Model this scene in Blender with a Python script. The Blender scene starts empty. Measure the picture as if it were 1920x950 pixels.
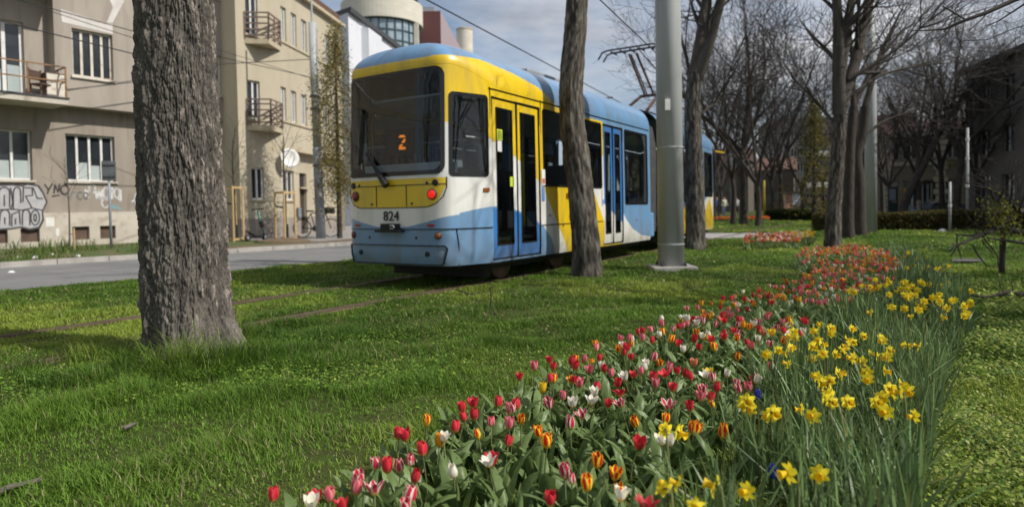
import bpy, math, random
import numpy as np
from mathutils import Vector, Matrix, noise, Euler

random.seed(7)
RNG = np.random.default_rng(11)
SC = bpy.context.scene
COL = SC.collection
R = math.radians

# ------------------------------------------------------------------ camera
FPX, CX, CY, HCAM = 1200.0, 960.0, 423.0, 1.08
PITCH, ROLL = math.atan(34.0 / FPX), 0.0165
_F = Vector((0, math.cos(PITCH), -math.sin(PITCH)))
_R0 = Vector((1, 0, 0))
_U0 = Vector((0, math.sin(PITCH), math.cos(PITCH)))
_R = _R0 * math.cos(ROLL) - _U0 * math.sin(ROLL)
_U = _R0 * math.sin(ROLL) + _U0 * math.cos(ROLL)
CAM = Vector((0, 0, HCAM))


def ray(px, py):
    return _F + _R * ((px - CX) / FPX) + _U * ((CY - py) / FPX)


def G(px, py, z=0.0):
    """point of the horizontal plane z seen at a photograph pixel"""
    d = ray(px, py)
    return CAM + d * ((z - HCAM) / d.z)


def D(px, py, Y):
    """point at forward distance Y seen at a photograph pixel"""
    d = ray(px, py)
    return CAM + d * (Y / d.y)


def proj(p):
    v = Vector(p) - CAM
    k = v.dot(_F)
    return CX + FPX * v.dot(_R) / k, CY - FPX * v.dot(_U) / k


cam_d = bpy.data.cameras.new('camera')
cam = bpy.data.objects.new('camera', cam_d)
COL.objects.link(cam)
M = Matrix.Identity(4)
for i in range(3):
    M[i][0], M[i][1], M[i][2] = _R[i], _U[i], -_F[i]
M.translation = CAM
cam.matrix_world = M
cam_d.sensor_width = 36
cam_d.lens = 36 * FPX / 1920
cam_d.shift_y = -(475 - CY) / 1920
cam_d.clip_start = 0.05
cam_d.clip_end = 2000
cam_d.dof.use_dof = True
cam_d.dof.focus_distance = 3.5
cam_d.dof.aperture_fstop = 1.9
SC.camera = cam

# ------------------------------------------------------------------ light
SUN_AZ, SUN_EL = R(112), R(44)
w = bpy.data.worlds.new('World')
SC.world = w
w.use_nodes = True
nt = w.node_tree
nt.nodes.clear()
N = nt.nodes.new
out = N('ShaderNodeOutputWorld')
bg = N('ShaderNodeBackground')
bg.inputs['Strength'].default_value = 0.108
sky = N('ShaderNodeTexSky')
sky.sky_type = 'NISHITA'
sky.sun_disc = False
sky.sun_elevation = SUN_EL
sky.sun_rotation = SUN_AZ
sky.air_density = 1.0
sky.dust_density = 1.2
sky.ozone_density = 1.5
tc = N('ShaderNodeTexCoord')
mp = N('ShaderNodeMapping')
mp.inputs['Scale'].default_value = (1.0, 1.0, 3.2)
mp.inputs['Location'].default_value = (0.35, 0.1, 0.0)
nz = N('ShaderNodeTexNoise')
nz.inputs['Scale'].default_value = 2.6
nz.inputs['Detail'].default_value = 7
nz.inputs['Roughness'].default_value = 0.55
cr = N('ShaderNodeValToRGB')
cr.color_ramp.elements[0].position = 0.34
cr.color_ramp.elements[0].color = (0, 0, 0, 1)
cr.color_ramp.elements[1].position = 0.60
cr.color_ramp.elements[1].color = (0.95, 0.95, 0.95, 1)
nz2 = N('ShaderNodeTexNoise')
nz2.inputs['Scale'].default_value = 4.5
nz2.inputs['Detail'].default_value = 5
cr2 = N('ShaderNodeValToRGB')
cr2.color_ramp.elements[0].position = 0.32
cr2.color_ramp.elements[0].color = (3.5, 3.75, 4.3, 1)
cr2.color_ramp.elements[1].position = 0.68
cr2.color_ramp.elements[1].color = (8.6, 8.6, 8.8, 1)
mx = N('ShaderNodeMixRGB')
L = nt.links.new
L(tc.outputs['Generated'], mp.inputs['Vector'])
L(mp.outputs[0], nz.inputs['Vector'])
L(mp.outputs[0], nz2.inputs['Vector'])
L(nz.outputs['Fac'], cr.inputs['Fac'])
L(nz2.outputs['Fac'], cr2.inputs['Fac'])
L(cr.outputs['Color'], mx.inputs['Fac'])
L(sky.outputs[0], mx.inputs['Color1'])
L(cr2.outputs['Color'], mx.inputs['Color2'])
L(mx.outputs[0], bg.inputs['Color'])
L(bg.outputs[0], out.inputs['Surface'])

sl = bpy.data.lights.new('sun', 'SUN')
sl.energy = 4.3
sl.angle = R(0.55)
sl.color = (1.0, 0.945, 0.86)
so = bpy.data.objects.new('sun', sl)
COL.objects.link(so)
tosun = Vector((math.sin(SUN_AZ) * math.cos(SUN_EL), math.cos(SUN_AZ) * math.cos(SUN_EL), math.sin(SUN_EL)))
so.rotation_euler = tosun.to_track_quat('Z', 'Y').to_euler()
so.location = (20, -8, 30)

vs = SC.view_settings
SC.display_settings.display_device = 'sRGB'
vs.view_transform = 'Standard'
vs.look = 'None'
vs.gamma = 1
vs.exposure = 0.06
vs.use_curve_mapping = False


# ------------------------------------------------------------------ materials
def srgb(h):
    h = h.lstrip('#')
    c = [int(h[i:i + 2], 16) / 255 for i in (0, 2, 4)]
    return tuple(x / 12.92 if x <= 0.04045 else ((x + 0.055) / 1.055) ** 2.4 for x in c)


def newmat(name):
    m = bpy.data.materials.new(name)
    m.use_nodes = True
    return m, m.node_tree, m.node_tree.nodes['Principled BSDF']


def pm(name, c1, c2=None, scale=6.0, rough=0.75, bump=0.0, bscale=None, metal=0.0, stretch=(1, 1, 1), coords='Object',
       detail=5, spec=0.4, lo=0.35, hi=0.65, bdist=0.02, extra=None):
    """painted / stone-like surface: two colours mixed by noise, optional bump and a third stain colour"""
    m, t, b = newmat(name)
    b.inputs['Roughness'].default_value = rough
    b.inputs['Metallic'].default_value = metal
    b.inputs['Specular IOR Level'].default_value = spec
    tc = t.nodes.new('ShaderNodeTexCoord')
    mp = t.nodes.new('ShaderNodeMapping')
    mp.inputs['Scale'].default_value = stretch
    t.links.new(tc.outputs[coords], mp.inputs['Vector'])
    if c2 is None:
        c2 = tuple(x * 0.86 for x in c1)
    nz = t.nodes.new('ShaderNodeTexNoise')
    nz.inputs['Scale'].default_value = scale
    nz.inputs['Detail'].default_value = detail
    nz.inputs['Roughness'].default_value = 0.6
    t.links.new(mp.outputs[0], nz.inputs['Vector'])
    cr = t.nodes.new('ShaderNodeValToRGB')
    cr.color_ramp.elements[0].position = lo
    cr.color_ramp.elements[1].position = hi
    cr.color_ramp.elements[0].color = (*c1, 1)
    cr.color_ramp.elements[1].color = (*c2, 1)
    t.links.new(nz.outputs['Fac'], cr.inputs['Fac'])
    last = cr.outputs['Color']
    if extra:
        c3, sc3, lo3, hi3 = extra
        n3 = t.nodes.new('ShaderNodeTexNoise')
        n3.inputs['Scale'].default_value = sc3
        n3.inputs['Detail'].default_value = 6
        t.links.new(mp.outputs[0], n3.inputs['Vector'])
        mr = t.nodes.new('ShaderNodeMapRange')
        mr.inputs['From Min'].default_value = lo3
        mr.inputs['From Max'].default_value = hi3
        t.links.new(n3.outputs['Fac'], mr.inputs['Value'])
        mx = t.nodes.new('ShaderNodeMixRGB')
        mx.inputs['Color2'].default_value = (*c3, 1)
        t.links.new(mr.outputs[0], mx.inputs['Fac'])
        t.links.new(last, mx.inputs['Color1'])
        last = mx.outputs[0]
    t.links.new(last, b.inputs['Base Color'])
    if bump:
        nb = t.nodes.new('ShaderNodeTexNoise')
        nb.inputs['Scale'].default_value = bscale or scale * 6
        nb.inputs['Detail'].default_value = 6
        t.links.new(mp.outputs[0], nb.inputs['Vector'])
        bp = t.nodes.new('ShaderNodeBump')
        bp.inputs['Strength'].default_value = bump
        bp.inputs['Distance'].default_value = bdist
        t.links.new(nb.outputs['Fac'], bp.inputs['Height'])
        t.links.new(bp.outputs[0], b.inputs['Normal'])
    return m


def leafmat(name, base, trans=0.35, rough=0.5, attr=False, vary=0.25, spec=0.25, uvramp=None):
    """thin plant surface: diffuse + gloss with some light passing through; colour from an attribute, a UV ramp or the object"""
    m, t, b = newmat(name)
    b.inputs['Roughness'].default_value = rough
    b.inputs['Specular IOR Level'].default_value = spec
    if attr:
        a = t.nodes.new('ShaderNodeAttribute')
        a.attribute_name = 'Col'
        c = a.outputs['Color']
    else:
        oi = t.nodes.new('ShaderNodeObjectInfo')
        hs = t.nodes.new('ShaderNodeHueSaturation')
        mr = t.nodes.new('ShaderNodeMapRange')
        mr.inputs['To Min'].default_value = 1 - vary
        mr.inputs['To Max'].default_value = 1 + vary
        t.links.new(oi.outputs['Random'], mr.inputs['Value'])
        t.links.new(mr.outputs[0], hs.inputs['Value'])
        hs.inputs['Color'].default_value = (*base, 1)
        if uvramp:
            t.links.new(uvramp(t), hs.inputs['Color'])
        c = hs.outputs[0]
    t.links.new(c, b.inputs['Base Color'])
    tr = t.nodes.new('ShaderNodeBsdfTranslucent')
    t.links.new(c, tr.inputs['Color'])
    mx = t.nodes.new('ShaderNodeMixShader')
    mx.inputs['Fac'].default_value = trans
    t.links.new(b.outputs[0], mx.inputs[1])
    t.links.new(tr.outputs[0], mx.inputs[2])
    t.links.new(mx.outputs[0], t.nodes['Material Output'].inputs['Surface'])
    return m


def glassmat(name, tint, refl=1.5, rough=0.02):
    """window glass one can see through: tinted pass-through plus a fresnel reflection"""
    m, t, b = newmat(name)
    t.nodes.remove(b)
    tr = t.nodes.new('ShaderNodeBsdfTransparent')
    tr.inputs['Color'].default_value = (*tint, 1)
    gl = t.nodes.new('ShaderNodeBsdfGlossy')
    gl.inputs['Roughness'].default_value = rough
    fr = t.nodes.new('ShaderNodeFresnel')
    fr.inputs['IOR'].default_value = refl
    mx = t.nodes.new('ShaderNodeMixShader')
    t.links.new(fr.outputs[0], mx.inputs[0])
    t.links.new(tr.outputs[0], mx.inputs[1])
    t.links.new(gl.outputs[0], mx.inputs[2])
    t.links.new(mx.outputs[0], t.nodes['Material Output'].inputs['Surface'])
    return m


def emitmat(name, c, s):
    m, t, b = newmat(name)
    b.inputs['Base Color'].default_value = (*[x * 0.3 for x in c], 1)
    b.inputs['Emission Color'].default_value = (*c, 1)
    b.inputs['Emission Strength'].default_value = s
    return m


def darkglass(name, c=(0.03, 0.036, 0.04), c2=None, rough=0.06):
    m = pm(name, c, c2 or tuple(x * 1.8 for x in c), scale=1.3, rough=rough, spec=0.6)
    return m


# ------------------------------------------------------------------ mesh building
class MB:
    """collects shapes; build() links them as ONE mesh object"""

    def __init__(s):
        s.v, s.f = [], []

    def add(s, V, F):
        o = len(s.v)
        s.v.extend([tuple(p) for p in V])
        s.f.extend([tuple(i + o for i in f) for f in F])
        return s

    def box(s, c, d, rz=0.0, rx=0.0, ry=0.0):
        m = Matrix.Translation(c) @ Euler((rx, ry, rz)).to_matrix().to_4x4()
        h = [x / 2 for x in d]
        V = [m @ Vector((sx * h[0], sy * h[1], sz * h[2])) for sx in (-1, 1) for sy in (-1, 1) for sz in (-1, 1)]
        return s.add(V, [(0, 1, 3, 2), (4, 6, 7, 5), (0, 4, 5, 1), (2, 3, 7, 6), (0, 2, 6, 4), (1, 5, 7, 3)])

    def bx(s, a, b):
        return s.box([(x + y) / 2 for x, y in zip(a, b)], [abs(y - x) for x, y in zip(a, b)])

    def bar(s, p, q, wd, ht=None):
        """square bar from p to q"""
        p, q = Vector(p), Vector(q)
        d = (q - p).normalized()
        up = Vector((0, 0, 1)) if abs(d.z) < 0.9 else Vector((1, 0, 0))
        a = d.cross(up).normalized() * (wd / 2)
        b = a.cross(d).normalized() * ((ht or wd) / 2)
        V = [e + sa * a + sb * b for e in (p, q) for sa, sb in ((-1, -1), (1, -1), (1, 1), (-1, 1))]
        return s.add(V, [(0, 1, 2, 3), (7, 6, 5, 4), (0, 4, 5, 1), (1, 5, 6, 2), (2, 6, 7, 3), (3, 7, 4, 0)])

    def tube(s, pts, r, n=8, cap=True):
        pts = [Vector(p) for p in pts]
        if not hasattr(r, '__len__'):
            r = [r] * len(pts)
        o = len(s.v)
        pa = None
        for i, p in enumerate(pts):
            t = (pts[min(i + 1, len(pts) - 1)] - pts[max(i - 1, 0)]).normalized()
            if pa is None:
                up = Vector((0, 0, 1)) if abs(t.z) < 0.9 else Vector((1, 0, 0))
                pa = t.cross(up).normalized()
            else:
                pa = (pa - t * pa.dot(t)).normalized()
            pb = t.cross(pa)
            for k in range(n):
                a = 2 * math.pi * k / n
                s.v.append(tuple(p + (pa * math.cos(a) + pb * math.sin(a)) * r[i]))
        for i in range(len(pts) - 1):
            for k in range(n):
                k2 = (k + 1) % n
                s.f.append((o + i * n + k, o + i * n + k2, o + (i + 1) * n + k2, o + (i + 1) * n + k))
        if cap:
            s.f.append(tuple(o + k for k in range(n))[::-1])
            e = o + (len(pts) - 1) * n
            s.f.append(tuple(e + k for k in range(n)))
        return s

    def lathe(s, prof, c=(0, 0, 0), n=24, ax='z'):
        """profile [(radius, height)] turned about an axis through c"""
        o = len(s.v)
        for r, h in prof:
            for k in range(n):
                a = 2 * math.pi * k / n
                x, y = r * math.cos(a), r * math.sin(a)
                p = (x, y, h) if ax == 'z' else ((x, h, y) if ax == 'y' else (h, x, y))
                s.v.append((p[0] + c[0], p[1] + c[1], p[2] + c[2]))
        for i in range(len(prof) - 1):
            for k in range(n):
                k2 = (k + 1) % n
                s.f.append((o + i * n + k, o + i * n + k2, o + (i + 1) * n + k2, o + (i + 1) * n + k))
        s.f.append(tuple(o + k for k in range(n))[::-1])
        e = o + (len(prof) - 1) * n
        s.f.append(tuple(e + k for k in range(n)))
        return s

    def prism(s, poly, z0, z1):
        n = len(poly)
        V = [(x, y, z0) for x, y in poly] + [(x, y, z1) for x, y in poly]
        F = [tuple(range(n))[::-1], tuple(range(n, 2 * n))]
        F += [(i, (i + 1) % n, n + (i + 1) % n, n + i) for i in range(n)]
        return s.add(V, F)

    def quad(s, a, b, c, d):
        return s.add([a, b, c, d], [(0, 1, 2, 3)])

    def xf(s, m):
        s.v = [tuple(m @ Vector(p)) for p in s.v]
        return s

    def build(s, name, mat, parent=None, smooth=False, bevel=0.0):
        me = bpy.data.meshes.new(name)
        me.from_pydata(s.v, [], s.f)
        me.materials.append(mat)
        if smooth:
            me.polygons.foreach_set('use_smooth', [True] * len(me.polygons))
        me.update()
        o = bpy.data.objects.new(name, me)
        COL.objects.link(o)
        if parent is not None:
            o.parent = parent
        if bevel:
            b = o.modifiers.new('bevel', 'BEVEL')
            b.width = bevel
            b.segments = 2
            b.limit_method = 'ANGLE'
        return o


def mesh_np(name, V, F, mats, uv=None, col=None, coldom='POINT', smooth=False, midx=None):
    """mesh from arrays; F is (m,3) or (m,4)"""
    me = bpy.data.meshes.new(name)
    V = np.asarray(V, np.float32)
    F = np.asarray(F, np.int32)
    k = F.shape[1]
    me.vertices.add(len(V))
    me.vertices.foreach_set('co', V.ravel())
    me.loops.add(F.size)
    me.loops.foreach_set('vertex_index', F.ravel())
    me.polygons.add(len(F))
    me.polygons.foreach_set('loop_start', np.arange(0, F.size, k, dtype=np.int32))
    for m in (mats if isinstance(mats, (list, tuple)) else [mats]):
        me.materials.append(m)
    if midx is not None:
        me.polygons.foreach_set('material_index', np.asarray(midx, np.int32))
    if smooth:
        me.polygons.foreach_set('use_smooth', np.ones(len(F), bool))
    if uv is not None:
        l = me.uv_layers.new(name='UVMap')
        l.data.foreach_set('uv', np.asarray(uv, np.float32)[F.ravel()].ravel())
    if col is not None:
        a = me.attributes.new('Col', 'FLOAT_COLOR', coldom)
        c = np.ones((len(col), 4), np.float32)
        c[:, :3] = col
        a.data.foreach_set('color', c.ravel())
    me.update(calc_edges=True)
    return me


def link(name, me, parent=None):
    o = bpy.data.objects.new(name, me)
    COL.objects.link(o)
    if parent is not None:
        o.parent = parent
    return o


def tag(o, label=None, cat=None, group=None, kind=None):
    if label:
        o['label'] = label
    if cat:
        o['category'] = cat
    if group:
        o['group'] = group
    if kind:
        o['kind'] = kind
    return o


def thing(name, label, cat, loc=(0, 0, 0), rz=0.0, group=None):
    o = bpy.data.objects.new(name, None)
    o.empty_display_size = 0.2
    COL.objects.link(o)
    o.location = loc
    o.rotation_euler = (0, 0, rz)
    return tag(o, label, cat, group)


def copy_tree(o, parent=None):
    c = o.copy()
    COL.objects.link(c)
    c.parent = parent
    for ch in list(o.children):
        copy_tree(ch, c)
    return c


def az(a):
    """unit ground vector at an azimuth (degrees right of the view direction)"""
    return Vector((math.sin(R(a)), math.cos(R(a)), 0))


# shared materials
M_white = pm('white_paint', (0.72, 0.72, 0.69), (0.60, 0.60, 0.57), rough=0.45)
M_black = pm('black_rubber', (0.012, 0.012, 0.013), (0.02, 0.02, 0.02), rough=0.6)
M_dark = pm('dark_metal', (0.035, 0.035, 0.038), (0.06, 0.06, 0.06), rough=0.5)
M_steel = pm('galvanised_steel', (0.34, 0.36, 0.37), (0.27, 0.285, 0.295), scale=3, rough=0.45, metal=0.25, stretch=(3, 3, .6))
M_pane = darkglass('window_glass', (0.018, 0.022, 0.026))
M_curtain = pm('frosted_pane', (0.42, 0.47, 0.46), (0.34, 0.40, 0.40), scale=2, rough=0.35)
M_rust = pm('rusty_railing', (0.30, 0.17, 0.07), (0.20, 0.10, 0.05), scale=9, rough=0.7)
M_woodstake = pm('pale_timber', (0.55, 0.40, 0.20), (0.42, 0.29, 0.14), scale=8, rough=0.8, stretch=(1, 1, .2))
# ================================================================== ground, road
def ground_mat():
    m, t, b = newmat('lawn_soil')
    b.inputs['Roughness'].default_value = 0.95
    b.inputs['Specular IOR Level'].default_value = 0.1
    tc = t.nodes.new('ShaderNodeTexCoord')
    def nz(scale, det, lo, hi):
        n = t.nodes.new('ShaderNodeTexNoise')
        n.inputs['Scale'].default_value = scale
        n.inputs['Detail'].default_value = det
        n.inputs['Roughness'].default_value = 0.65
        t.links.new(tc.outputs['Object'], n.inputs['Vector'])
        r = t.nodes.new('ShaderNodeMapRange')
        r.inputs['From Min'].default_value = lo
        r.inputs['From Max'].default_value = hi
        t.links.new(n.outputs['Fac'], r.inputs['Value'])
        return r.outputs[0], n.outputs['Fac']
    def mix(f, a, c):
        x = t.nodes.new('ShaderNodeMixRGB')
        t.links.new(f, x.inputs['Fac'])
        if isinstance(a, tuple):
            x.inputs['Color1'].default_value = (*a, 1)
        else:
            t.links.new(a, x.inputs['Color1'])
        x.inputs['Color2'].default_value = (*c, 1)
        return x.outputs[0]
    f1, _ = nz(0.55, 5, .38, .62)
    f2, h = nz(9.0, 6, .42, .62)
    f3, _ = nz(2.1, 6, .60, .72)
    c = mix(f1, (0.045, 0.072, 0.014), (0.085, 0.110, 0.024))
    c = mix(f2, c, (0.050, 0.050, 0.022))
    c = mix(f3, c, (0.12, 0.095, 0.05))
    t.links.new(c, b.inputs['Base Color'])
    bp = t.nodes.new('ShaderNodeBump')
    bp.inputs['Strength'].default_value = 0.8
    bp.inputs['Distance'].default_value = 0.04
    t.links.new(h, bp.inputs['Height'])
    t.links.new(bp.outputs[0], b.inputs['Normal'])
    return m


M_ground = ground_mat()
M_asphalt = pm('asphalt', (0.20, 0.20, 0.198), (0.155, 0.155, 0.152), scale=0.7, rough=0.9, bump=0.35, bscale=90, bdist=0.004,
               extra=((0.22, 0.215, 0.21), 14, .55, .8))
M_kerb = pm('kerb_stone', (0.42, 0.40, 0.37), (0.30, 0.285, 0.26), scale=4, rough=0.9, bump=0.3, bscale=60, bdist=0.004)
M_pave = pm('pavement', (0.30, 0.285, 0.27), (0.22, 0.205, 0.19), scale=2.2, rough=0.95, bump=0.3, bscale=50, bdist=0.004)
M_path = pm('path_gravel', (0.42, 0.40, 0.38), (0.34, 0.325, 0.31), scale=3, rough=0.95)
M_soil = pm('bare_soil', (0.17, 0.125, 0.08), (0.10, 0.072, 0.045), scale=7, rough=0.95, bump=0.6, bscale=30, bdist=0.02)
M_verge = pm('verge_turf', (0.06, 0.10, 0.02), (0.13, 0.11, 0.055), scale=1.6, rough=0.95, bump=0.6, bscale=25, bdist=0.03, lo=.45, hi=.62)


def sheet(name, poly, z, mat, kind='structure'):
    mb = MB()
    n = len(poly)
    mb.add([(p[0], p[1], z) for p in poly], [tuple(range(n))])
    o = mb.build(name, mat)
    tag(o, kind=kind)
    return o


def strip(name, left, right, z, mat):
    mb = MB()
    n = len(left)
    V = [(p[0], p[1], z) for p in left] + [(p[0], p[1], z) for p in right]
    mb.add(V, [(i, n + i, n + i + 1, i + 1) for i in range(n - 1)])
    o = mb.build(name, mat)
    return tag(o, kind='structure')


sheet('ground', [(-500, -60), (500, -60), (500, 900), (-500, 900)], 0.0, M_ground)
RA = 38.6
nb1, nb0 = G(660, 487), G(0, 546)
fb1, fb0 = G(660, 460), G(0, 503)
nd, fd = (nb1 - nb0).normalized(), (fb1 - fb0).normalized()
near_line = [nb0 - nd * 30, nb0, nb1, nb1 + az(26) * 10, nb1 + az(26) * 10 + az(16) * 80]
far_line = [fb0 - fd * 30, fb0, fb1, fb1 + az(22) * 10, fb1 + az(22) * 10 + az(10) * 80]
strip('road', far_line, near_line, 0.006, M_asphalt)


def side(p, d):
    return Vector((-d.y, d.x, 0)) * p


def offset_line(line, o):
    res = []
    for i, p in enumerate(line):
        d = (line[min(i + 1, len(line) - 1)] - line[max(i - 1, 0)]).normalized()
        res.append(p + Vector((-d.y, d.x, 0)) * o)
    return res


# kerb along the far side of the road, of single stones with joints
kb = MB()
for a, b in zip(far_line[:-1], far_line[1:]):
    d = (b - a).normalized()
    nrm = Vector((-d.y, d.x, 0))
    ln = (b - a).length
    k = 0.0
    while k < min(ln, 60):
        e = min(k + 0.985, ln)
        p, q = a + d * k, a + d * e
        h = 0.115 + 0.012 * random.random()
        V = []
        for pt in (p, q):
            for o, z in ((0, 0), (0, h), (.14, h), (.14, 0)):
                V.append(tuple(pt + nrm * o + Vector((0, 0, z))))
        kb.add(V, [(0, 1, 2, 3), (7, 6, 5, 4), (0, 4, 5, 1), (1, 5, 6, 2), (2, 6, 7, 3)])
        k += 1.0
tag(kb.build('kerb', M_kerb), kind='structure')

# the verge behind the kerb (turf on the left, trodden soil and pavement further along)
l1, l2 = offset_line(far_line, 0.14), offset_line(far_line, 14)
strip('verge', l2[:3], l1[:3], 0.105, M_verge)
strip('pavement', l2[2:], l1[2:], 0.107, M_pave)
sl1, sl2 = offset_line(far_line, 0.16), offset_line(far_line, 1.35)


def lerp_line(line, i, t):
    return line[i] + (line[i + 1] - line[i]) * t


strip('soil_strip', [lerp_line(sl2, 1, .6), sl2[2], lerp_line(sl2, 2, .6)], [lerp_line(sl1, 1, .6), sl1[2], lerp_line(sl1, 2, .6)], 0.112, M_soil)

M_slab = pm('old_concrete', (0.13, 0.125, 0.115), (0.09, 0.087, 0.08), scale=3, rough=.95)
# footpath crossing the lawn beyond the tram
sheet('path', [G(1240, 448), G(1388, 447), G(1442, 441.5), G(1436, 437), G(1240, 437)], 0.006, M_path)
sheet('concrete_slab', [G(1785, 493), G(1848, 493), G(1846, 487), G(1786, 487)], 0.03, M_slab)

# ------------------------------------------------------------------ tram track sunk in the lawn
TRAM_AZ = 32.0
T_A = az(TRAM_AZ)
T_L = Vector((T_A.y, -T_A.x, 0))
T_DOOR = Vector((-0.275, 8.70, 0))
T_O = T_DOOR - T_L * 1.125 - T_A * 0.90          # rear centre of the tram, on the ground
M_rail = pm('rail_steel', (0.16, 0.11, 0.08), (0.10, 0.07, 0.05), scale=5, rough=0.6, metal=0.4)
track_pts = []
for sgn in (-1, 1):
    c0 = T_O + T_L * (0.72 * sgn)
    pts = [c0 + T_A * 30, c0 + T_A * 3]
    p, a = c0 + T_A * 3, TRAM_AZ
    for i in range(40):
        a = min(a + 0.18, 36.5)
        p = p - az(a) * 0.5
        pts.append(p.copy())
    track_pts.append(pts)
for sgn, pts in zip((-1, 1), track_pts):
    mb = MB()
    for p, q in zip(pts[:-1], pts[1:]):
        dl = (q - p).normalized()
        for off, wdt, z in ((-.03, .05, .018), (.035, .022, .012)):
            o = Vector((dl.y, -dl.x, 0)) * off * sgn
            mb.bar(p + o + Vector((0, 0, z - .03)), q + o + Vector((0, 0, z - .03)), wdt, .06)
    o = mb.build('tram_rail', M_rail)
    tag(o, 'worn tram rail sunk in a brown groove, ' + ('nearer the road' if sgn < 0 else 'nearer the big trunk'), 'rail', 'rails of the tram track')
    lf, rt = (offset_line(pts, .13), offset_line(pts, -.11)) if sgn > 0 else (offset_line(pts, .07), offset_line(pts, -.06))
    strip('soil_groove', lf, rt, 0.005, M_soil)


# ================================================================== facades
class Facade:
    """a vertical wall plane on the ground: s runs along it, off is out of the wall, towards the street"""

    def __init__(f, p, azd, flip=1):
        f.p = Vector((p[0], p[1], 0))
        f.a = az(azd)
        f.n = Vector((f.a.y, -f.a.x, 0)) * flip
        f.flip = flip
        f.rz = math.atan2(f.a.y, f.a.x)

    def sz(f, px, py, off=0.0):
        d = ray(px, py)
        q = f.p + f.n * off - CAM
        t = q.dot(f.n) / d.dot(f.n)
        w = CAM + d * t
        return (w - f.p).dot(f.a), w.z

    def rect(f, x0, y0, x1, y1, off=0.0):
        """pixel box -> s0, s1, z0, z1 on the wall (heights read at its left edge)"""
        s0, z1 = f.sz(x0, y0, off)
        _, z0 = f.sz(x0, y1, off)
        s1, _ = f.sz(x1, y1, off)
        return s0, s1, z0, z1

    def pt(f, s, z, off=0.0):
        return f.p + f.a * s + f.n * off + Vector((0, 0, z))


def wall_grid(mb, s0, s1, z0, z1, off, ops, rev=0.16, fl=1):
    """local wall sheet (x = along, y = -off*fl) with real openings and their reveals"""
    S = sorted({s0, s1, *[o[0] for o in ops], *[o[1] for o in ops]})
    Z = sorted({z0, z1, *[o[2] for o in ops], *[o[3] for o in ops]})
    S = [x for x in S if s0 - 1e-6 <= x <= s1 + 1e-6]
    Z = [x for x in Z if z0 - 1e-6 <= x <= z1 + 1e-6]
    y = -off * fl
    yi = y + rev * fl
    for i in range(len(S) - 1):
        for j in range(len(Z) - 1):
            cs, cz = (S[i] + S[i + 1]) / 2, (Z[j] + Z[j + 1]) / 2
            if any(o[0] < cs < o[1] and o[2] < cz < o[3] for o in ops):
                continue
            mb.quad((S[i], y, Z[j]), (S[i + 1], y, Z[j]), (S[i + 1], y, Z[j + 1]), (S[i], y, Z[j + 1]))
    for a, b, c, d in ops:
        mb.quad((a, y, c), (a, y, d), (a, yi, d), (a, yi, c))
        mb.quad((b, y, c), (b, yi, c), (b, yi, d), (b, y, d))
        mb.quad((a, y, c), (a, yi, c), (b, yi, c), (b, y, c))
        mb.quad((a, y, d), (b, y, d), (b, yi, d), (a, yi, d))


def window(par, s0, s1, z0, z1, off, panes=3, rev=0.16, fl=1, mat=None, fw=0.055, sill=None, curtain=0.0, glass=None, name='window',
           curt=None):
    y = -off * fl + (rev - 0.03) * fl
    mb = MB()
    def b(xa, xb, za, zb, t=0.06):
        mb.bx((xa, y - t / 2, za), (xb, y + t / 2, zb))
    b(s0, s0 + fw, z0, z1); b(s1 - fw, s1, z0, z1)
    b(s0 + fw, s1 - fw, z0, z0 + fw); b(s0 + fw, s1 - fw, z1 - fw, z1)
    for k in range(1, panes):
        c = s0 + (s1 - s0) * k / panes
        b(c - fw * .6, c + fw * .6, z0 + fw, z1 - fw, 0.07)
    wo = mb.build(name, mat or M_white, par)
    MB().bx((s0 + .01, y + .015 * fl, z0 + .01), (s1 - .01, y + .03 * fl, z1 - .01)).build('pane', glass or M_pane, wo)
    if curtain:
        for k in range(panes):
            if curt and k not in curt:
                continue
            a = s0 + (s1 - s0) * k / panes + fw
            e = s0 + (s1 - s0) * (k + 1) / panes - fw
            MB().bx((a, y + .004 * fl, z0 + fw), (e, y + .014 * fl, z0 + fw + (z1 - z0) * curtain * random.uniform(.85, 1.1))).build('blind', M_curtain, wo)
    if sill:
        MB().bx((s0 - .06, -off * fl - .07 * fl, z0 - .07), (s1 + .06, y - .04 * fl, z0 - .004)).build('sill', sill, wo)
    return wo


# ------------------------------------------------------------------ grey-brown apartment house on the left
FA = Facade((-13.87, 20.25), 36.0)
M_grey = pm('weathered_render', (0.32, 0.28, 0.235), (0.25, 0.215, 0.18), scale=1.1, rough=0.95, bump=0.25, bscale=40, bdist=0.006,
            extra=((0.20, 0.165, 0.135), 2.6, .52, .75), stretch=(1.5, 1.5, .3))
M_greyup = pm('pale_render', (0.38, 0.34, 0.29), (0.30, 0.265, 0.225), scale=0.9, rough=0.95, bump=0.25, bscale=40, bdist=0.006,
              extra=((0.28, 0.245, 0.21), 2.0, .52, .72), stretch=(1.8, 1.8, .28))
M_plinth = pm('stone_plinth', (0.52, 0.48, 0.41), (0.42, 0.38, 0.32), scale=1.5, rough=0.9, bump=0.2, bscale=30, bdist=0.006,
              extra=((0.33, 0.28, 0.22), 3, .55, .75))
M_shut = pm('brown_shutter', (0.12, 0.075, 0.055), (0.08, 0.05, 0.04), scale=4, rough=0.7)
M_woodframe = pm('old_window_frame', (0.62, 0.58, 0.50), (0.36, 0.26, 0.17), scale=6, rough=0.7, lo=.5, hi=.75)
M_patch = pm('bare_plaster_patch', (0.62, 0.60, 0.57), (0.52, 0.49, 0.46), scale=3, rough=0.95)
BA = thing('apartment_house', 'shabby grey-brown apartment house with graffiti behind the big foreground trunk', 'apartment house', FA.p, FA.rz)
UP = 0.5
sL = FA.sz(-700, 400)[0]
sL = max(sL, -14)
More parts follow.
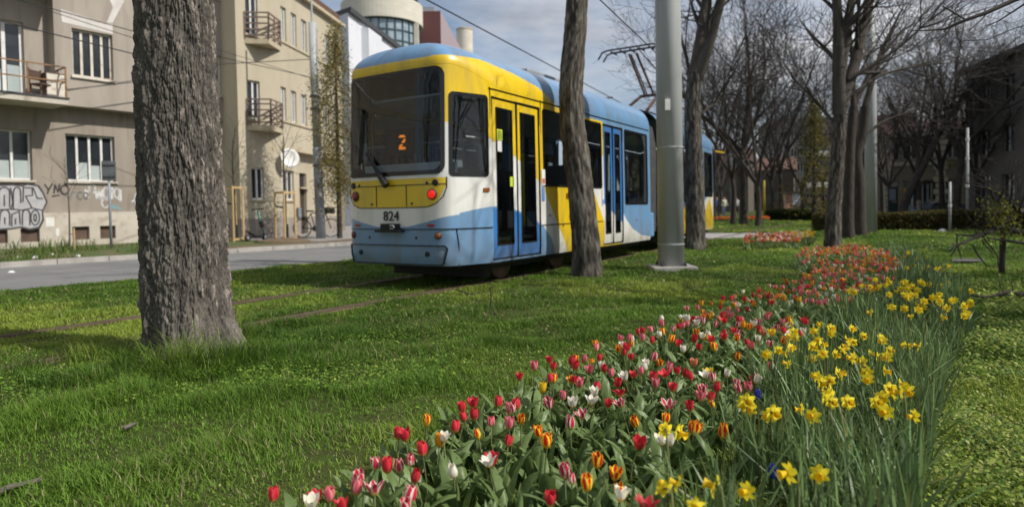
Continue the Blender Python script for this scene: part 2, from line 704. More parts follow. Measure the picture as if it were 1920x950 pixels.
sL = -30.0
sR = FA.sz(450, 400)[0]
sB = FA.sz(103, 120, UP)[0]
zov = FA.sz(180, 203, UP)[1]                      # underside of the projecting floors
HA = 14.0
gw = [FA.rect(-95, 233, 62, 335), FA.rect(122, 250, 217, 339)]
gw = [(a, b, gw[1][2], gw[1][3]) for a, b, c, d in gw]
sg = gw[0][0] - 3.6
gw.append((sg, sg + 2.4, gw[1][2], gw[1][3]))
for k in range(4):
    gw.append((sg - 4.6 * (k + 1), sg - 4.6 * (k + 1) + 2.4, gw[1][2], gw[1][3]))
s4 = gw[1][1] + 1.25
gw.append((s4, s4 + 1.9, gw[1][2], gw[1][3]))
zpl = FA.sz(150, 398)[1]
cell = [FA.rect(-20, 428, 14, 457), FA.rect(37, 428, 74, 455), FA.rect(134, 425, 167, 450), FA.rect(186, 424, 216, 448)]
cz0, cz1 = cell[2][2] , cell[2][3]
cell = [(a, b, cz0, cz1) for a, b, c, d in cell]
mb = MB()
wall_grid(mb, sL, sR, zpl, zov + .02, 0.0, gw, .2)
mb.build('ground_floor_wall', M_grey, BA)
mb = MB()
wall_grid(mb, sL, sR, 0.0, zpl, 0.06, cell, .2)
mb.quad((sL, -.06, zpl), (sR, -.06, zpl), (sR, 0, zpl), (sL, 0, zpl))
mb.build('plinth', M_plinth, BA)
for c in cell:
    f = MB().bx((c[0], .06, c[2]), (c[1], .1, c[3])).build('cellar_shutter', M_shut, BA)
for i, g in enumerate(gw):
    window(BA, *g, 0.0, panes=4 if i in (0,) else 4, rev=.2, sill=M_plinth, curtain=.36, curt=[(1, 2, 3), (1, 2, 3), None, None, None, None, None, None][i])
# projecting upper floors, right of the balcony recess
uw = [FA.rect(134, 52, 213, 141, UP)]
wv = uw[0]
wd_ = wv[1] - wv[0]
storey = gw[0][3] - gw[0][2]
pitch = FA.sz(427, 140, UP)[0] - wv[1]
uw.append((wv[1] + pitch - wd_ * .95, wv[1] + pitch, wv[2], wv[3]))
allw = []
for k in range(3):
    for u in uw:
        allw.append((u[0], u[1], u[2] + 3.55 * k, u[3] + 3.55 * k))
mb = MB()
wall_grid(mb, sB, sR, zov, HA, UP, allw, .18)
mb.quad((sB, -UP, zov), (sB, 0, zov), (sB, 0, HA), (sB, -UP, HA))
mb.quad((sB, -UP, zov), (sR, -UP, zov), (sR, 0, zov), (sB, 0, zov))
mb.quad((sR, -UP, 0.0 + zov), (sR, 6, zov), (sR, 6, HA), (sR, -UP, HA))
mb.build('projecting_wall', M_greyup, BA)
for u in allw:
    window(BA, *u, UP, panes=4, rev=.18, mat=M_woodframe, sill=M_woodframe, fw=.06)
# recess with the balconies
dr = FA.rect(-70, 22, 48, 165, 0.0)
dr = (dr[0], dr[1], zov + .12, dr[3])
drs = [(dr[0] - m_ * 5.2, dr[1] - m_ * 5.2, dr[2] + 3.55 * k, dr[3] + 3.55 * k) for k in range(3) for m_ in range(4)]
mb = MB()
wall_grid(mb, sL, sB, zov, HA, 0.0, drs, .2)
mb.build('recess_wall', M_greyup, BA)
for d in drs:
    window(BA, *d, 0.0, panes=3, rev=.2, name='balcony_door', fw=.08, curtain=.38, curt=(1, 2))
MB().bx((sL, -.0, HA), (sR, 6, HA + .3)).build('roof', M_dark, BA)
MB().bx((sL, .3, 0), (sR - .01, 6, HA)).build('core', M_grey, BA)
# balconies
BO = 1.25
bR = FA.sz(128, 180, BO)[0]
bL = bR - 6.5
bzt = FA.sz(120, 186, BO)[1]
for k in range(2):
    dz = 3.55 * k
    bal = MB().bx((bL, -BO, bzt - .16 + dz), (bR, -.0, bzt + dz)).build('balcony', M_plinth, BA)
    MB().bx((bL, -BO - .03, bzt + dz), (bR + .03, -BO + .06, bzt + .05 + dz)).build('edge_trim', M_dark, bal)
    rl = MB()
    for zz in (.52, .95):
        rl.bar((bL, -BO + .05, bzt + zz + dz), (bR - .03, -BO + .05, bzt + zz + dz), .035)
        rl.bar((bR - .03, -BO + .05, bzt + zz + dz), (bR - .03, -.02, bzt + zz + dz), .035)
    x = bR - .03
    while x > bL:
        rl.bar((x, -BO + .05, bzt + dz), (x, -BO + .05, bzt + .95 + dz), .035)
        x -= .95
    rl.bar((bR - .03, -BO * .5, bzt + dz), (bR - .03, -BO * .5, bzt + .95 + dz), .03)
    rl.build('railing', M_rust, bal)
# patches of newer plaster above the upper window
pa = FA.rect(120, 26, 212, 52, UP)
pb = MB()
pb.add([(wv[0] - .25, -UP - .003, wv[3] + .12), (wv[1] + .02, -UP - .003, wv[3] + .04), (wv[1] + .02, -UP - .003, wv[3] + .36), (wv[0] + .9, -UP - .003, wv[3] + .34), (wv[0] - .28, -UP - .003, wv[3] + .5)], [(0, 1, 2, 3, 4)])
pb.add([(wv[0] + 1.0, -UP - .003, wv[3] + .37), (wv[1] + .02, -UP - .003, wv[3] + .4), (wv[1] + .4, -UP - .003, wv[3] + 1.2), (wv[1] - .2, -UP - .003, wv[3] + 1.5), (wv[0] + 1.2, -UP - .003, wv[3] + .9)], [(0, 1, 2, 3, 4)])
pb.build('plaster_patch', M_patch, BA)
# downpipe at the far end
dp = MB()
dp.tube([(sR - .12, -UP - .08, HA), (sR - .12, -UP - .08, zov - .1), (sR - .12, -.1, zov - .6), (sR - .12, -.1, .1)], .06, 8)
dp.build('downpipe', pm('zinc_pipe', (0.13, 0.14, 0.15), (0.09, 0.1, 0.105), rough=.5, metal=.3), BA, smooth=True)

# ---- graffiti, painted flat on the wall (thin sheets just proud of it)
M_gsil = pm('silver_graffiti', (0.44, 0.44, 0.45), (0.36, 0.36, 0.38), scale=5, rough=0.5)
M_gblk = pm('black_graffiti', (0.045, 0.043, 0.045), (0.07, 0.065, 0.065), rough=0.8)
M_gwht = pm('white_graffiti', (0.66, 0.66, 0.66), (0.55, 0.55, 0.56), rough=0.7)
M_gfade = pm('faded_graffiti', (0.20, 0.19, 0.185), (0.26, 0.24, 0.225), scale=9, rough=0.9)
M_gteal = pm('teal_paint_patch', (0.17, 0.29, 0.31), (0.22, 0.30, 0.30), rough=0.9)


def px_local(px, py, off):
    s, z = FA.sz(px, py, off)
    return (s, -off, z)


def ribbon(mb, pts, wdt, off):
    """flat brush stroke on the wall through pixel points"""
    P = [Vector(px_local(x, y, off)) for x, y in pts]
    for a, b in zip(P[:-1], P[1:]):
        d = b - a
        if d.length < 1e-5:
            continue
        n = Vector((-d.z, 0, d.x)).normalized() * wdt / 2
        e = d.normalized() * wdt * .3
        mb.quad(tuple(a - n - e), tuple(b - n + e), tuple(b + n + e), tuple(a + n - e))


def arc(cx, cy, rx, ry, a0, a1, n=12):
    return [(cx + rx * math.cos(R(a0 + (a1 - a0) * i / n)), cy + ry * math.sin(R(a0 + (a1 - a0) * i / n))) for i in range(n + 1)]


def blob(pts, off, mb):
    P = [px_local(x, y, off) for x, y in pts]
    mb.add(P, [tuple(range(len(P)))])


sil, blk = MB(), MB()
outline = [(-30, 352), (2, 349), (22, 348), (40, 350), (52, 347), (70, 350), (79, 362), (86, 379), (78, 396), (79, 412), (72, 425), (56, 428), (40, 424), (22, 427), (-30, 430)]
o2 = [(-34, 349), (0, 345.5), (24, 344.5), (42, 347), (53, 343.5), (73, 347), (82, 360), (89.5, 379), (81, 397), (83, 413), (75, 428.5), (56, 431.5), (40, 427), (22, 430.5), (-34, 433)]
blob(o2, .063, blk)
blob(outline, .066, sil)
st = .038
for pts in ([(-2, 390), (-2, 362)] + arc(8, 360, 10, 9, 180, 360) + [(18, 388)],
            [(8, 386), (8, 366)], [(20, 352), (24, 380), (20, 392)],
            [(25, 392), (25, 360)] + arc(32, 360, 6.5, 9, 180, 360) + [(39, 380)],
            [(44, 350), (43, 378)], [(47, 352), (60, 352), (61, 366), (48, 368), (60, 390)],
            [(62, 352), (70, 372), (80, 372)],
            [(-2, 424), (0, 404)] + arc(9, 403, 9, 10, 180, 360) + [(18, 422)],
            [(9, 420), (9, 408)], [(22, 424), (22, 402), (36, 396), (38, 420)], [(29, 420), (29, 410)],
            [(42, 422), (42, 402)] + arc(49, 402, 7, 9, 180, 360) + [(56, 422)], arc(66, 408, 8, 14, 0, 360, 16), arc(66, 408, 2.5, 7, 0, 360, 10),
            [(-10, 394), (20, 392), (42, 394), (60, 390), (78, 394)]):
    ribbon(blk, pts, st, .069)
tg = MB()
for pts in ([(84, 346), (91, 356), (98, 345)], [(91, 356), (89, 363)], [(101, 362), (103, 347), (109, 360), (112, 345)],
            arc(121, 356, 7.5, 8.5, 0, 360, 16), [(98, 368), (111, 366)]):
    ribbon(tg, pts, .05, .003)
fd_ = MB()
for pts in ([(130, 362), (142, 360)], [(136, 361), (133, 375)], arc(150, 367, 5, 7, 20, 330), arc(161, 367, 4, 6, 0, 360)):
    ribbon(fd_, pts, .05, .003)
wt = MB()
for pts in ([(160, 356), (166, 370)], [(167, 356), (160, 366)], arc(173, 354, 6, 8, 150, 420), [(178, 352), (182, 374), (186, 356), (190, 374), (192, 356)],
            arc(199, 362, 5, 12, 0, 360), arc(198, 380, 7, 9, 0, 360), [(205, 360), (214, 356)], [(210, 352), (210, 372)], arc(219, 362, 5, 9, 0, 360), [(226, 356), (227, 377), (222, 372)],
            ):
    ribbon(wt, pts, .055, .003)
w2t = MB()
for pts in (arc(257, 372, 4, 10, 90, 270), [(248, 378), (262, 366)]):
    ribbon(w2t, pts, .055, .003)
GR = thing('graffiti', 'silver bubble-letter graffiti with black outlines above the cellar openings', 'graffiti', FA.p, FA.rz)
sil.build('silver_fill', M_gsil, GR)
blk.build('black_outline', M_gblk, GR)
for mb, m, lb in ((tg, M_gblk, 'black sprayed tag reading YNO beside the silver bubble graffiti'), (fd_, M_gfade, 'faded grey tag between the black and the white tags'),
                  (wt, M_gwht, 'white looping scribble tag under the ground floor window'),
                  (w2t, M_gwht, 'small crossed white tag half hidden by the big trunk')):
    o = mb.build('graffiti', m)
    o.location, o.rotation_euler = FA.p, (0, 0, FA.rz)
    tag(o, lb, 'graffiti', 'tags sprayed on the grey house')
tp = MB()
blob([(206, 390), (232, 394), (222, 386), (212, 382)], .003, tp)
o = tp.build('paint_patch', M_gteal, BA)
tp = MB()
blob([(86, 408), (102, 407), (102, 424), (86, 425)], .064, tp)
blob([(105, 428), (111, 428), (111, 442), (105, 442)], .064, tp)
tp.build('whitewash_patch', M_white, BA)

# balcony chair and table
def balcony_chair():
    c = FA.pt(FA.sz(77, 170, .7)[0], bzt, .7)
    t = thing('chair', 'brown wooden chair standing on the balcony', 'chair', c, FA.rz + .5)
    MB().box((0, 0, .43), (.44, .42, .04)).build('seat', M_shut, t)
    for sx in (-1, 1):
        for sy in (-1, 1):
            MB().bar((sx * .19, sy * .18, 0), (sx * .18, sy * .17, .42), .04).build('leg', M_shut, t)
    mb = MB()
    mb.box((0, .19, .72), (.44, .03, .28)).build('backrest', M_shut, t)
    mb = MB()
    for sx in (-1, 1):
        mb.bar((sx * .2, .18, .44), (sx * .2, .19, .9), .035)
    mb.build('back_post', M_shut, t)
balcony_chair()
c = FA.pt(FA.sz(100, 170, .6)[0], bzt, .6)
t = thing('cabinet', 'small dark cabinet on the balcony beside the wooden chair', 'cabinet', c, FA.rz)
MB().bx((-.25, -.2, 0), (.25, .2, .82)).build('carcass', M_shut, t, bevel=.01)
MB().bx((-.23, -.215, .05), (.23, -.202, .78)).build('door', M_woodframe, t)

# ------------------------------------------------------------------ beige apartment house further along
M_beige = pm('beige_render', (0.49, 0.438, 0.33), (0.42, 0.372, 0.278), scale=0.8, rough=0.95, bump=0.15, bscale=35, bdist=0.005,
             extra=((0.44, 0.36, 0.24), 1.7, .58, .8), stretch=(1, 1, .45))
M_beigelow = pm('grey_base', (0.31, 0.275, 0.235), (0.25, 0.22, 0.19), scale=1.5, rough=0.95)
M_beigetrim = pm('beige_trim', (0.50, 0.43, 0.30), (0.42, 0.36, 0.26), scale=2, rough=0.9)
M_tiles = pm('roof_tiles', (0.16, 0.085, 0.06), (0.10, 0.06, 0.045), scale=7, rough=0.9, bump=.6, bscale=14, bdist=.05)
M_doorwood = pm('dark_door', (0.07, 0.05, 0.035), (0.05, 0.035, 0.025), rough=.6)
P0 = G(453, 453)
F1 = Facade(P0, 36.0)
s1e = F1.sz(528, 300)[0]
P1 = F1.pt(s1e, 0)
F2 = Facade(P1, 7.4)
s2e = F2.sz(644, 300)[0]
BB = thing('apartment_house', 'beige three-storey apartment house with two small balconies and a satellite dish', 'apartment house', P0, F1.rz)
zr = F2.sz(636, 50)[1]
zc = F2.sz(528, 279)[1]
rA = F2.sz(518, 68)[1] * 0 + 7.85
rows = []
zb2, zt2 = F2.sz(530, 224)[1], F2.sz(530, 163)[1]
zb3, zt3 = F2.sz(530, 76)[1], F2.sz(530, 13)[1]
zg0, zg1 = F2.sz(535, 374)[1], F2.sz(535, 317)[1]
zp = F2.sz(540, 408)[1]


def at_facade(f, parent_f=F1):
    """matrix of facade f in the frame of the beige house"""
    base = Matrix.Translation(parent_f.p) @ Matrix.Rotation(parent_f.rz, 4, 'Z')
    return base.inverted() @ Matrix.Translation(f.p) @ Matrix.Rotation(f.rz, 4, 'Z')


def place(o, f):
    o.matrix_local = at_facade(f)
    return o


f1w = []
for z0, z1 in ((zb2 - .12, zt2 - .12), (zb3 - .1, zt3 - .1)):
    a, b = F1.sz(466, 240)[0], F1.sz(489, 240)[0]
    f1w.append((a, b, z0, z1 + .15))
a, b = F1.sz(472, 340)[0], F1.sz(495, 340)[0]
f1w.append((a, b, zg0, zg1))
mb = MB()
wall_grid(mb, 0, s1e, zp, zr, 0, f1w, .15)
mb.quad((0, 0, zp), (0, 0, zr), (0, 6, zr), (0, 6, zp))
mb.build('corner_wall', M_beige, BB)
mb = MB(); wall_grid(mb, 0, s1e, 0, zp, .03, [], 0); mb.quad((0, -.03, 0), (0, -.03, zp), (0, 6, zp), (0, 6, 0))
mb.build('corner_base', M_beigelow, BB)
for wq in f1w:
    window(BB, *wq, 0, panes=2, rev=.15, sill=M_beigetrim)
f2w = []
xs3 = [(516, 525), (535, 544), (554, 563), (574, 582), (597, 605), (613, 621), (628, 635)]
for x0, x1 in xs3:
    for z0, z1, y in ((zb2, zt2, 200), (zb3, zt3, 60)):
        a, b = F2.sz(x0 + 11, y)[0], F2.sz(x1 + 12, y)[0]
        f2w.append((a, b, z0, z1))
f2w = [q for q in f2w if q[0] > .05 and q[1] < s2e - .1]
GS = -.28
g2w = [(*[F2.sz(x, 340, GS)[0] for x in xx], zg0, zg1) for xx in ((524, 551), (589, 600), (627, 640))]
dd = (F2.sz(563, 400, GS)[0], F2.sz(576, 400, GS)[0], 0.12, zg1 - .05)
mb = MB()
wall_grid(mb, 0, s2e, zc, zr, 0, f2w, .14)
mb.quad((0, 0, zc), (s2e, 0, zc), (s2e, -GS, zc), (0, -GS, zc))
mb.quad((s2e, 0, 0), (s2e, 6, 0), (s2e, 6, zr), (s2e, 0, zr))
place(mb.build('upper_wall', M_beige, BB), F2)
mb = MB()
wall_grid(mb, 0, s2e, zp, zc, GS, g2w + [(dd[0], dd[1], zp, dd[3])], .15)
place(mb.build('ground_floor_wall', M_beige, BB), F2)
mb = MB()
wall_grid(mb, 0, s2e, 0, zp, GS + .03, [(dd[0], dd[1], .12, zp)], .15)
place(mb.build('base', M_beigelow, BB), F2)
for q in f2w:
    o = window(BB, *q, 0, panes=2, rev=.14, fw=.06)
    place(o, F2)
for q, n in zip(g2w, (3, 1, 2)):
    place(window(BB, *q, GS, panes=n, rev=.15, sill=M_beigetrim), F2)
d = MB().bx((dd[0], -GS + .13, dd[2]), (dd[1], -GS + .18, dd[3] - .6)).build('door', M_doorwood, BB)
MB().bx((dd[0] + .1, -GS + .10, 1.0), (dd[0] + .14, -GS + .13, 1.16)).build('handle', M_steel, d)
MB().bx((dd[0], -GS + .125, dd[3] - .6), (dd[1], -GS + .18, dd[3])).build('fanlight', M_pane, d)
MB().bx((dd[0] - .05, -GS - .12, dd[3] - .66), (dd[1] + .05, -GS + .12, dd[3] - .6)).build('canopy', M_beigetrim, d)
place(d, F2)
# string courses and eaves
mb = MB()
mb.bx((0, -.07, zc - .02), (s2e, -.003, zc + .1))
for zz in (zb2 - .1, zb3 - .1):
    mb.bx((0, -.05, zz), (s2e, -.003, zz + .08))
mb.bx((-.1, -.22, zr), (s2e + .1, .3, zr + .14))
place(mb.build('string_course', M_beigetrim, BB), F2)
mb = MB()
for k in range(9):
    mb.bx((-.1, -.2 + k * .3, zr + .14 + k * .22), (s2e - .6, .12 + k * .3, zr + .36 + k * .22 + .03))
place(mb.build('roof', M_tiles, BB), F2)
mb = MB(); mb.bx((.5, .9, zr + .3), (2.2, 1.5, zr + 1.3)); place(mb.build('attic', M_tiles, BB), F2)
MB().bx((-.05, -.15, zr), (s1e + .05, .4, zr + .13)).build('eaves', M_beigetrim, BB)
# wedge balconies at the bend of the front
for zz, tilt in ((zb2 - .38, 0), (zb3 - .30, 0)):
    A_ = Vector(F1.pt(F1.sz(463, 240)[0], 0, .01))
    C_ = Vector(F1.pt(s1e, 0, .06)) + az(7.4) * .1
    B_ = Vector((C_.x - .03, A_.y + .1, 0))
    inv = (Matrix.Translation(F1.p) @ Matrix.Rotation(F1.rz, 4, 'Z')).inverted()
    tri = [inv @ p for p in (A_, B_, C_)]
    bal = MB().prism([(p.x, p.y) for p in tri], zz - .18, zz).build('balcony', M_beigetrim, BB)
    rl = MB()
    for h in (.12, .34, .56, .78, .95):
        rl.bar(tri[0] + Vector((0, 0, zz + h)), tri[1] + Vector((0, 0, zz + h)), .045, .05)
        rl.bar(tri[1] + Vector((0, 0, zz + h)), tri[2] + Vector((0, 0, zz + h)), .045, .05)
    for t_ in (0, .5, 1):
        for p, q in ((tri[0], tri[1]), (tri[1], tri[2])):
            e = p.lerp(q, t_)
            rl.bar(e + Vector((0, 0, zz)), e + Vector((0, 0, zz + .97)), .045)
    rl.build('railing', pm('brown_railing', (0.23, 0.17, 0.135), (0.17, 0.125, 0.10), rough=.7), bal)
# satellite dish
s_, z_ = F2.sz(541, 298, .25)
c = F2.pt(s_, z_, .25)
t = thing('satellite_dish', 'white satellite dish fixed above the ground floor window of the beige house', 'satellite dish', c, 0)
dm = MB().lathe([(.005, .0), (.16, .02), (.30, .07), (.385, .13), (.39, .135), (.30, .082), (.16, .032), (.005, .012)], n=20)
look = (CAM - c).normalized()
q = (Vector((look.x + .9, look.y - .25, .35))).normalized().to_track_quat('Z', 'Y').to_matrix().to_4x4()
dm.xf(q).build('dish', M_white, t, smooth=True)
MB().tube([q @ Vector((0, -.36, .12)), q @ Vector((0, -.1, .45))], .014, 6).build('feed_arm', M_steel, t)
MB().tube([(0, 0, -.03), F2.pt(s_, z_ - .12, 0.0) - c], .02, 6).build('bracket', M_steel, t)
# letterbox-like meter box
s_, z_ = F2.sz(558, 398, GS)
c = F2.pt(s_, z_, GS)
t = thing('meter_box', 'small blue-grey metal box on the wall left of the dark doorway', 'meter box', c, F2.rz)
MB().bx((-.14, -.1, -.22), (.14, -.035, .2)).build('case', pm('bluegrey_box', (.16, .19, .22)), t, bevel=.01)
MB().bx((-.12, -.108, -.2), (.12, -.102, .18)).build('lid', pm('bluegrey_lid', (.20, .23, .26)), t)

# ------------------------------------------------------------------ buildings further away
M_pale = pm('pale_wall', (0.66, 0.68, 0.72), (0.60, 0.62, 0.66), scale=.5, rough=.9)
M_cream = pm('cream_panel', (0.62, 0.59, 0.50), (0.54, 0.51, 0.43), scale=.6, rough=.85, stretch=(1, 1, 3), extra=((0.42, .37, .3), .5, .6, .8))
M_maroon = pm('maroon_wall', (0.13, 0.05, 0.05), (0.11, 0.045, 0.045), rough=.85)
M_mauve = pm('mauve_wall', (0.36, 0.29, 0.32), (0.31, 0.25, 0.27), rough=.85)
M_tealframe = pm('teal_frame', (0.03, 0.07, 0.075), rough=.5)
M_cglass = darkglass('curtain_wall_glass', (0.20, 0.28, 0.33), (0.33, 0.40, 0.45), rough=.12)

pw = D(659, 300, 39.5); pw.z = 0
FW = Facade(pw, 8.6)
zw = FW.sz(658, 28)[1]
WB = thing('plain_building', 'pale windowless building with a dark eave beyond the beige house', 'building', FW.p, FW.rz)
MB().prism([(0, 0), (16, 0), (16, 5), (3.2, 5)], 0, zw).build('wall', M_pale, WB)
MB().prism([(-.15, -.25), (16.1, -.25), (16.1, 5), (3.0, 5)], zw, zw + .3).build('roof', M_dark, WB)
s_, z_ = FW.sz(690, 62)
MB().bx((s_ - 1.2, -.5, 0), (s_ + 1.2, -.003, z_)).build('side_annex', M_pale, WB)

rc = Vector((-17.6, 90, 0))
RB = thing('round_building', 'round cream building with a band of blue glass behind the tram', 'building', rc)
RR = 5.6
zb_, zt_ = 26.4, 29.2
mb = MB(); mb.lathe([(RR, zb_), (RR, zt_), (RR - .4, zt_), (RR - .4, zb_)], n=64); mb.build('parapet', M_cream, RB, smooth=False)
MB().lathe([(RR - .5, 0), (RR - .5, zb_)], n=48).build('curtain_wall', M_cglass, RB)
mb = MB()
for k in range(30):
    a = 2 * math.pi * k / 30
    mb.box((math.cos(a) * (RR - .45), math.sin(a) * (RR - .45), zb_ / 2 + 6), (.16, .16, zb_ - 12), rz=a)
for zz in (zb_ - .1, zb_ - 1.5, zb_ - 2.9, zb_ - 4.3, zb_ - 5.7):
    mb.lathe([(RR - .42, zz - .07), (RR - .38, zz - .07), (RR - .38, zz + .07), (RR - .42, zz + .07)], n=48)
mb.build('glazing_frame', M_tealframe, RB)
mb = MB()
for k in range(20):
    a = 2 * math.pi * k / 20
    mb.bar((math.cos(a) * (RR - .6), math.sin(a) * (RR - .6), zt_), (math.cos(a) * (RR - .6), math.sin(a) * (RR - .6), zt_ + .8), .05)
mb.lathe([(RR - .63, zt_ + .75), (RR - .57, zt_ + .75), (RR - .57, zt_ + .8), (RR - .63, zt_ + .8)], n=40)
mb.build('railing', M_dark, RB)
MB().bx((RR - .9, -RR + 3.2, 0), (RR - .3, -RR + 3.8, zb_)).build('column', M_cream, RB)

pmz = D(797, 30, 93); pmz.z = 0
MBd = thing('flat_roofed_building', 'maroon flat-roofed building right of the round one', 'building', pmz, 0)
zm = D(810, 21, 93).z
x2 = D(826, 30, 93).x - pmz.x
x3 = D(868, 60, 118); zq = zm
MB().prism([(-2, 0), (x2, 0), (x3.x - pmz.x, x3.y - 93), (-2, 30)], 0, zm).build('wall', M_mauve, MBd)
MB().bx((-2, -.1, 0), (x2, -.004, zm - .05)).build('end_wall', M_maroon, MBd)
mb = MB()
for t_ in (.35, .5, .62, .75):
    for zz in (zm - 5, zm - 9):
        p = Vector((x2, 0, 0)).lerp(Vector((x3.x - pmz.x, x3.y - 93, 0)), t_)
        dv = (Vector((x3.x - pmz.x, x3.y - 93, 0)) - Vector((x2, 0, 0))).normalized()
        mb.box(p + Vector((0, 0, zz)), (.1, 1.6, 2.2), rz=math.atan2(dv.y, dv.x) - math.pi / 2)
mb.build('window', M_pane, MBd)
MB().bx((-2, 1, zm), (x2 - 1, 6, zm + .9)).build('roof_railing', M_steel, MBd)
pc = D(871, 60, 120); pc.z = 0
zc2 = D(871, 51, 118.5).z
tw = thing('round_building', 'small cream cylinder building right of the maroon one', 'building', pc)
MB().lathe([(1.5, 0), (1.5, zc2), (1.3, zc2 + .1)], n=32).build('drum', M_cream, tw, smooth=False)
MB().lathe([(1.54, zc2 - .25), (1.58, zc2 - .25), (1.58, zc2), (1.54, zc2)], n=32).build('coping', M_beigetrim, tw)
# ================================================================== the tram
C_YEL, C_BLU, C_WHT, C_DBL, C_BLK = (0.76, 0.52, 0.012), (0.145, 0.295, 0.495), (0.74, 0.74, 0.70), (0.035, 0.17, 0.46), (0.012, 0.012, 0.014)


def body_mat(name, rough=.28):
    m, t, b = newmat(name)
    b.inputs['Roughness'].default_value = rough
    b.inputs['Coat Weight'].default_value = 0.25
    b.inputs['Coat Roughness'].default_value = 0.12
    a = t.nodes.new('ShaderNodeAttribute'); a.attribute_name = 'Col'
    tc = t.nodes.new('ShaderNodeTexCoord')
    mp = t.nodes.new('ShaderNodeMapping'); mp.inputs['Scale'].default_value = (1, 1, .25)
    nz = t.nodes.new('ShaderNodeTexNoise'); nz.inputs['Scale'].default_value = 4; nz.inputs['Detail'].default_value = 7
    mr = t.nodes.new('ShaderNodeMapRange')
    mr.inputs['From Min'].default_value = .45; mr.inputs['From Max'].default_value = .8
    mr.inputs['To Max'].default_value = .5
    mx = t.nodes.new('ShaderNodeMixRGB'); mx.inputs['Color2'].default_value = (.16, .14, .11, 1)
    # road dirt thrown up over the lowest part of the body
    sx = t.nodes.new('ShaderNodeSeparateXYZ')
    m2 = t.nodes.new('ShaderNodeMapRange')
    m2.inputs['From Min'].default_value = .85; m2.inputs['From Max'].default_value = .28
    m2.inputs['To Min'].default_value = 0; m2.inputs['To Max'].default_value = .75
    n2 = t.nodes.new('ShaderNodeTexNoise'); n2.inputs['Scale'].default_value = 9; n2.inputs['Detail'].default_value = 6
    mm = t.nodes.new('ShaderNodeMath'); mm.operation = 'MULTIPLY'
    ad = t.nodes.new('ShaderNodeMath'); ad.operation = 'ADD'
    L = t.links.new
    L(tc.outputs['Object'], mp.inputs[0]); L(mp.outputs[0], nz.inputs['Vector']); L(nz.outputs[0], mr.inputs['Value'])
    L(tc.outputs['Object'], sx.inputs[0]); L(sx.outputs['Z'], m2.inputs['Value'])
    L(tc.outputs['Object'], n2.inputs['Vector']); L(n2.outputs[0], mm.inputs[0]); L(m2.outputs[0], mm.inputs[1])
    L(mr.outputs[0], ad.inputs[0]); L(mm.outputs[0], ad.inputs[1])
    L(a.outputs['Color'], mx.inputs['Color1']); L(ad.outputs[0], mx.inputs['Fac']); L(mx.outputs[0], b.inputs['Base Color'])
    return m


M_body = body_mat('tram_livery')
M_tglass = glassmat('tram_glass', (0.76, 0.85, 0.89), 1.6)
M_frit = pm('black_window_surround', (0.008, 0.008, 0.009), (0.012, 0.012, 0.012), rough=0.15, spec=.5)

HW = 1.125
NOSE = 0.15


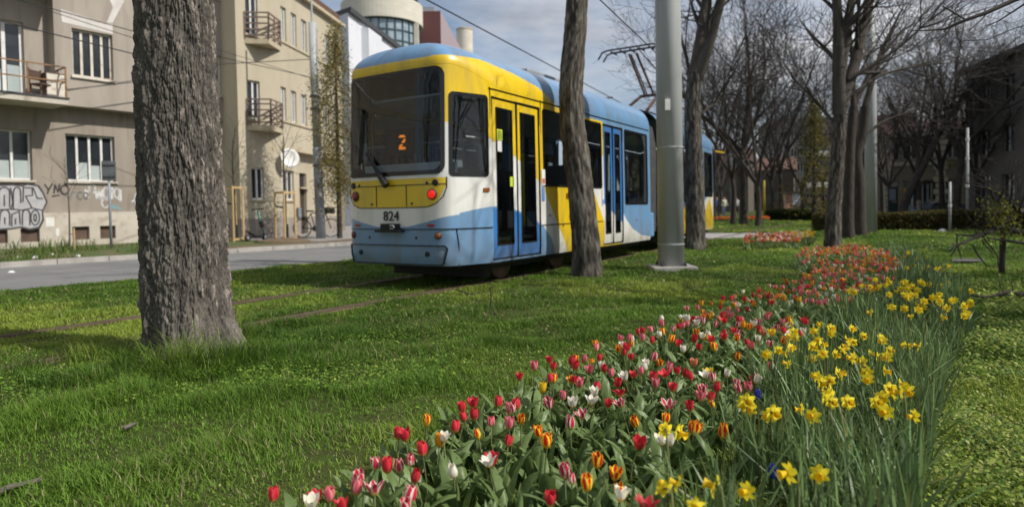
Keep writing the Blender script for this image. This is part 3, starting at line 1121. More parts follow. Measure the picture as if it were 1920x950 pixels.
class Car:
    """one body section: plan path (u across, v forward from the end), s = 0 in the middle of the end face"""

    def __init__(c, Lc):
        half = [(0, 0), (.3, .002), (.55, .012), (.74, .038), (.84, .09), (.90, .17), (.95, .30), (1.03, .56), (1.085, .76), (1.112, .9), (HW, 1.05), (HW, Lc)]
        # smooth the corner by subdividing and averaging, straight part kept
        pts = [Vector((x, y, 0)) for x, y in half[:-1]]
        for _ in range(3):
            q = [pts[0]]
            for a, b in zip(pts[:-1], pts[1:]):
                q += [a.lerp(b, .25), a.lerp(b, .75)]
            q.append(pts[-1])
            pts = q
        pts = [Vector((p.x, NOSE + p.y * (1.05 - NOSE) / 1.05, 0)) for p in pts]
        pts.append(Vector((HW, Lc, 0)))
        full = [Vector((-p.x, p.y, 0)) for p in pts[:0:-1]] + pts
        arr = np.array([(p.x, p.y) for p in full])
        seg = np.hypot(*np.diff(arr, axis=0).T)
        c.cum = np.concatenate([[0], np.cumsum(seg)])
        mid = len(pts) - 1
        c.cum -= c.cum[mid]
        c.arr = arr
        c.smax = c.cum[-1]
        c.s_str = c.smax - (Lc - 1.05)
        c.L = Lc

    def sv(c, v):
        """arc position on the right side at distance v from the end"""
        if v >= 1.05:
            return c.s_str + v - 1.05
        i = len(c.arr) // 2
        return float(np.interp(v, c.arr[i:, 1], c.cum[i:]))

    def su(c, u):
        i = len(c.arr) // 2
        k = i + np.argmax(c.arr[i:, 0] >= HW - 1e-4)
        return float(np.sign(u) * np.interp(abs(u), c.arr[i:k + 1, 0], c.cum[i:k + 1]))

    def pos(c, s, z, off=0.0):
        s = np.asarray(s, float); z = np.asarray(z, float)
        u = np.interp(s, c.cum, c.arr[:, 0]); v = np.interp(s, c.cum, c.arr[:, 1])
        e = .01
        du = np.interp(s + e, c.cum, c.arr[:, 0]) - np.interp(s - e, c.cum, c.arr[:, 0])
        dv = np.interp(s + e, c.cum, c.arr[:, 1]) - np.interp(s - e, c.cum, c.arr[:, 1])
        ln = np.hypot(du, dv) + 1e-9
        nu, nv = dv / ln, -du / ln
        # tuck-in at the skirt, slight tumblehome above the waist
        k = 1 - .022 * np.clip((.55 - z) / .25, 0, 1) ** 2 - .012 * np.clip((z - 1.5) / 1.3, 0, 1)
        wv = np.clip(1 - v / 1.6, 0, 1) ** 1.2
        vv = v + .05 * np.clip((.5 - z) / .2, 0, 1) ** 2 * wv + .06 * np.clip((z - 1.4) / 1.5, 0, 1) * wv
        return np.stack([(u + nu * off) * k, vv + nv * off, z], -1)

    def zmap(c, s, z):
        v = np.interp(s, c.cum, c.arr[:, 1])
        t = np.clip((1.15 - v) / .85, 0, 1)
        zt = 2.74 + .215 * t * t * (3 - 2 * t)
        return np.where(z > 2.62, 2.62 + (z - 2.62) * (zt - 2.62) / .12, z), zt

    def roof(c, s, th):
        """th 0..pi/2 from the cantrail to the ridge"""
        zt = c.zmap(s, np.full_like(np.asarray(s, float), 2.74))[1]
        p = c.pos(s, zt)
        wv = np.clip(1 - (p[..., 1] - NOSE) / 1.9, 0, 1) ** 1.1
        k = np.cos(th) ** .7
        p[..., 0] *= k
        p[..., 1] += wv * (1 - np.cos(th) ** 1.0) * .42
        p[..., 2] = zt + (3.35 - zt) * np.sin(th) ** .9
        return p


def interp(x, xs, ys):
    return np.interp(x, xs, ys)


def livery_rear(u, v, z):
    """colour per face for the rear section (pattern of the paint, in metres of the tram)"""
    n = len(u)
    v = np.where(v < 1.05, (v - NOSE) * 1.05 / (1.05 - NOSE), v)
    c = np.tile(np.array(C_WHT), (n, 1))
    au = np.abs(u)
    # upper yellow / white border falling along the side
    yb = interp(v, [0, .2, .9, 1.55, 2.1, 2.3, 3.12, 3.2, 4.1], [2.2, 2.2, 2.03, 1.83, 1.56, 1.46, .42, .2, .2])
    c[z > yb] = C_YEL
    m = (v > 4.1) & (z > interp(v, [4.1, 4.25, 4.95], [1.5, 1.3, .42])) & (z < 2.0)
    c[m] = C_WHT
    c[(v > 5.55)] = C_BLU
    m = (v > 4.65) & (v <= 5.65) & (z > 1.1)
    c[m] = C_BLU
    m = (v > 5.5) & (z < interp(v, [5.5, 5.75, 6.1, 6.6, 7.2], [1.02, .80, .60, .45, .40]))
    c[m] = C_WHT
    # blue wave at the bottom
    wave = np.where(v < .30, interp(au, [0, .3, .6, .85, .95], [.83, .85, .91, .975, 1.0]), 0)
    side = interp(v, [.2, .55, .9, 1.4, 1.8, 2.1, 2.35, 2.6, 2.82], [1.0, 1.06, 1.10, 1.08, 1.0, .92, .78, .58, .2])
    wave = np.where(v < .30, wave, side)
    c[z < wave] = C_BLU
    # roof
    top = interp(v, [0, .3, .9, 1.6, 2.3, 2.95], [3.065, 3.075, 3.10, 3.04, 2.92, 2.66])
    c[(z > top) | ((z > 2.64) & (v > 2.95))] = C_BLU
    # rear lamp panel
    pan = (v < .34) & (z < 1.49) & (z > 1.10 + .30 * np.clip((au - .62) / .25, 0, 1) ** 2.2) & (au < .865)
    c[pan] = C_YEL
    return c


def livery_front(u, v, z):
    n = len(u)
    c = np.tile(np.array(C_BLU), (n, 1))
    c[(z < interp(v, [0, 1.2, 2.5, 4.2, 5.5, 6.6], [1.0, 1.5, 1.1, .8, .9, .5]))] = C_WHT
    c[(v > .8) & (v < 3) & (z < interp(v, [.8, 1.5, 3.0], [.4, 1.3, .3]))] = C_YEL
    c[(v > 3.9) & (v < 5.2) & (z < interp(v, [3.9, 4.4, 5.2], [.4, 1.1, .5]))] = C_YEL
    c[(z < interp(v, [0, .6, 1.0], [.8, .7, .2]))] = C_BLU
    c[(v < .6) & (z > 2.6) & (z < 2.95)] = C_YEL
    c[(v < .6) & (z > 1.5) & (z < 2.3)] = C_YEL
    c[(z > 2.95)] = C_BLU
    return c


def dedupe(xs, extra, lo, hi):
    a = np.unique(np.round(np.concatenate([xs, np.array([e for e in extra if lo < e < hi])]), 4))
    keep = [a[0]]
    ex = set(np.round(extra, 4))
    for x in a[1:]:
        if x - keep[-1] < .004 and x not in ex:
            continue
        keep.append(x)
    return np.array(keep)


def grid_mesh(name, P, keepmask, colf, mat, parent, par_uv=None):
    nz_, ns_ = P.shape[:2]
    idx = np.arange(nz_ * ns_).reshape(nz_, ns_)
    q = np.stack([idx[:-1, :-1], idx[:-1, 1:], idx[1:, 1:], idx[1:, :-1]], -1).reshape(-1, 4)
    V = P.reshape(-1, 3)
    if keepmask is not None:
        q = q[keepmask.ravel()]
    fc = V[q].mean(1)
    col = colf(fc[:, 0], fc[:, 1], fc[:, 2])
    me = mesh_np(name, V, q, mat, col=col, coldom='FACE', smooth=True)
    return link(name, me, parent)


def build_car(root, car, livery, openings, bodyname, ds=.012, dz=.011):
    """openings: (s0, s1, z0, z1) holes"""
    s_all = np.arange(-car.smax, car.smax, ds)
    S = dedupe(np.append(s_all, car.smax), [o[0] for o in openings] + [o[1] for o in openings], -car.smax, car.smax)
    Z = dedupe(np.arange(.33, 2.741, dz), [o[2] for o in openings] + [o[3] for o in openings], .33, 2.75)
    if dz < .02:
        ed = [o[2] for o in openings] + [o[3] for o in openings]
        fine = np.arange(.80, 1.13, .0045)
        Z = np.concatenate([Z[(Z < .797) | (Z > 1.133)], fine])
        Z = np.sort(Z)
    SS, ZZ = np.meshgrid(S, Z)
    P = car.pos(SS, car.zmap(SS, ZZ)[0])
    sc, zc_ = (S[:-1] + S[1:]) / 2, (Z[:-1] + Z[1:]) / 2
    SCc, ZC = np.meshgrid(sc, zc_)
    keep = np.ones(SCc.shape, bool)
    for a, b, c, d in openings:
        keep &= ~((SCc > a) & (SCc < b) & (ZC > c) & (ZC < d))
    b = grid_mesh(bodyname, P, keep, livery, M_body, root)
    th = np.linspace(0, math.pi / 2, 60)
    Sr = np.arange(-car.smax, car.smax + .001, .025)
    S2, T2 = np.meshgrid(Sr, th)
    rf = grid_mesh('roof', car.roof(S2, T2), None, lambda u, v, z: livery(u, v, np.maximum(z, 2.66)), M_body, root)
    return b, rf


def panel(root, car, s0, s1, z0, z1, r, off, border, name='window', glass=None, frame=None, n=8):
    """rounded window: black surround as the part, the glass its sub-part; follows the body's curve"""
    def outl(i, n=n):
        a0, a1, b0, b1, rr = s0 + i, s1 - i, z0 + i, z1 - i, max(r - i, .012)
        pts = []
        for cx, cz, st in ((a1 - rr, b1 - rr, 0), (a0 + rr, b1 - rr, 90), (a0 + rr, b0 + rr, 180), (a1 - rr, b0 + rr, 270)):
            for k in range(n + 1):
                t = R(st + 90 * k / n)
                pts.append((cx + rr * math.cos(t), cz + rr * math.sin(t)))
        # extra points along the long straight edges so that the panel follows the curved plan
        res = []
        for (x, y), (x2, y2) in zip(pts, pts[1:] + pts[:1]):
            m = max(1, int(math.hypot(x2 - x, y2 - y) / .06))
            for k in range(m):
                res.append((x + (x2 - x) * k / m, y + (y2 - y) * k / m))
        return res
    A = outl(0)
    cs, cz = (s0 + s1) / 2, (z0 + z1) / 2
    fx, fz = (s1 - s0 - 2 * border) / (s1 - s0), (z1 - z0 - 2 * border) / (z1 - z0)
    Bp = [(cs + (x - cs) * fx, cz + (y - cz) * fz) for x, y in A]
    def P3(pts, o):
        return [tuple(p) for p in car.pos(np.array([p[0] for p in pts]), np.array([p[1] for p in pts]), o)]
    m = len(A)
    mb = MB()
    mb.add(P3(A, off) + P3(Bp, off) + P3(A, off - .035), [(i, (i + 1) % m, m + (i + 1) % m, m + i) for i in range(m)] +
           [(i, 2 * m + i, 2 * m + (i + 1) % m, (i + 1) % m) for i in range(m)])
    fr = mb.build(name, frame or M_frit, root)
    rings = []
    for t in (1.0, .8, .6, .4, .2):
        rings.append([(cs + (x - cs) * t, cz + (y - cz) * t) for x, y in Bp])
    mb = MB()
    V, F = [], []
    for rg in rings:
        V += P3(rg, off - .003)
    V += P3([(cs, cz)], off - .003)
    for k in range(4):
        F += [(k * m + i, k * m + (i + 1) % m, (k + 1) * m + (i + 1) % m, (k + 1) * m + i) for i in range(m)]
    F += [(4 * m + i, 4 * m + (i + 1) % m, 5 * m) for i in range(m)]
    mb.add(V, F)
    mb.build('pane', glass or M_tglass, fr, smooth=True)
    return fr


TRAM = thing('tram', 'blue, yellow and white articulated tram on the grass track, seen from its rear', 'tram', T_O, -R(TRAM_AZ))
LC = 7.15
car = Car(LC)
WT = 2.60
DOORS = [(.96, 2.27, .36), (4.66, 5.60, .36)]
rear_ops = []
ws = (-car.su(.85), car.su(.85), 1.53, 2.93)
# windscreen hole only up to the cantrail, the rest of it lies on the roof sheet below the dome
eW = .03
rear_ops.append((ws[0] + eW, ws[1] - eW, 1.53 + eW, 2.62 + (2.90 - 2.62) * .12 / .335))
cw = (car.su(.885), car.sv(.88), 1.50, 2.60)
rear_ops += [(cw[0] + .02, cw[1] - .02, cw[2] + .02, cw[3] - .02), (-cw[1] + .02, -cw[0] - .02, cw[2] + .02, cw[3] - .02)]
sidew = [(2.36, 3.36, 1.40, WT), (3.40, 4.58, 1.40, WT), (5.68, 6.98, 1.10, WT)]
leftw = [(.98, 2.2, 1.40, WT), (2.26, 3.36, 1.40, WT), (3.40, 4.58, 1.40, WT), (4.64, 5.62, 1.2, WT), (5.68, 6.98, 1.10, WT)]
for a, b, c, d in sidew:
    rear_ops.append((car.sv(a) + .02, car.sv(b) - .02, c + .02, d - .02))
for a, b, c, d in leftw:
    rear_ops.append((-car.sv(b) + .02, -car.sv(a) - .02, c + .02, d - .02))
for a, b, z0 in DOORS:
    rear_ops.append((car.sv(a), car.sv(b), z0, WT))
body, roof = build_car(TRAM, car, livery_rear, rear_ops, 'body')
# glazing
panel(TRAM, car, ws[0], ws[1], ws[2], ws[3], .13, .012, .055, name='windscreen')
for sg in (1, -1):
    a, b = sorted((sg * cw[0], sg * cw[1]))
    panel(TRAM, car, a, b, cw[2], cw[3], .06, .010, .05)
for a, b, c, d in sidew:
    panel(TRAM, car, car.sv(a), car.sv(b), c, d, .05, .008, .04)
for a, b, c, d in leftw:
    panel(TRAM, car, -car.sv(b), -car.sv(a), c, d, .05, .008, .04)
# window divisions (sliding vents)
def bar_on(car, s0, z0, s1, z1, wd, off, mb):
    p, q = car.pos(s0, z0, off), car.pos(s1, z1, off)
    mb.bar(tuple(p), tuple(q), wd, .012)
mb = MB()
for a, b, c, d in sidew[:2]:
    bar_on(car, car.sv(a) + .05, 2.15, car.sv(b) - .05, 2.15, .03, .006, mb)
mb.build('window_bar', M_frit, TRAM)

# doors: two leaves each, recessed a little
M_seal = M_black
for di, (a, b, z0) in enumerate(DOORS):
    mid = (a + b) / 2
    for l0, l1 in ((a + .015, mid - .012), (mid + .012, b - .015)):
        S = dedupe(np.arange(car.sv(l0), car.sv(l1), .02), [car.sv(l0), car.sv(l1), car.sv(l0 + .095), car.sv(l1 - .095)], car.sv(l0) - 1e-6, car.sv(l1) + 1e-6)
        S = np.unique(np.append(S, car.sv(l1)))
        Z = dedupe(np.arange(z0 + .02, WT - .02, .016), [z0 + .20, WT - .13], z0, WT)
        SS, ZZ = np.meshgrid(S, Z)
        P = car.pos(SS, ZZ, -.022)
        sc, zc_ = np.meshgrid((S[:-1] + S[1:]) / 2, (Z[:-1] + Z[1:]) / 2)
        hole = (sc > car.sv(l0 + .095)) & (sc < car.sv(l1 - .095)) & (zc_ > z0 + .20) & (zc_ < WT - .13)
        def dl(u, v, z, di=di):
            if di == 0:
                c = livery_rear(u, v, z)
                lo = z < interp(v, [.9, 1.6, 2.3], [1.09, 1.02, .80])
                c[z > 2.0 - 1.0 * (v - 1.0) * .35] = c[z > 2.0 - 1.0 * (v - 1.0) * .35]
                c[lo] = C_DBL
                return c
            c = np.tile(np.array(C_DBL), (len(u), 1))
            c[z < interp(v, [4.66, 5.6], [1.15, .75])] = C_WHT
            return c
        lf = grid_mesh('door', P, ~hole, dl, M_body, TRAM)
        g0 = [car.pos(s_, z_, -.03) for s_, z_ in ((car.sv(l0 + .08), z0 + .18), (car.sv(l1 - .08), z0 + .18), (car.sv(l1 - .08), WT - .11), (car.sv(l0 + .08), WT - .11))]
        mbx = MB(); mbx.quad(*[tuple(p) for p in g0]); mbx.build('pane', M_tglass, lf)
        gb = MB()
        for k in range(4):
            s_a, z_a = ((car.sv(l0 + .1), z0 + .205), (car.sv(l1 - .1), z0 + .205), (car.sv(l1 - .1), WT - .135), (car.sv(l0 + .1), WT - .135))[k]
            k2 = (k + 1) % 4
            s_b, z_b = ((car.sv(l0 + .1), z0 + .205), (car.sv(l1 - .1), z0 + .205), (car.sv(l1 - .1), WT - .135), (car.sv(l0 + .1), WT - .135))[k2]
            bar_on(car, s_a, z_a, s_b, z_b, .014, -.018, gb)
        gb.build('glass_seal', M_seal, lf)
    # black gaps round the doorway
    mb = MB()
    for vv in (a - .004, mid, b + .004):
        p, q = car.pos(car.sv(vv), z0, -.012), car.pos(car.sv(vv), WT, -.012)
        mb.bar(tuple(p), tuple(q), .022, .03)
    bar_on(car, car.sv(a), WT, car.sv(b), WT, .03, -.01, mb)
    bar_on(car, car.sv(a), z0 + .005, car.sv(b), z0 + .005, .03, -.01, mb)
    mb.build('door_frame', M_black, TRAM)
    # grab rails behind the door glass
    mb = MB()
    for vv in (a + .25, b - .25):
        p, q = car.pos(car.sv(vv), .8, -.16), car.pos(car.sv(vv), 1.9, -.16)
        mb.tube([tuple(p), tuple(q)], .016, 6)
    mb.build('grab_rail', pm('yellow_rail', (.65, .5, .03), rough=.4), TRAM)
    MB().bx((HW - .45, a, .30), (HW - .06, b, .36)).build('step', M_dark, TRAM)


def flat_on(car, pts, off, name, mat, parent, t=.006):
    """thin shape lying on the body: pts in (s, z)"""
    P = [tuple(p) for p in car.pos(np.array([p[0] for p in pts]), np.array([p[1] for p in pts]), off)]
    Q = [tuple(p) for p in car.pos(np.array([p[0] for p in pts]), np.array([p[1] for p in pts]), off - t - .004)]
    n = len(pts)
    return MB().add(P + Q, [tuple(range(n))] + [(i, n + i, n + (i + 1) % n, (i + 1) % n) for i in range(n)]).build(name, mat, parent)


def rect_on(car, s0, s1, z0, z1):
    return [(s0, z0), (s1, z0), (s1, z1), (s0, z1)]


# stickers by the doors
M_stk = [pm('sticker_lime', (.52, .62, .05)), pm('sticker_white', (.75, .75, .73)), pm('sticker_red', (.55, .16, .10)), pm('sticker_blue', (.12, .25, .55))]
s_ = car.sv(1.14)
for (s0, s1, z0, z1, k, o) in ((1.10, 1.24, 2.02, 2.17, 0, -.02), (1.11, 1.22, 1.86, 2.01, 1, -.02), (1.42, 1.53, 1.38, 1.52, 0, -.02),
                               (2.29, 2.40, 1.42, 1.66, 1, .012), (2.30, 2.39, 1.44, 1.52, 2, .014), (2.30, 2.38, 1.18, 1.40, 3, .012), (4.56, 4.64, 1.1, 1.4, 1, .012), (4.57, 4.63, 1.12, 1.2, 3, .014)):
    flat_on(car, rect_on(car, car.sv(s0), car.sv(s1), z0, z1), o, 'sticker', M_stk[k], TRAM, t=.001)
mb = MB()
for k in range(4):
    p = rect_on(car, car.sv(1.115), car.sv(1.225), 2.04 + k * .03, 2.05 + k * .03)
    P = [tuple(x) for x in car.pos(np.array([q[0] for q in p]), np.array([q[1] for q in p]), -.0185)]
    mb.quad(*P)
mb.build('sticker_print', M_black, TRAM)

# rear lamps and small fittings
M_tail = emitmat('lit_tail_lamp', (0.9, 0.02, 0.01), .75)
M_redl = pm('red_lens', (0.30, 0.012, 0.012), rough=.15, spec=.6)
M_amber = pm('amber_lens', (0.30, 0.09, 0.02), rough=.2)
M_lens = pm('dark_lens', (0.03, 0.03, 0.03), rough=.1)


def disc(car, s, z, r, off, name, mat, parent, depth=.03, n=20, rim=None):
    c0 = Vector(car.pos(s, z, 0)); c1 = Vector(car.pos(s, z, 1.0))
    q = (c1 - c0).normalized().to_track_quat('Z', 'Y').to_matrix().to_4x4()
    q.translation = c0
    o = MB().lathe([(r * .96, -.01), (r, off), (r * .92, off + depth * .5), (r * .55, off + depth * .9), (.001, off + depth)], n=n).xf(q).build(name, mat, parent, smooth=True)
    if rim:
        MB().lathe([(r, 0), (r * 1.16, 0), (r * 1.16, off + .008), (r * 1.02, off + .016)], n=n).xf(q).build('rim', rim, o)
    return o


for sg in (-1, 1):
    disc(car, car.su(.69) * sg, 1.27, .062, .008, 'tail_lamp', M_tail if sg > 0 else M_redl, TRAM, rim=M_dark)
    disc(car, car.su(.735) * sg, 1.42, .038, .004, 'indicator', M_lens, TRAM, depth=.012, rim=M_black)
    disc(car, car.su(.61) * sg, 1.42, .02, .003, 'button', M_lens, TRAM, depth=.01)
    disc(car, car.su(.36) * sg, 1.155, .018, .003, 'lock', M_dark, TRAM, depth=.01)
    flat_on(car, [(car.su(.66) * sg + .06 * math.cos(t), .865 + .018 * math.sin(t)) for t in np.linspace(0, 2 * math.pi, 14)[:-1]], .014, 'reflector', M_redl, TRAM)
    disc(car, car.su(.76) * sg, .73, .043, .006, 'fog_lamp', M_amber if sg > 0 else M_redl, TRAM, rim=M_dark)
    disc(car, car.su(.42) * sg, .70, .018, .003, 'towing_hole', M_black, TRAM, depth=.004)
    disc(car, car.su(.60) * sg, .49, .034, .016, 'hole_cover', M_black, TRAM, depth=.006)
flat_on(car, rect_on(car, car.sv(.78), car.sv(.88), 1.30, 1.35), .018, 'side_reflector', M_amber, TRAM)
flat_on(car, rect_on(car, car.sv(3.12), car.sv(3.2), 1.22, 1.30), .018, 'side_reflector', M_amber, TRAM)
for vv, zz in ((2.55, .95), (3.0, .78), (6.3, .78)):
    disc(car, car.sv(vv), zz, .02, .004, 'side_lamp', M_amber, TRAM, depth=.012, n=10)
# joints in the panels
mb = MB()
def seam(pts, wd=.012, off=.002):
    for (s0, z0), (s1, z1) in zip(pts[:-1], pts[1:]):
        m = max(1, int(abs(s1 - s0) / .08))
        for k in range(m):
            bar_on(car, s0 + (s1 - s0) * k / m, z0 + (z1 - z0) * k / m, s0 + (s1 - s0) * (k + 1) / m, z0 + (z1 - z0) * (k + 1) / m, wd, off, mb)
e1 = car.sv(.94)
seam([(-e1, .815), (e1, .815)], .02)
seam([(-car.su(.86), 1.40), (car.su(.86), 1.40)], .008)
for u_ in (-.27, .27):
    seam([(car.su(u_), 1.12), (car.su(u_), 1.40)], .008)
pa_ = [(car.su(.865), 1.49), (car.su(.865), 1.36), (car.su(.83), 1.24), (car.su(.74), 1.15), (car.su(.6), 1.105), (0, 1.10)]
seam(pa_, .01); seam([(-a, b) for a, b in pa_], .01)
for sg in (-1, 1):
    seam([(sg * car.su(.93), .81), (sg * (car.su(.93) + .03), .6), (sg * (car.su(.93) + .02), .30)], .014)
seam([(car.sv(2.29), .80), (car.sv(4.6), .80)], .012)
seam([(car.sv(3.38), .30), (car.sv(3.38), 1.38)], .012)
seam([(car.sv(.92), .30), (car.sv(.92), 2.72)], .012)
seam([(car.sv(2.31), .30), (car.sv(2.31), 2.72)], .012)
seam([(car.sv(.9), 2.70), (car.sv(7.1), 2.70)], .022)
mb.build('panel_joint', M_frit, TRAM)
# bumper: recessed panel framed by a black joint
bl = MB()
bs, bz0, bz1 = car.su(.86), .345, .60
pts = []
for cx, cz, st in ((bs - .05, bz1 - .05, 0), (-bs + .05, bz1 - .05, 90), (-bs + .09, bz0 + .05, 180), (bs - .09, bz0 + .05, 270)):
    for k in range(6):
        t = R(st + 90 * k / 5)
        pts.append((cx + .05 * math.cos(t), cz + .05 * math.sin(t)))
for p, q in zip(pts, pts[1:] + pts[:1]):
    m = max(1, int(math.hypot(q[0] - p[0], q[1] - p[1]) / .08))
    for k in range(m):
        bar_on(car, p[0] + (q[0] - p[0]) * k / m, p[1] + (q[1] - p[1]) * k / m, p[0] + (q[0] - p[0]) * (k + 1) / m, p[1] + (q[1] - p[1]) * (k + 1) / m, .026, .006, bl)
bl.build('bumper_panel_edge', M_frit, TRAM)
flat_on(car, [(car.su(x), z) for x, z in ((-.62, .80), (-.72, .76), (-.72, .64), (.72, .64), (.72, .76), (.62, .80))], .03, 'bumper_bar', pm('blue_bumper', C_BLU, tuple(x * .8 for x in C_BLU), scale=5, rough=.5), TRAM, t=.02) if False else None
# coupler hatch
hp = MB()
hp.box((0, .12, .845), (.30, .08, .09)); hp.box((0, .10, .79), (.46, .10, .03))
ht = hp.build('coupler_hatch', M_black, TRAM, bevel=.006)
MB().tube([(.05, .06, .865), (.11, .055, .865), (.125, .055, .845), (.11, .055, .825), (.05, .06, .825)], .011, 6).build('hook', M_steel, ht)
# wiper
wp = MB()
w0 = Vector(car.pos(-.02, 1.40, .07)); w1 = Vector(car.pos(-.42, 1.86, .055))
wp.tube([w0, w0.lerp(w1, .35)], [.05, .04], 8); wp.tube([w0.lerp(w1, .3), w1], [.034, .014], 8)
wo = wp.build('wiper', M_black, TRAM)
MB().bar(car.pos(-.58, 1.70, .03), car.pos(-.52, 2.48, .03), .022, .02).build('blade', M_black, wo)

# fleet number
def text_mesh(body, size, name, mat, parent, mtx, ext=.004, spacing=1.0):
    cu = bpy.data.curves.new(name, 'FONT')
    cu.body = body; cu.size = size; cu.extrude = ext; cu.align_x = 'CENTER'; cu.align_y = 'CENTER'
    cu.space_character = spacing
    ob = bpy.data.objects.new(name + '_curve', cu)
    COL.objects.link(ob)
    bpy.context.view_layer.update()
    me = bpy.data.meshes.new_from_object(ob.evaluated_get(bpy.context.evaluated_depsgraph_get()))
    bpy.data.objects.remove(ob)
    bpy.data.curves.remove(cu)
    me.name = name
    me.materials.clear(); me.materials.append(mat)
    o = link(name, me, parent)
    o.matrix_local = mtx
    return o

mt = Matrix.Translation(Vector(car.pos(0.0, .985, .012))) @ Matrix.Rotation(R(90), 4, 'X')
tx = text_mesh('824', .185, 'fleet_number', M_black, TRAM, mt, spacing=1.05)
# bolder strokes like the painted figures
o2 = tx.copy(); o2.data = tx.data
bpy.data.objects.remove(o2)
# route number in the rear window: rows of amber dots
M_led = emitmat('amber_led', (1.0, 0.26, 0.015), 1.0)
glyph = ["0111110", "1111111", "1100011", "0000011", "0000111", "0001110", "0011100", "0111000", "1110000", "1111111", "1111111"]
DISP = MB().box((.08, .32, 2.0), (.62, .05, .36)).build('route_display', M_black, TRAM)
mb = MB()
for r_, row in enumerate(glyph):
    for c_, ch in enumerate(row):
        if ch == '1' and r_ not in (2, 6):
            mb.box((.09 + (c_ - 3) * .0165, .292, 1.99 + (5 - r_) * .018), (.0155, .006, .0125))
mb.build('route_number', M_led, DISP)

# inside of the car: floor, ceiling, seats, poles, partition behind the rear window
M_floor = pm('grey_floor', (.10, .105, .11), rough=.8)
M_inside = pm('interior_panel', (.42, .43, .43), (.36, .37, .37), rough=.7)
M_seat = pm('dark_seat', (.03, .05, .10), (.05, .06, .08), rough=.8)
mb = MB(); mb.prism([(-.8, .45), (.8, .45), (1.05, 1.0), (1.05, LC), (-1.05, LC), (-1.05, 1.0)], .62, .66); mb.build('floor', M_floor, TRAM)
mb = MB(); mb.prism([(-.75, .6), (.75, .6), (.98, 1.0), (.98, LC), (-.98, LC), (-.98, 1.0)], 2.63, 2.66); mb.build('ceiling', M_inside, TRAM)
MB().bx((-.80, .50, .66), (.80, .58, 1.70)).build('rear_partition', M_inside, TRAM)
MB().bx((-.66, .34, 1.50), (.74, .50, 1.70)).build('rear_shelf', pm('pale_shelf', (.66, .70, .72), rough=.5), TRAM)
mb = MB(); mb.tube([(-.9, .6, 1.99), (.92, .6, 1.99)], .016, 6); mb.build('handrail', M_steel, TRAM)
mb = MB(); mb.tube([(1.0, .5, 2.02), (1.06, .84, 2.02)], .014, 6); mb.build('handrail', M_steel, TRAM)
for row, vv in enumerate((2.75, 3.55, 4.3, 6.2)):
    for uu in (-.82, -.38, .82):
        if uu > 0 and row == 3:
            continue
        st_ = MB().bx((uu - .2, vv - .2, 1.02), (uu + .2, vv + .22, 1.1))
        st_.box((uu, vv - .22, 1.42), (.4, .06, .72), rx=.12)
        st_.bx((uu - .03, vv - .03, .66), (uu + .03, vv + .03, 1.03))
        st_.build('seat', M_seat, TRAM)
mb = MB()
for vv in (2.4, 4.6, 5.6):
    for uu in (-.75, .75):
        mb.tube([(uu, vv, .66), (uu, vv, 2.63)], .018, 6)
        mb.build('pole', M_steel, TRAM)
        mb = MB()
# underframe, bogie
MB().bx((-.90, .95, .22), (.90, LC - .1, .42)).build('underframe', M_black, TRAM)
MB().bx((-.85, 1.1, .10), (.85, 1.25, .3)).build('lifeguard', M_black, TRAM)
for vv in (1.75, 3.55):
    for uu in (-.66, .66):
        MB().lathe([(.10, -.06), (.31, -.06), (.33, -.05), (.31, .05), (.10, .06)], (uu, vv, .33), 24, ax='x').build('wheel', M_rail, TRAM)
# cowls by the articulation
MB().bx((HW - .25, LC - .12, .38), (HW - .02, LC + .30, .92)).build('joint_cowl', pm('blue_cowl', C_BLU, rough=.4), TRAM, bevel=.04)

# second section, turned a little, and the bellows between
M2 = Matrix.Translation(Vector((0, LC + .62, 0))) @ Matrix.Rotation(R(3.0), 4, 'Z')
L2 = 6.7
car2 = Car(L2)
m180 = M2 @ Matrix.Translation(Vector((0, L2, 0))) @ Matrix.Rotation(math.pi, 4, 'Z')
FC = link('front_section', bpy.data.meshes.new('front_section'), TRAM)
bpy.data.objects.remove(FC)
ops2 = []
w2 = [(1.1, 2.2, 1.3, WT), (2.3, 3.4, 1.15, WT), (3.5, 4.6, 1.15, WT), (4.7, 6.0, 1.15, WT)]
for a, b, c, d in w2:
    ops2 += [(car2.sv(a) + .02, car2.sv(b) - .02, c + .02, d - .02), (-car2.sv(b) + .02, -car2.sv(a) - .02, c + .02, d - .02)]
ws2 = (-car2.su(.865), car2.su(.865), 1.53, 2.93)
ops2.append((ws2[0] + eW, ws2[1] - eW, 1.56, 2.62 + .28 * .12 / .335))
cw2 = (car2.su(.93), car2.sv(.86), 1.50, 2.60)
ops2 += [(cw2[0] + .02, cw2[1] - .02, 1.52, 2.58), (-cw2[1] + .02, -cw2[0] - .02, 1.52, 2.58)]
b2, r2 = build_car(TRAM, car2, livery_front, ops2, 'front_body', ds=.04, dz=.03)
b2.matrix_local = m180
r2.matrix_local = m180
for a, b, c, d in w2:
    for sgn in (1, -1):
        s0, s1 = sorted((sgn * car2.sv(a), sgn * car2.sv(b)))
        panel(TRAM, car2, s0, s1, c, d, .05, .008, .04).matrix_local = m180
panel(TRAM, car2, *ws2, .13, .012, .055, name='windscreen').matrix_local = m180
for sgn in (1, -1):
    s0, s1 = sorted((sgn * cw2[0], sgn * cw2[1]))
    panel(TRAM, car2, s0, s1, 1.5, 2.6, .06, .010, .05).matrix_local = m180
MB().bx((-.90, .1, .22), (.90, L2 - .8, .42)).build('underframe', M_black, TRAM).matrix_local = M2
mb = MB(); mb.prism([(-1.05, 0), (1.05, 0), (1.0, L2 - .6), (-1.0, L2 - .6)], .62, .66); mb.build('floor', M_floor, TRAM).matrix_local = M2
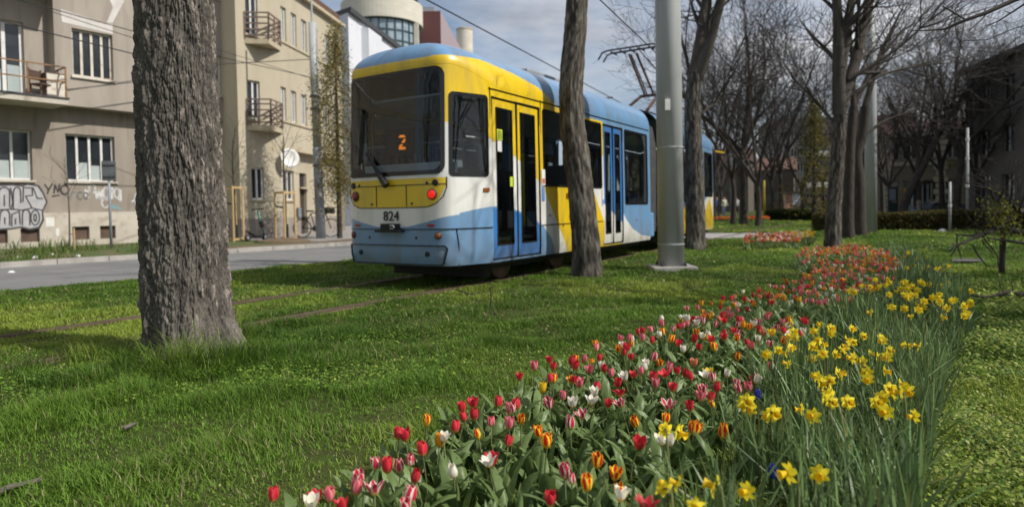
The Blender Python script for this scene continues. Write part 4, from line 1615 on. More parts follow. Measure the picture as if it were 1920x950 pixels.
# mirror arm and yellow mirror at the nose
MB().bar((1.05, L2 - .25, 2.75), (1.28, L2 - .05, 2.70), .05).build('mirror_arm', pm('yellow_mirror', (.7, .45, .02), rough=.4), TRAM).matrix_local = M2
M_bel = pm('bellows', (.11, .11, .115), (.08, .08, .085), rough=.8)
mb = MB()
prof = [(-1.04, .45), (1.04, .45), (1.06, 2.4), (.98, 2.85), (.62, 3.16), (-.62, 3.16), (-.98, 2.85), (-1.06, 2.4)]
nb = 14
V, F = [], []
for k in range(nb + 1):
    t = k / nb
    mk = Matrix.Translation(Vector((0, LC + .0 + .62 * t, 0))) @ Matrix.Rotation(R(3.0) * t, 4, 'Z')
    sc_ = .985 if k % 2 else .93
    for x, z in prof:
        V.append(mk @ Vector((x * sc_, 0, 1.8 + (z - 1.8) * sc_)))
for k in range(nb):
    for i in range(8):
        F.append((k * 8 + i, k * 8 + (i + 1) % 8, (k + 1) * 8 + (i + 1) % 8, (k + 1) * 8 + i))
mb.add(V, F); mb.build('bellows', M_bel, TRAM)

# pantograph on the roof
M_pan = pm('pantograph_paint', (.20, .11, .07), (.13, .075, .05), rough=.5)
vP = 9.35
PG = MB().bx((-.5, vP - .5, 3.30), (.5, vP + .5, 3.38)).build('pantograph', M_dark, TRAM)
hz = 5.02
kx = (0.0, vP + .95, 4.05)
lo_ = MB()
for uu in (-.35, .35):
    lo_.bar((uu, vP - .35, 3.38), (uu * .7, vP + .95, 4.02), .06)
lo_.bar((-.28, vP + .95, 4.02), (.28, vP + .95, 4.02), .07)
lo_.build('lower_arm', M_pan, PG)
up_ = MB()
for uu in (-.12, .12):
    up_.bar((uu, vP + .95, 4.02), (uu * .8, vP - .25, hz - .12), .045)
up_.bar((0, vP + .85, 3.95), (0, vP - .35, hz - .16), .025)
up_.build('upper_arm', M_pan, PG)
hd = MB()
for dv in (-.2, .12):
    hd.tube([(-.86, vP - .25 + dv, hz - .2), (-.74, vP - .25 + dv, hz - .03), (-.6, vP - .25 + dv, hz), (.6, vP - .25 + dv, hz), (.74, vP - .25 + dv, hz - .03), (.86, vP - .25 + dv, hz - .2)], .022, 6)
for uu in (-.5, -.25, 0, .25, .5):
    hd.bar((uu, vP - .47, hz - .05), (uu, vP - .1, hz - .05), .03)
hd.bar((-.5, vP - .45, hz - .09), (.5, vP - .45, hz - .09), .03)
hd.build('collector_head', M_dark, PG)
MB().tube([(.2, 5.6, 3.30), (.3, 6.3, 3.40), (.32, 6.32, 3.36), (.4, 6.8, 3.45)], .025, 6).build('roof_rod', M_dark, TRAM)
MB().bx((-.5, 3.0, 3.30), (.5, 5.0, 3.42)).build('roof_box', M_steel, TRAM, bevel=.03)
# ================================================================== trees
M_bark = pm('bark', (0.085, 0.072, 0.06), (0.15, 0.13, 0.112), scale=9, rough=0.95, bump=0.9, bscale=26, bdist=0.03, stretch=(1, 1, .3),
            extra=((0.20, 0.175, 0.155), 5, .58, .72))
M_barkdark = pm('dark_bark', (0.032, 0.027, 0.023), (0.065, 0.055, 0.046), scale=9, rough=0.95, bump=0.8, bscale=24, bdist=0.03, stretch=(1, 1, .3))
M_twig = pm('twig_bark', (0.042, 0.036, 0.031), (0.07, 0.06, 0.05), scale=3, rough=0.95)
M_twigfar = pm('far_twig_bark', (0.034, 0.029, 0.025), (0.055, 0.047, 0.04), scale=1, rough=0.95)


def tubes_np(polys, nside=4):
    """many tapered tubes: list of (points (k,3), radii (k,)) -> V, F"""
    Vs, Fs, o = [], [], 0
    for P, r in polys:
        P = np.asarray(P, float); r = np.asarray(r, float)
        k = len(P)
        ns = nside if r[0] < .05 else (6 if r[0] < .11 else 12)
        T = np.gradient(P, axis=0)
        T /= np.linalg.norm(T, axis=1, keepdims=True) + 1e-9
        ref = np.array([0., 0, 1.]) if abs(T[0, 2]) < .9 else np.array([1., 0, 0])
        A = np.cross(T, ref); A /= np.linalg.norm(A, axis=1, keepdims=True) + 1e-9
        B = np.cross(T, A)
        a = np.arange(ns) * 2 * np.pi / ns
        ring = P[:, None, :] + r[:, None, None] * (A[:, None, :] * np.cos(a)[None, :, None] + B[:, None, :] * np.sin(a)[None, :, None])
        Vs.append(ring.reshape(-1, 3))
        i = np.arange(k - 1)[:, None] * ns + o
        j = np.arange(ns)[None, :]
        j2 = (j + 1) % ns
        Fs.append(np.stack([i + j, i + j2, i + ns + j2, i + ns + j], -1).reshape(-1, 4))
        o += k * ns
    return np.concatenate(Vs), np.concatenate(Fs)


def rot_about(d, ang, azim):
    d = d / np.linalg.norm(d)
    ref = np.array([0., 0, 1.]) if abs(d[2]) < .9 else np.array([1., 0, 0])
    a = np.cross(d, ref); a /= np.linalg.norm(a)
    b = np.cross(d, a)
    return d * math.cos(ang) + (a * math.cos(azim) + b * math.sin(azim)) * math.sin(ang)


def branch(rng, out, p, d, ln, r, lv, maxlv, nch, wob=.10, up=.03, minr=.004, ang=(25, 55), tip=.25, first=.3):
    """grow one branch and its children; out[level] collects (points, radii)"""
    seg = max(3, min(9, int(ln / .35) + 1))
    P = [np.array(p, float)]
    d = np.array(d, float)
    for i in range(seg):
        d = d + rng.normal(0, wob, 3); d[2] += up
        d /= np.linalg.norm(d)
        P.append(P[-1] + d * ln / seg)
    P = np.array(P)
    rr = np.maximum(r * (1 - (1 - tip) * np.linspace(0, 1, seg + 1)), minr)
    out.setdefault(lv, []).append((P, rr))
    if lv >= maxlv:
        return
    n = nch[lv]
    az0 = rng.uniform(0, 6.28)
    for k in range(n):
        t = first + (1 - first) * (k + rng.uniform(.2, .9)) / n
        f = t * seg
        i = min(int(f), seg - 1)
        q = P[i] + (P[i + 1] - P[i]) * (f - i)
        dd = P[i + 1] - P[i]
        az0 += 2.4 + rng.normal(0, .3)
        nd_ = rot_about(dd, R(rng.uniform(*ang)), az0)
        l2 = ln * rng.uniform(.42, .68) * (1.15 - .45 * t)
        branch(rng, out, q, nd_, l2, max(r * (1 - (1 - tip) * t) * rng.uniform(.45, .65), minr), lv + 1, maxlv, nch, wob * 1.15, up, minr, ang, tip, .2)


def bare_tree(name, seed, h, r, fork, spread, nl, maxlv, nch, trunkmat, twigmat, lean=(0, 0), minr=.005, flare=1.35, wob=.10, up=.05, kids=None):
    """a leafless tree: trunk + limbs in one mesh, the branches and twigs in its crown"""
    rng = np.random.default_rng(seed)
    n = 12
    P, rr = [], []
    x = np.array([0., 0, -.15])
    for i in range(n + 1):
        t = i / n
        P.append(np.array([lean[0] * t ** 1.3 * fork + .06 * math.sin(seed + t * 4) * t, lean[1] * t ** 1.3 * fork + .06 * math.cos(seed * 2 + t * 5) * t, -.15 + (fork + .15) * t]))
        z = P[-1][2]
        rr.append(r * (1 - .28 * t) * (1 + (flare - 1) * math.exp(-max(z, 0) / .25)))
    out = {}
    out[0] = [(np.array(P), np.array(rr))]
    top = P[-1]
    d0 = P[-1] - P[-2]
    for k in range(nl):
        a = 2 * math.pi * (k + rng.uniform(-.2, .2)) / nl
        sp = R(spread * rng.uniform(.6, 1.15)) if k else R(spread * .25)
        d = rot_about(d0, sp, a)
        start = P[-1] - d0 * rng.uniform(0, 1.8)
        ln = (h - fork) * rng.uniform(.62, .8)
        branch(rng, out, start, d, ln, r * rng.uniform(.45, .62), 1, maxlv, nch, wob, up, minr, (24, 58), .22, .22)
    return out


def tree_obj(name, out, loc, label, group=None, rz=0.0, trunkmat=None, twigmat=None, scale=1.0, cat='tree', split=1):
    t = thing(name, label, cat, loc, rz, group)
    tr = [b for l in out if l <= split for b in out[l]]
    cr_ = [b for l in out if l > split for b in out[l]]
    V, F = tubes_np(tr, 8)
    link('trunk', mesh_np('trunk', V, F, trunkmat or M_bark, smooth=True), t)
    if cr_:
        V, F = tubes_np(cr_, 3)
        link('crown', mesh_np('crown', V, F, twigmat or M_twig, smooth=True), t)
    t.scale = (scale,) * 3
    return t


# ---- the big foreground trunk, with real bark plates
def big_trunk():
    base = G(362, 668)
    base.y += .02
    t = thing('tree', 'large foreground tree trunk with flaking grey bark and a flared foot', 'tree', base)
    na, nz_ = 420, 560
    H = 4.6
    th = np.linspace(0, 2 * np.pi, na, endpoint=False)
    zz = np.linspace(-.12, H, nz_)
    TH, ZZ = np.meshgrid(th, zz)
    # outline measured off the photograph: half widths either side of the axis by height
    kz = [-.12, 0, .06, .14, .25, .42, .7, 1.1, 1.6, 2.1, 2.7, 4.6]
    hw_l = [.36, .345, .335, .335, .345, .355, .352, .345, .340, .337, .335, .31]
    hw_r = [.47, .43, .39, .345, .303, .268, .248, .238, .222, .205, .185, .16]
    rl, rr_ = np.interp(ZZ, kz, hw_l), np.interp(ZZ, kz, hw_r)
    w_ = .5 + .5 * np.cos(TH)
    rad = rl * (1 - w_) + rr_ * w_
    # buttress roots
    rad = rad * (1 + .11 * np.exp(-np.clip(ZZ, 0, 9) / .20) * np.cos(5 * TH + .8) + .05 * np.exp(-np.clip(ZZ, 0, 9) / .12) * np.cos(9 * TH + 2.) + .02 * np.sin(3 * TH + ZZ * 1.7))
    V = np.empty((nz_, na, 3))
    dsp = np.empty((nz_, na))
    plate = np.empty((nz_, na))
    ch = np.empty((nz_, na))
    nv = noise.voronoi
    nn = noise.noise
    sm = lambda x: x * x * (3 - 2 * x)
    for j in range(nz_):
        z = zz[j]
        foot = math.exp(-max(z, 0) / .30)
        for i in range(na):
            c, s = math.cos(th[i]), math.sin(th[i])
            wq = nn(Vector((c * 3.2, s * 3.2, z * 3.0))) * .55 + nn(Vector((c * 9, s * 9 + 5, z * 8))) * .22
            # flaking plates: stepped levels of a stretched noise
            f = nn(Vector((c * 5.2 + wq, s * 5.2 - wq, z * 5.0 + wq * .6))) * 1.0 + .55 * nn(Vector((c * 11 + wq, s * 11, z * 8.5 - wq)))
            f2 = f * 3.4 + 4
            k = math.floor(f2); fr = f2 - k
            terr = (k + sm(min(1, fr / .30))) / 3.4 - 4 / 3.4
            # meandering vertical fissures
            r1 = 1 - min(1, abs(nn(Vector((c * 7.5 + wq * 1.4, s * 7.5 + wq, z * 3.6 + 9)))) * 6)
            r2 = 1 - min(1, abs(nn(Vector((c * 14 + wq * 2, s * 14, z * 9.5 + 3)))) * 5)
            d, pts = nv(Vector((c * 13 + wq * 2, s * 13 - wq, z * 10.5 + wq)))
            e2 = min((d[1] - d[0]) * 2.4, 1.0)
            hgt = nn(pts[0] * 4.3)
            n3 = nn(Vector((c * 30, s * 30, z * 26)))
            n5 = nn(Vector((c * 62, s * 62, z * 50)))
            n4 = nn(Vector((c * 3.4, s * 3.4, z * .9)))
            dsp[j, i] = (terr * .018 - max(r1, 0) * .013 - max(r2, 0) * .009 + (e2 - .6) * .009 + hgt * .010) * (1 - .45 * foot) + n3 * .007 + n5 * .004 + n4 * .012
            plate[j, i] = hgt * .55 + terr * .35 + n3 * .25
            ch[j, i] = nn(Vector((c * 3 + 7, s * 3, z * 1.8)))
    # old branch scar on the left side, high up
    rad = rad + dsp
    V[..., 0] = np.cos(TH) * rad
    V[..., 1] = np.sin(TH) * rad * .92
    V[..., 2] = ZZ
    idx = np.arange(nz_ * na).reshape(nz_, na)
    nxt = np.roll(idx, -1, 1)
    F = np.stack([idx[:-1], nxt[:-1], nxt[1:], idx[1:]], -1).reshape(-1, 4)
    # colour of single plates: dark grey, brown grey, a few pale pinkish fresh flakes
    cA, cB, cC = np.array([.056, .051, .045]), np.array([.140, .127, .110]), np.array([.34, .285, .25])
    f = np.clip(.5 + plate * 1.2 + ch * .35, 0, 1)[..., None]
    col = cA * (1 - f) + cB * f
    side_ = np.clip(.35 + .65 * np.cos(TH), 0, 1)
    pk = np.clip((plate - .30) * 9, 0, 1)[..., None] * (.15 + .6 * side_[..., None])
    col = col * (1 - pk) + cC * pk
    ft = (np.exp(-np.clip(ZZ, 0, 9) / .22) * np.clip(.55 + ch * 1.1, 0, 1))[..., None] * .55
    col = col * (1 - ft) + np.array([.27, .225, .195]) * ft
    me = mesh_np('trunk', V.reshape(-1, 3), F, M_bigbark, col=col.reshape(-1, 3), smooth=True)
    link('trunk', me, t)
    rng = np.random.default_rng(5)
    out = {}
    for k, (a, sp) in enumerate(((0.4, 18), (2.4, 30), (4.4, 34), (5.6, 26))):
        d = rot_about(np.array([0., 0, 1]), R(sp), a)
        branch(rng, out, np.array([0.02, 0, 4.35]), d, 4.6, .15, 1, 3, [0, 5, 5, 4], .09, .04, .006, (28, 55), .25, .25)
    V, F = tubes_np(out[1], 8)
    V2, F2 = tubes_np(out[2] + out[3], 3)
    link('crown', mesh_np('crown', np.concatenate([V, V2]), np.concatenate([F, F2 + len(V)]), M_twig, smooth=True), t)


M_bigbark, tt, bb = newmat('plated_bark')
bb.inputs['Roughness'].default_value = .95
bb.inputs['Specular IOR Level'].default_value = .15
a_ = tt.nodes.new('ShaderNodeAttribute'); a_.attribute_name = 'Col'
tc_ = tt.nodes.new('ShaderNodeTexCoord')
n_ = tt.nodes.new('ShaderNodeTexNoise'); n_.inputs['Scale'].default_value = 60; n_.inputs['Detail'].default_value = 6
h_ = tt.nodes.new('ShaderNodeHueSaturation')
m_ = tt.nodes.new('ShaderNodeMapRange'); m_.inputs['From Min'].default_value = .3; m_.inputs['From Max'].default_value = .7; m_.inputs['To Min'].default_value = .65; m_.inputs['To Max'].default_value = 1.35
tt.links.new(tc_.outputs['Object'], n_.inputs['Vector']); tt.links.new(n_.outputs[0], m_.inputs['Value']); tt.links.new(m_.outputs[0], h_.inputs['Value'])
tt.links.new(a_.outputs['Color'], h_.inputs['Color']); tt.links.new(h_.outputs[0], bb.inputs['Base Color'])
b_ = tt.nodes.new('ShaderNodeBump'); b_.inputs['Strength'].default_value = .7; b_.inputs['Distance'].default_value = .006
tt.links.new(n_.outputs[0], b_.inputs['Height']); tt.links.new(b_.outputs[0], bb.inputs['Normal'])
big_trunk()

# ---- the other trees of the park; trunk paths follow the photograph, given real depth
def path_tree(name, label, base_px, path_px, r0, forks, seed, twig=(4, 5, 4), trunkmat=None, maxlv=4, group=None, depth_jit=.0, twl=2.6, rough=False, flare=.16):
    """trunk through pixels at the depth of its foot, main limbs given the same way, then grown branches"""
    base = G(*base_px)
    Y = base.y
    rng = np.random.default_rng(seed)
    out = {0: [], 1: []}
    def poly(px, ra, rb, dy=0.0):
        pts = []
        n = len(px)
        for i, (x, y) in enumerate(px):
            q = D(x, y, Y + dy * i / max(1, n - 1)) - base
            pts.append(np.array(q))
        # smooth resample
        pts = np.array(pts)
        tt_ = np.linspace(0, n - 1, n * 3)
        P = np.stack([np.interp(tt_, np.arange(n), pts[:, k]) for k in range(3)], -1)
        P[1:-1] = (P[:-2] + P[1:-1] * 2 + P[2:]) / 4
        return P, np.linspace(ra, rb, len(P))
    P, rr = poly(path_px, r0, r0 * .72)
    P = np.concatenate([[P[0] - np.array([0, 0, .25])], P])
    rr = np.concatenate([[r0 * (1 + flare)], rr * (1 + flare * np.exp(-P[1:, 2].clip(0) / .22))])
    out[0].append((P, rr))
    for fk in forks:
        px, ra, rb, dy = fk
        Pf, rf = poly(px, ra, rb, dy)
        out[1].append((Pf, rf))
        L_ = np.linalg.norm(Pf[-1] - Pf[0])
        for k in range(twig[0] + 3):
            t = rng.uniform(.15, 1.0) if k else 1.0
            i = min(int(t * (len(Pf) - 1)), len(Pf) - 2)
            dd = Pf[i + 1] - Pf[i]
            branch(rng, out, Pf[i + 1], rot_about(dd, R(rng.uniform(15, 60)), rng.uniform(0, 6.28)), twl * rng.uniform(.6, 1.1), max(rf[i] * .45, .02), 2, maxlv, [0, 0, twig[1], twig[2]], .12, .05, .005, (25, 60), .2, .2)
    if rough:
        P, rr = out[0][0]
        out[0] = []
    t = tree_obj(name, out, base, label, group, trunkmat=trunkmat or M_bark)
    if rough:
        old = [c for c in t.children if c.name.startswith('trunk')][0]
        V2 = np.empty(len(old.data.vertices) * 3); old.data.vertices.foreach_get('co', V2); V2 = V2.reshape(-1, 3)
        F2 = np.array([tuple(p.vertices) for p in old.data.polygons])
        na = 72
        L_ = np.concatenate([[0], np.cumsum(np.linalg.norm(np.diff(P, axis=0), axis=1))])
        tt_ = np.arange(0, L_[-1], .028)
        Pz = np.stack([np.interp(tt_, L_, P[:, k]) for k in range(3)], -1)
        rz_ = np.interp(tt_, L_, rr)
        nn = noise.noise
        V = np.empty((len(tt_), na, 3)); C = np.empty((len(tt_), na, 3))
        a0 = np.arange(na) * 2 * np.pi / na
        for j in range(len(tt_)):
            for i in range(na):
                c, s = math.cos(a0[i]), math.sin(a0[i])
                z = tt_[j] + seed
                w_ = nn(Vector((c * 2, s * 2, z * 2))) * .5
                f = nn(Vector((c * 3.6 + w_, s * 3.6, z * 3.2)))
                g = nn(Vector((c * 8 + w_, s * 8, z * 9)))
                h = nn(Vector((c * 3.0, s * 3.0 + 4, z * 1.1)))
                rdg = 1 - min(1, abs(nn(Vector((c * 4.5 + w_, s * 4.5, z * 2.0 + 7)))) * 6)
                q = rz_[j] + .016 * f + .010 * g - .014 * rdg + .012 * h
                V[j, i] = Pz[j] + np.array([c * q, s * q, 0])
                k = min(1, max(0, .45 + f * .7 + g * .8 - rdg * .35))
                col = np.array([.042, .037, .032]) * (1 - k) + np.array([.14, .124, .104]) * k
                lich = max(0, min(1, (nn(Vector((c * 6 + 3, s * 6, z * 5))) + h * .5 - .22) * 5)) * .6
                C[j, i] = col * (1 - lich) + np.array([.27, .25, .21]) * lich
        idx = np.arange(len(tt_) * na).reshape(len(tt_), na)
        nxt = np.roll(idx, -1, 1)
        F = np.stack([idx[:-1], nxt[:-1], nxt[1:], idx[1:]], -1).reshape(-1, 4)
        n0 = len(tt_) * na
        me = mesh_np('trunk', np.concatenate([V.reshape(-1, 3), V2]), np.concatenate([F, F2 + n0]), M_bigbark,
                     col=np.concatenate([C.reshape(-1, 3), np.tile(np.array([.085, .075, .065]), (len(V2), 1)) * np.random.default_rng(seed).uniform(.7, 1.3, (len(V2), 1))]), smooth=True)
        old.data = me
    return t


path_tree('tree', 'tree trunk standing in front of the tram doors, its top out of the picture', (1100, 516),
          [(1100, 516), (1097, 430), (1086, 330), (1073, 240), (1070, 150), (1080, 50), (1082, -40)], .222,
          [([(1082, -40), (1100, -160), (1150, -330)], .15, .05, .5), ([(1081, -20), (1050, -150), (980, -330)], .14, .05, -1.0), ([(1082, -40), (1085, -200), (1090, -400)], .12, .04, 1.0)], 21, twig=(3, 4, 3), rough=True)
path_tree('tree', 'forked tree beside the grey mast, hiding the front end of the tram', (1304, 467),
          [(1304, 467), (1304, 420), (1303, 340), (1300, 260), (1297, 195), (1305, 130)], .235,
          [([(1303, 140), (1315, 70), (1325, 0), (1335, -90), (1350, -200)], .17, .06, .6), ([(1306, 150), (1330, 80), (1352, 0), (1380, -90), (1420, -200)], .16, .05, -.8),
           ([(1300, 180), (1288, 110), (1268, 40), (1250, -40)], .05, .02, .5), ([(1300, 225), (1350, 185), (1420, 150)], .04, .015, .8)], 22, rough=True, twig=(5, 6, 5))
path_tree('tree', 'thick dark tree with twin upright limbs at the far end of the flower bed', (1562, 463),
          [(1562, 463), (1562, 400), (1568, 330), (1573, 260), (1576, 195)], .185,
          [([(1574, 215), (1572, 130), (1572, 50), (1566, -40), (1560, -130)], .16, .07, -.5), ([(1576, 200), (1600, 130), (1618, 60), (1632, 0), (1655, -110)], .16, .06, .9),
           ([(1574, 160), (1588, 80), (1598, 0), (1605, -100)], .10, .05, .4), ([(1572, 240), (1530, 190), (1490, 150)], .05, .02, .6),
           ([(1580, 190), (1650, 140), (1730, 120)], .05, .02, .3), ([(1590, 150), (1680, 95), (1740, 40)], .05, .015, -.3)], 23, rough=True, twig=(5, 6, 5))
path_tree('tree', 'slim tree just right of the thick dark tree, in the park', (1590, 446),
          [(1590, 446), (1590, 390), (1592, 330), (1594, 270), (1600, 200)], .17,
          [([(1600, 200), (1640, 120), (1690, 60)], .09, .03, .6), ([(1600, 200), (1598, 110), (1590, 20)], .09, .03, 0)], 24, trunkmat=M_barkdark, twig=(5, 6, 5))
path_tree('tree', 'slim tree with a burr at half height, next to the distant grey mast', (1612, 441),
          [(1612, 441), (1611, 390), (1610, 335), (1604, 290), (1618, 255), (1622, 200)], .20,
          [([(1618, 255), (1660, 225), (1720, 205)], .06, .02, .6), ([(1622, 200), (1650, 100), (1690, 20)], .10, .03, .6)], 25, trunkmat=M_barkdark, twig=(5, 6, 5))
path_tree('tree', 'leaning tree bending to the right behind the hedge', (1692, 412),
          [(1690, 412), (1694, 385), (1712, 345), (1738, 297)], .27,
          [([(1738, 297), (1765, 240), (1800, 190), (1850, 158)], .19, .05, .5), ([(1720, 330), (1722, 250), (1735, 170), (1740, 110)], .12, .03, .6),
           ([(1738, 297), (1780, 215), (1800, 140), (1815, 100)], .12, .03, 1.2), ([(1730, 310), (1690, 230), (1660, 170)], .10, .03, .6),
           ([(1800, 190), (1830, 140), (1850, 100)], .08, .02, .5)], 26, trunkmat=M_barkdark, twl=3.2, twig=(5, 6, 5))

protos = []
for k, (h, r, fk, sp, nl) in enumerate(((13, .19, 3.2, 34, 5), (12, .16, 2.6, 30, 5), (14, .21, 3.8, 38, 6), (11, .15, 2.2, 40, 6))):
    protos.append(bare_tree('t', 40 + k, h, r, fk, sp, nl, 4, [0, 7, 6, 5], None, None, minr=.007, lean=(.05 * (-1) ** k, .03)))
trunk_me, crown_me = [], []
for o_ in protos:
    V, F = tubes_np(o_[0] + o_[1], 6)
    trunk_me.append(mesh_np('trunk', V, F, M_barkdark, smooth=True))
    V, F = tubes_np([b for l in o_ if l > 1 for b in o_[l]], 3)
    crown_me.append(mesh_np('crown', V, F, M_twigfar, smooth=True))
spots = [((1337, 415), 0, 'dark bare tree just right of the tram nose'), ((1375, 420), 1, 'bare tree leaning slightly beside the thin lamp post'),
         ((1394, 421), 2, 'bare tree between the thin lamp post and the wavy trunk'), ((1422, 424), 3, 'bare tree with a wavy trunk nearest the second flower bed'),
         ((1450, 411), 1, 'slender bare tree behind the gravel path, left of the pink kiosk'), ((1466, 410), 0, 'slender bare tree immediately left of the pink kiosk'),
         ((1503, 412), 3, 'slender bare tree immediately right of the pink kiosk'), ((1793, 411), 2, 'dark upright tree between the two thin posts'),
         ((1833, 409), 1, 'dark upright tree before the long grey block'), ((1655, 404), 0, 'bare tree behind the hedge beside the leaning tree'),
         ((1352, 401), 3, 'bare tree far down the tram line'),
         ((1545, 401), 1, 'bare tree behind the corner of the clipped hedge'), ((1750, 397), 3, 'bare tree in front of the ornate stone house'), ((1872, 399), 2, 'bare tree in front of the doorway of the long grey block'),
         ((1668, 407), 3, 'bare tree behind the hedge at the corner of the stone house'), ((1725, 409), 1, 'bare tree behind the hedge just right of the leaning foot'), ((1768, 408), 0, 'bare tree behind the hedge above the parked car'),
         ((1700, 396), 1, 'bare tree far behind the leaning tree'),
         ((1385, 397), 2, 'bare tree at the end of the park, behind the thin lamp post'), ((1915, 405), 0, 'bare tree at the right margin behind the sapling')]
for k, (px, v, lb) in enumerate(spots):
    p = G(*px)
    t = thing('tree', lb, 'tree', p, k * 1.7, 'bare trees of the park')
    link('trunk', trunk_me[v], t)
    link('crown', crown_me[v], t)
    s_ = 1.0 if p.y < 40 else 1.0 + (p.y - 40) * .008
    t.scale = (s_ * .95, s_ * .95, s_)
# tree behind the roof of the long block
p = D(1905, 100, 62); p.z = 0
t = thing('tree', 'bare tree showing above the roof of the long grey block', 'tree', p, .3, 'bare trees of the park')
link('trunk', trunk_me[0], t); link('crown', crown_me[0], t); t.scale = (1.35, 1.35, 1.35)

# the tree right of the camera whose bough hangs into the picture and whose shade crosses the lawn
def side_tree():
    base = Vector((7.4, 3.9, 0))
    o_ = bare_tree('t', 77, 10.5, .24, 2.7, 38, 5, 4, [0, 6, 6, 5], None, None, minr=.006)
    t = tree_obj('tree', o_, base, 'thin dark bough reaching in at the upper right corner', rz=2.0, split=1)
    mb = MB()
    Y = 6.0
    def pl(px, ra, rb, dy=0):
        n = len(px)
        mb.tube([D(x, y, Y + dy * i / n) - base for i, (x, y) in enumerate(px)], [ra + (rb - ra) * i / (n - 1) for i in range(n)], 6)
    pl([(2600, -260), (2200, -110), (2010, -38), (1903, 0), (1850, 24), (1811, 38), (1785, 49), (1772, 55), (1745, 57), (1708, 58)], .035, .004)
    pl([(1811, 38), (1790, 25), (1767, 12)], .008, .005)
    pl([(1852, 23), (1840, 38), (1815, 59)], .007, .003)
    pl([(1786, 49), (1770, 68), (1755, 82)], .006, .003)
    pl([(1903, 0), (1890, -6)], .008, .004)
    pl([(2100, -74), (1980, -25), (1921, 8), (1895, 25), (1870, 41), (1848, 49)], .014, .004)
    pl([(1895, 25), (1883, 21)], .005, .003); pl([(1871, 41), (1866, 51)], .004, .003); pl([(1852, 23), (1844, 18)], .004, .003)
    pl([(1785, 49), (1777, 46)], .005, .003)
    me = mb.build('bough', M_twig, t, smooth=True)
    me.matrix_parent_inverse = (Matrix.Translation(base) @ Matrix.Rotation(2.0, 4, 'Z')).inverted() @ Matrix.Translation(base)
side_tree()
# two more trees of the row right of the camera, seen only by their shade
for k, (x, y, v) in enumerate(((13.5, 6.5, 2),)):
    t = thing('tree', 'bare tree beyond the right margin whose shade falls on the far lawn', 'tree', (x, y, 0), 1.0 + k, 'bare trees of the park')
    link('trunk', trunk_me[v], t); link('crown', crown_me[v], t); t.scale = (.8, .8, .8)

for k, (x, y, v) in enumerate(((-8.5, 3.2, 0), (-12.5, -2.5, 3), (-7.0, -5.0, 1))):
    t = thing('tree', 'bare street tree mirrored in the rear window of the tram', 'tree', (x, y, 0), 2.0 + k, 'bare trees of the park')
    link('trunk', trunk_me[v], t); link('crown', crown_me[v], t); t.scale = (.9, .9, .9)

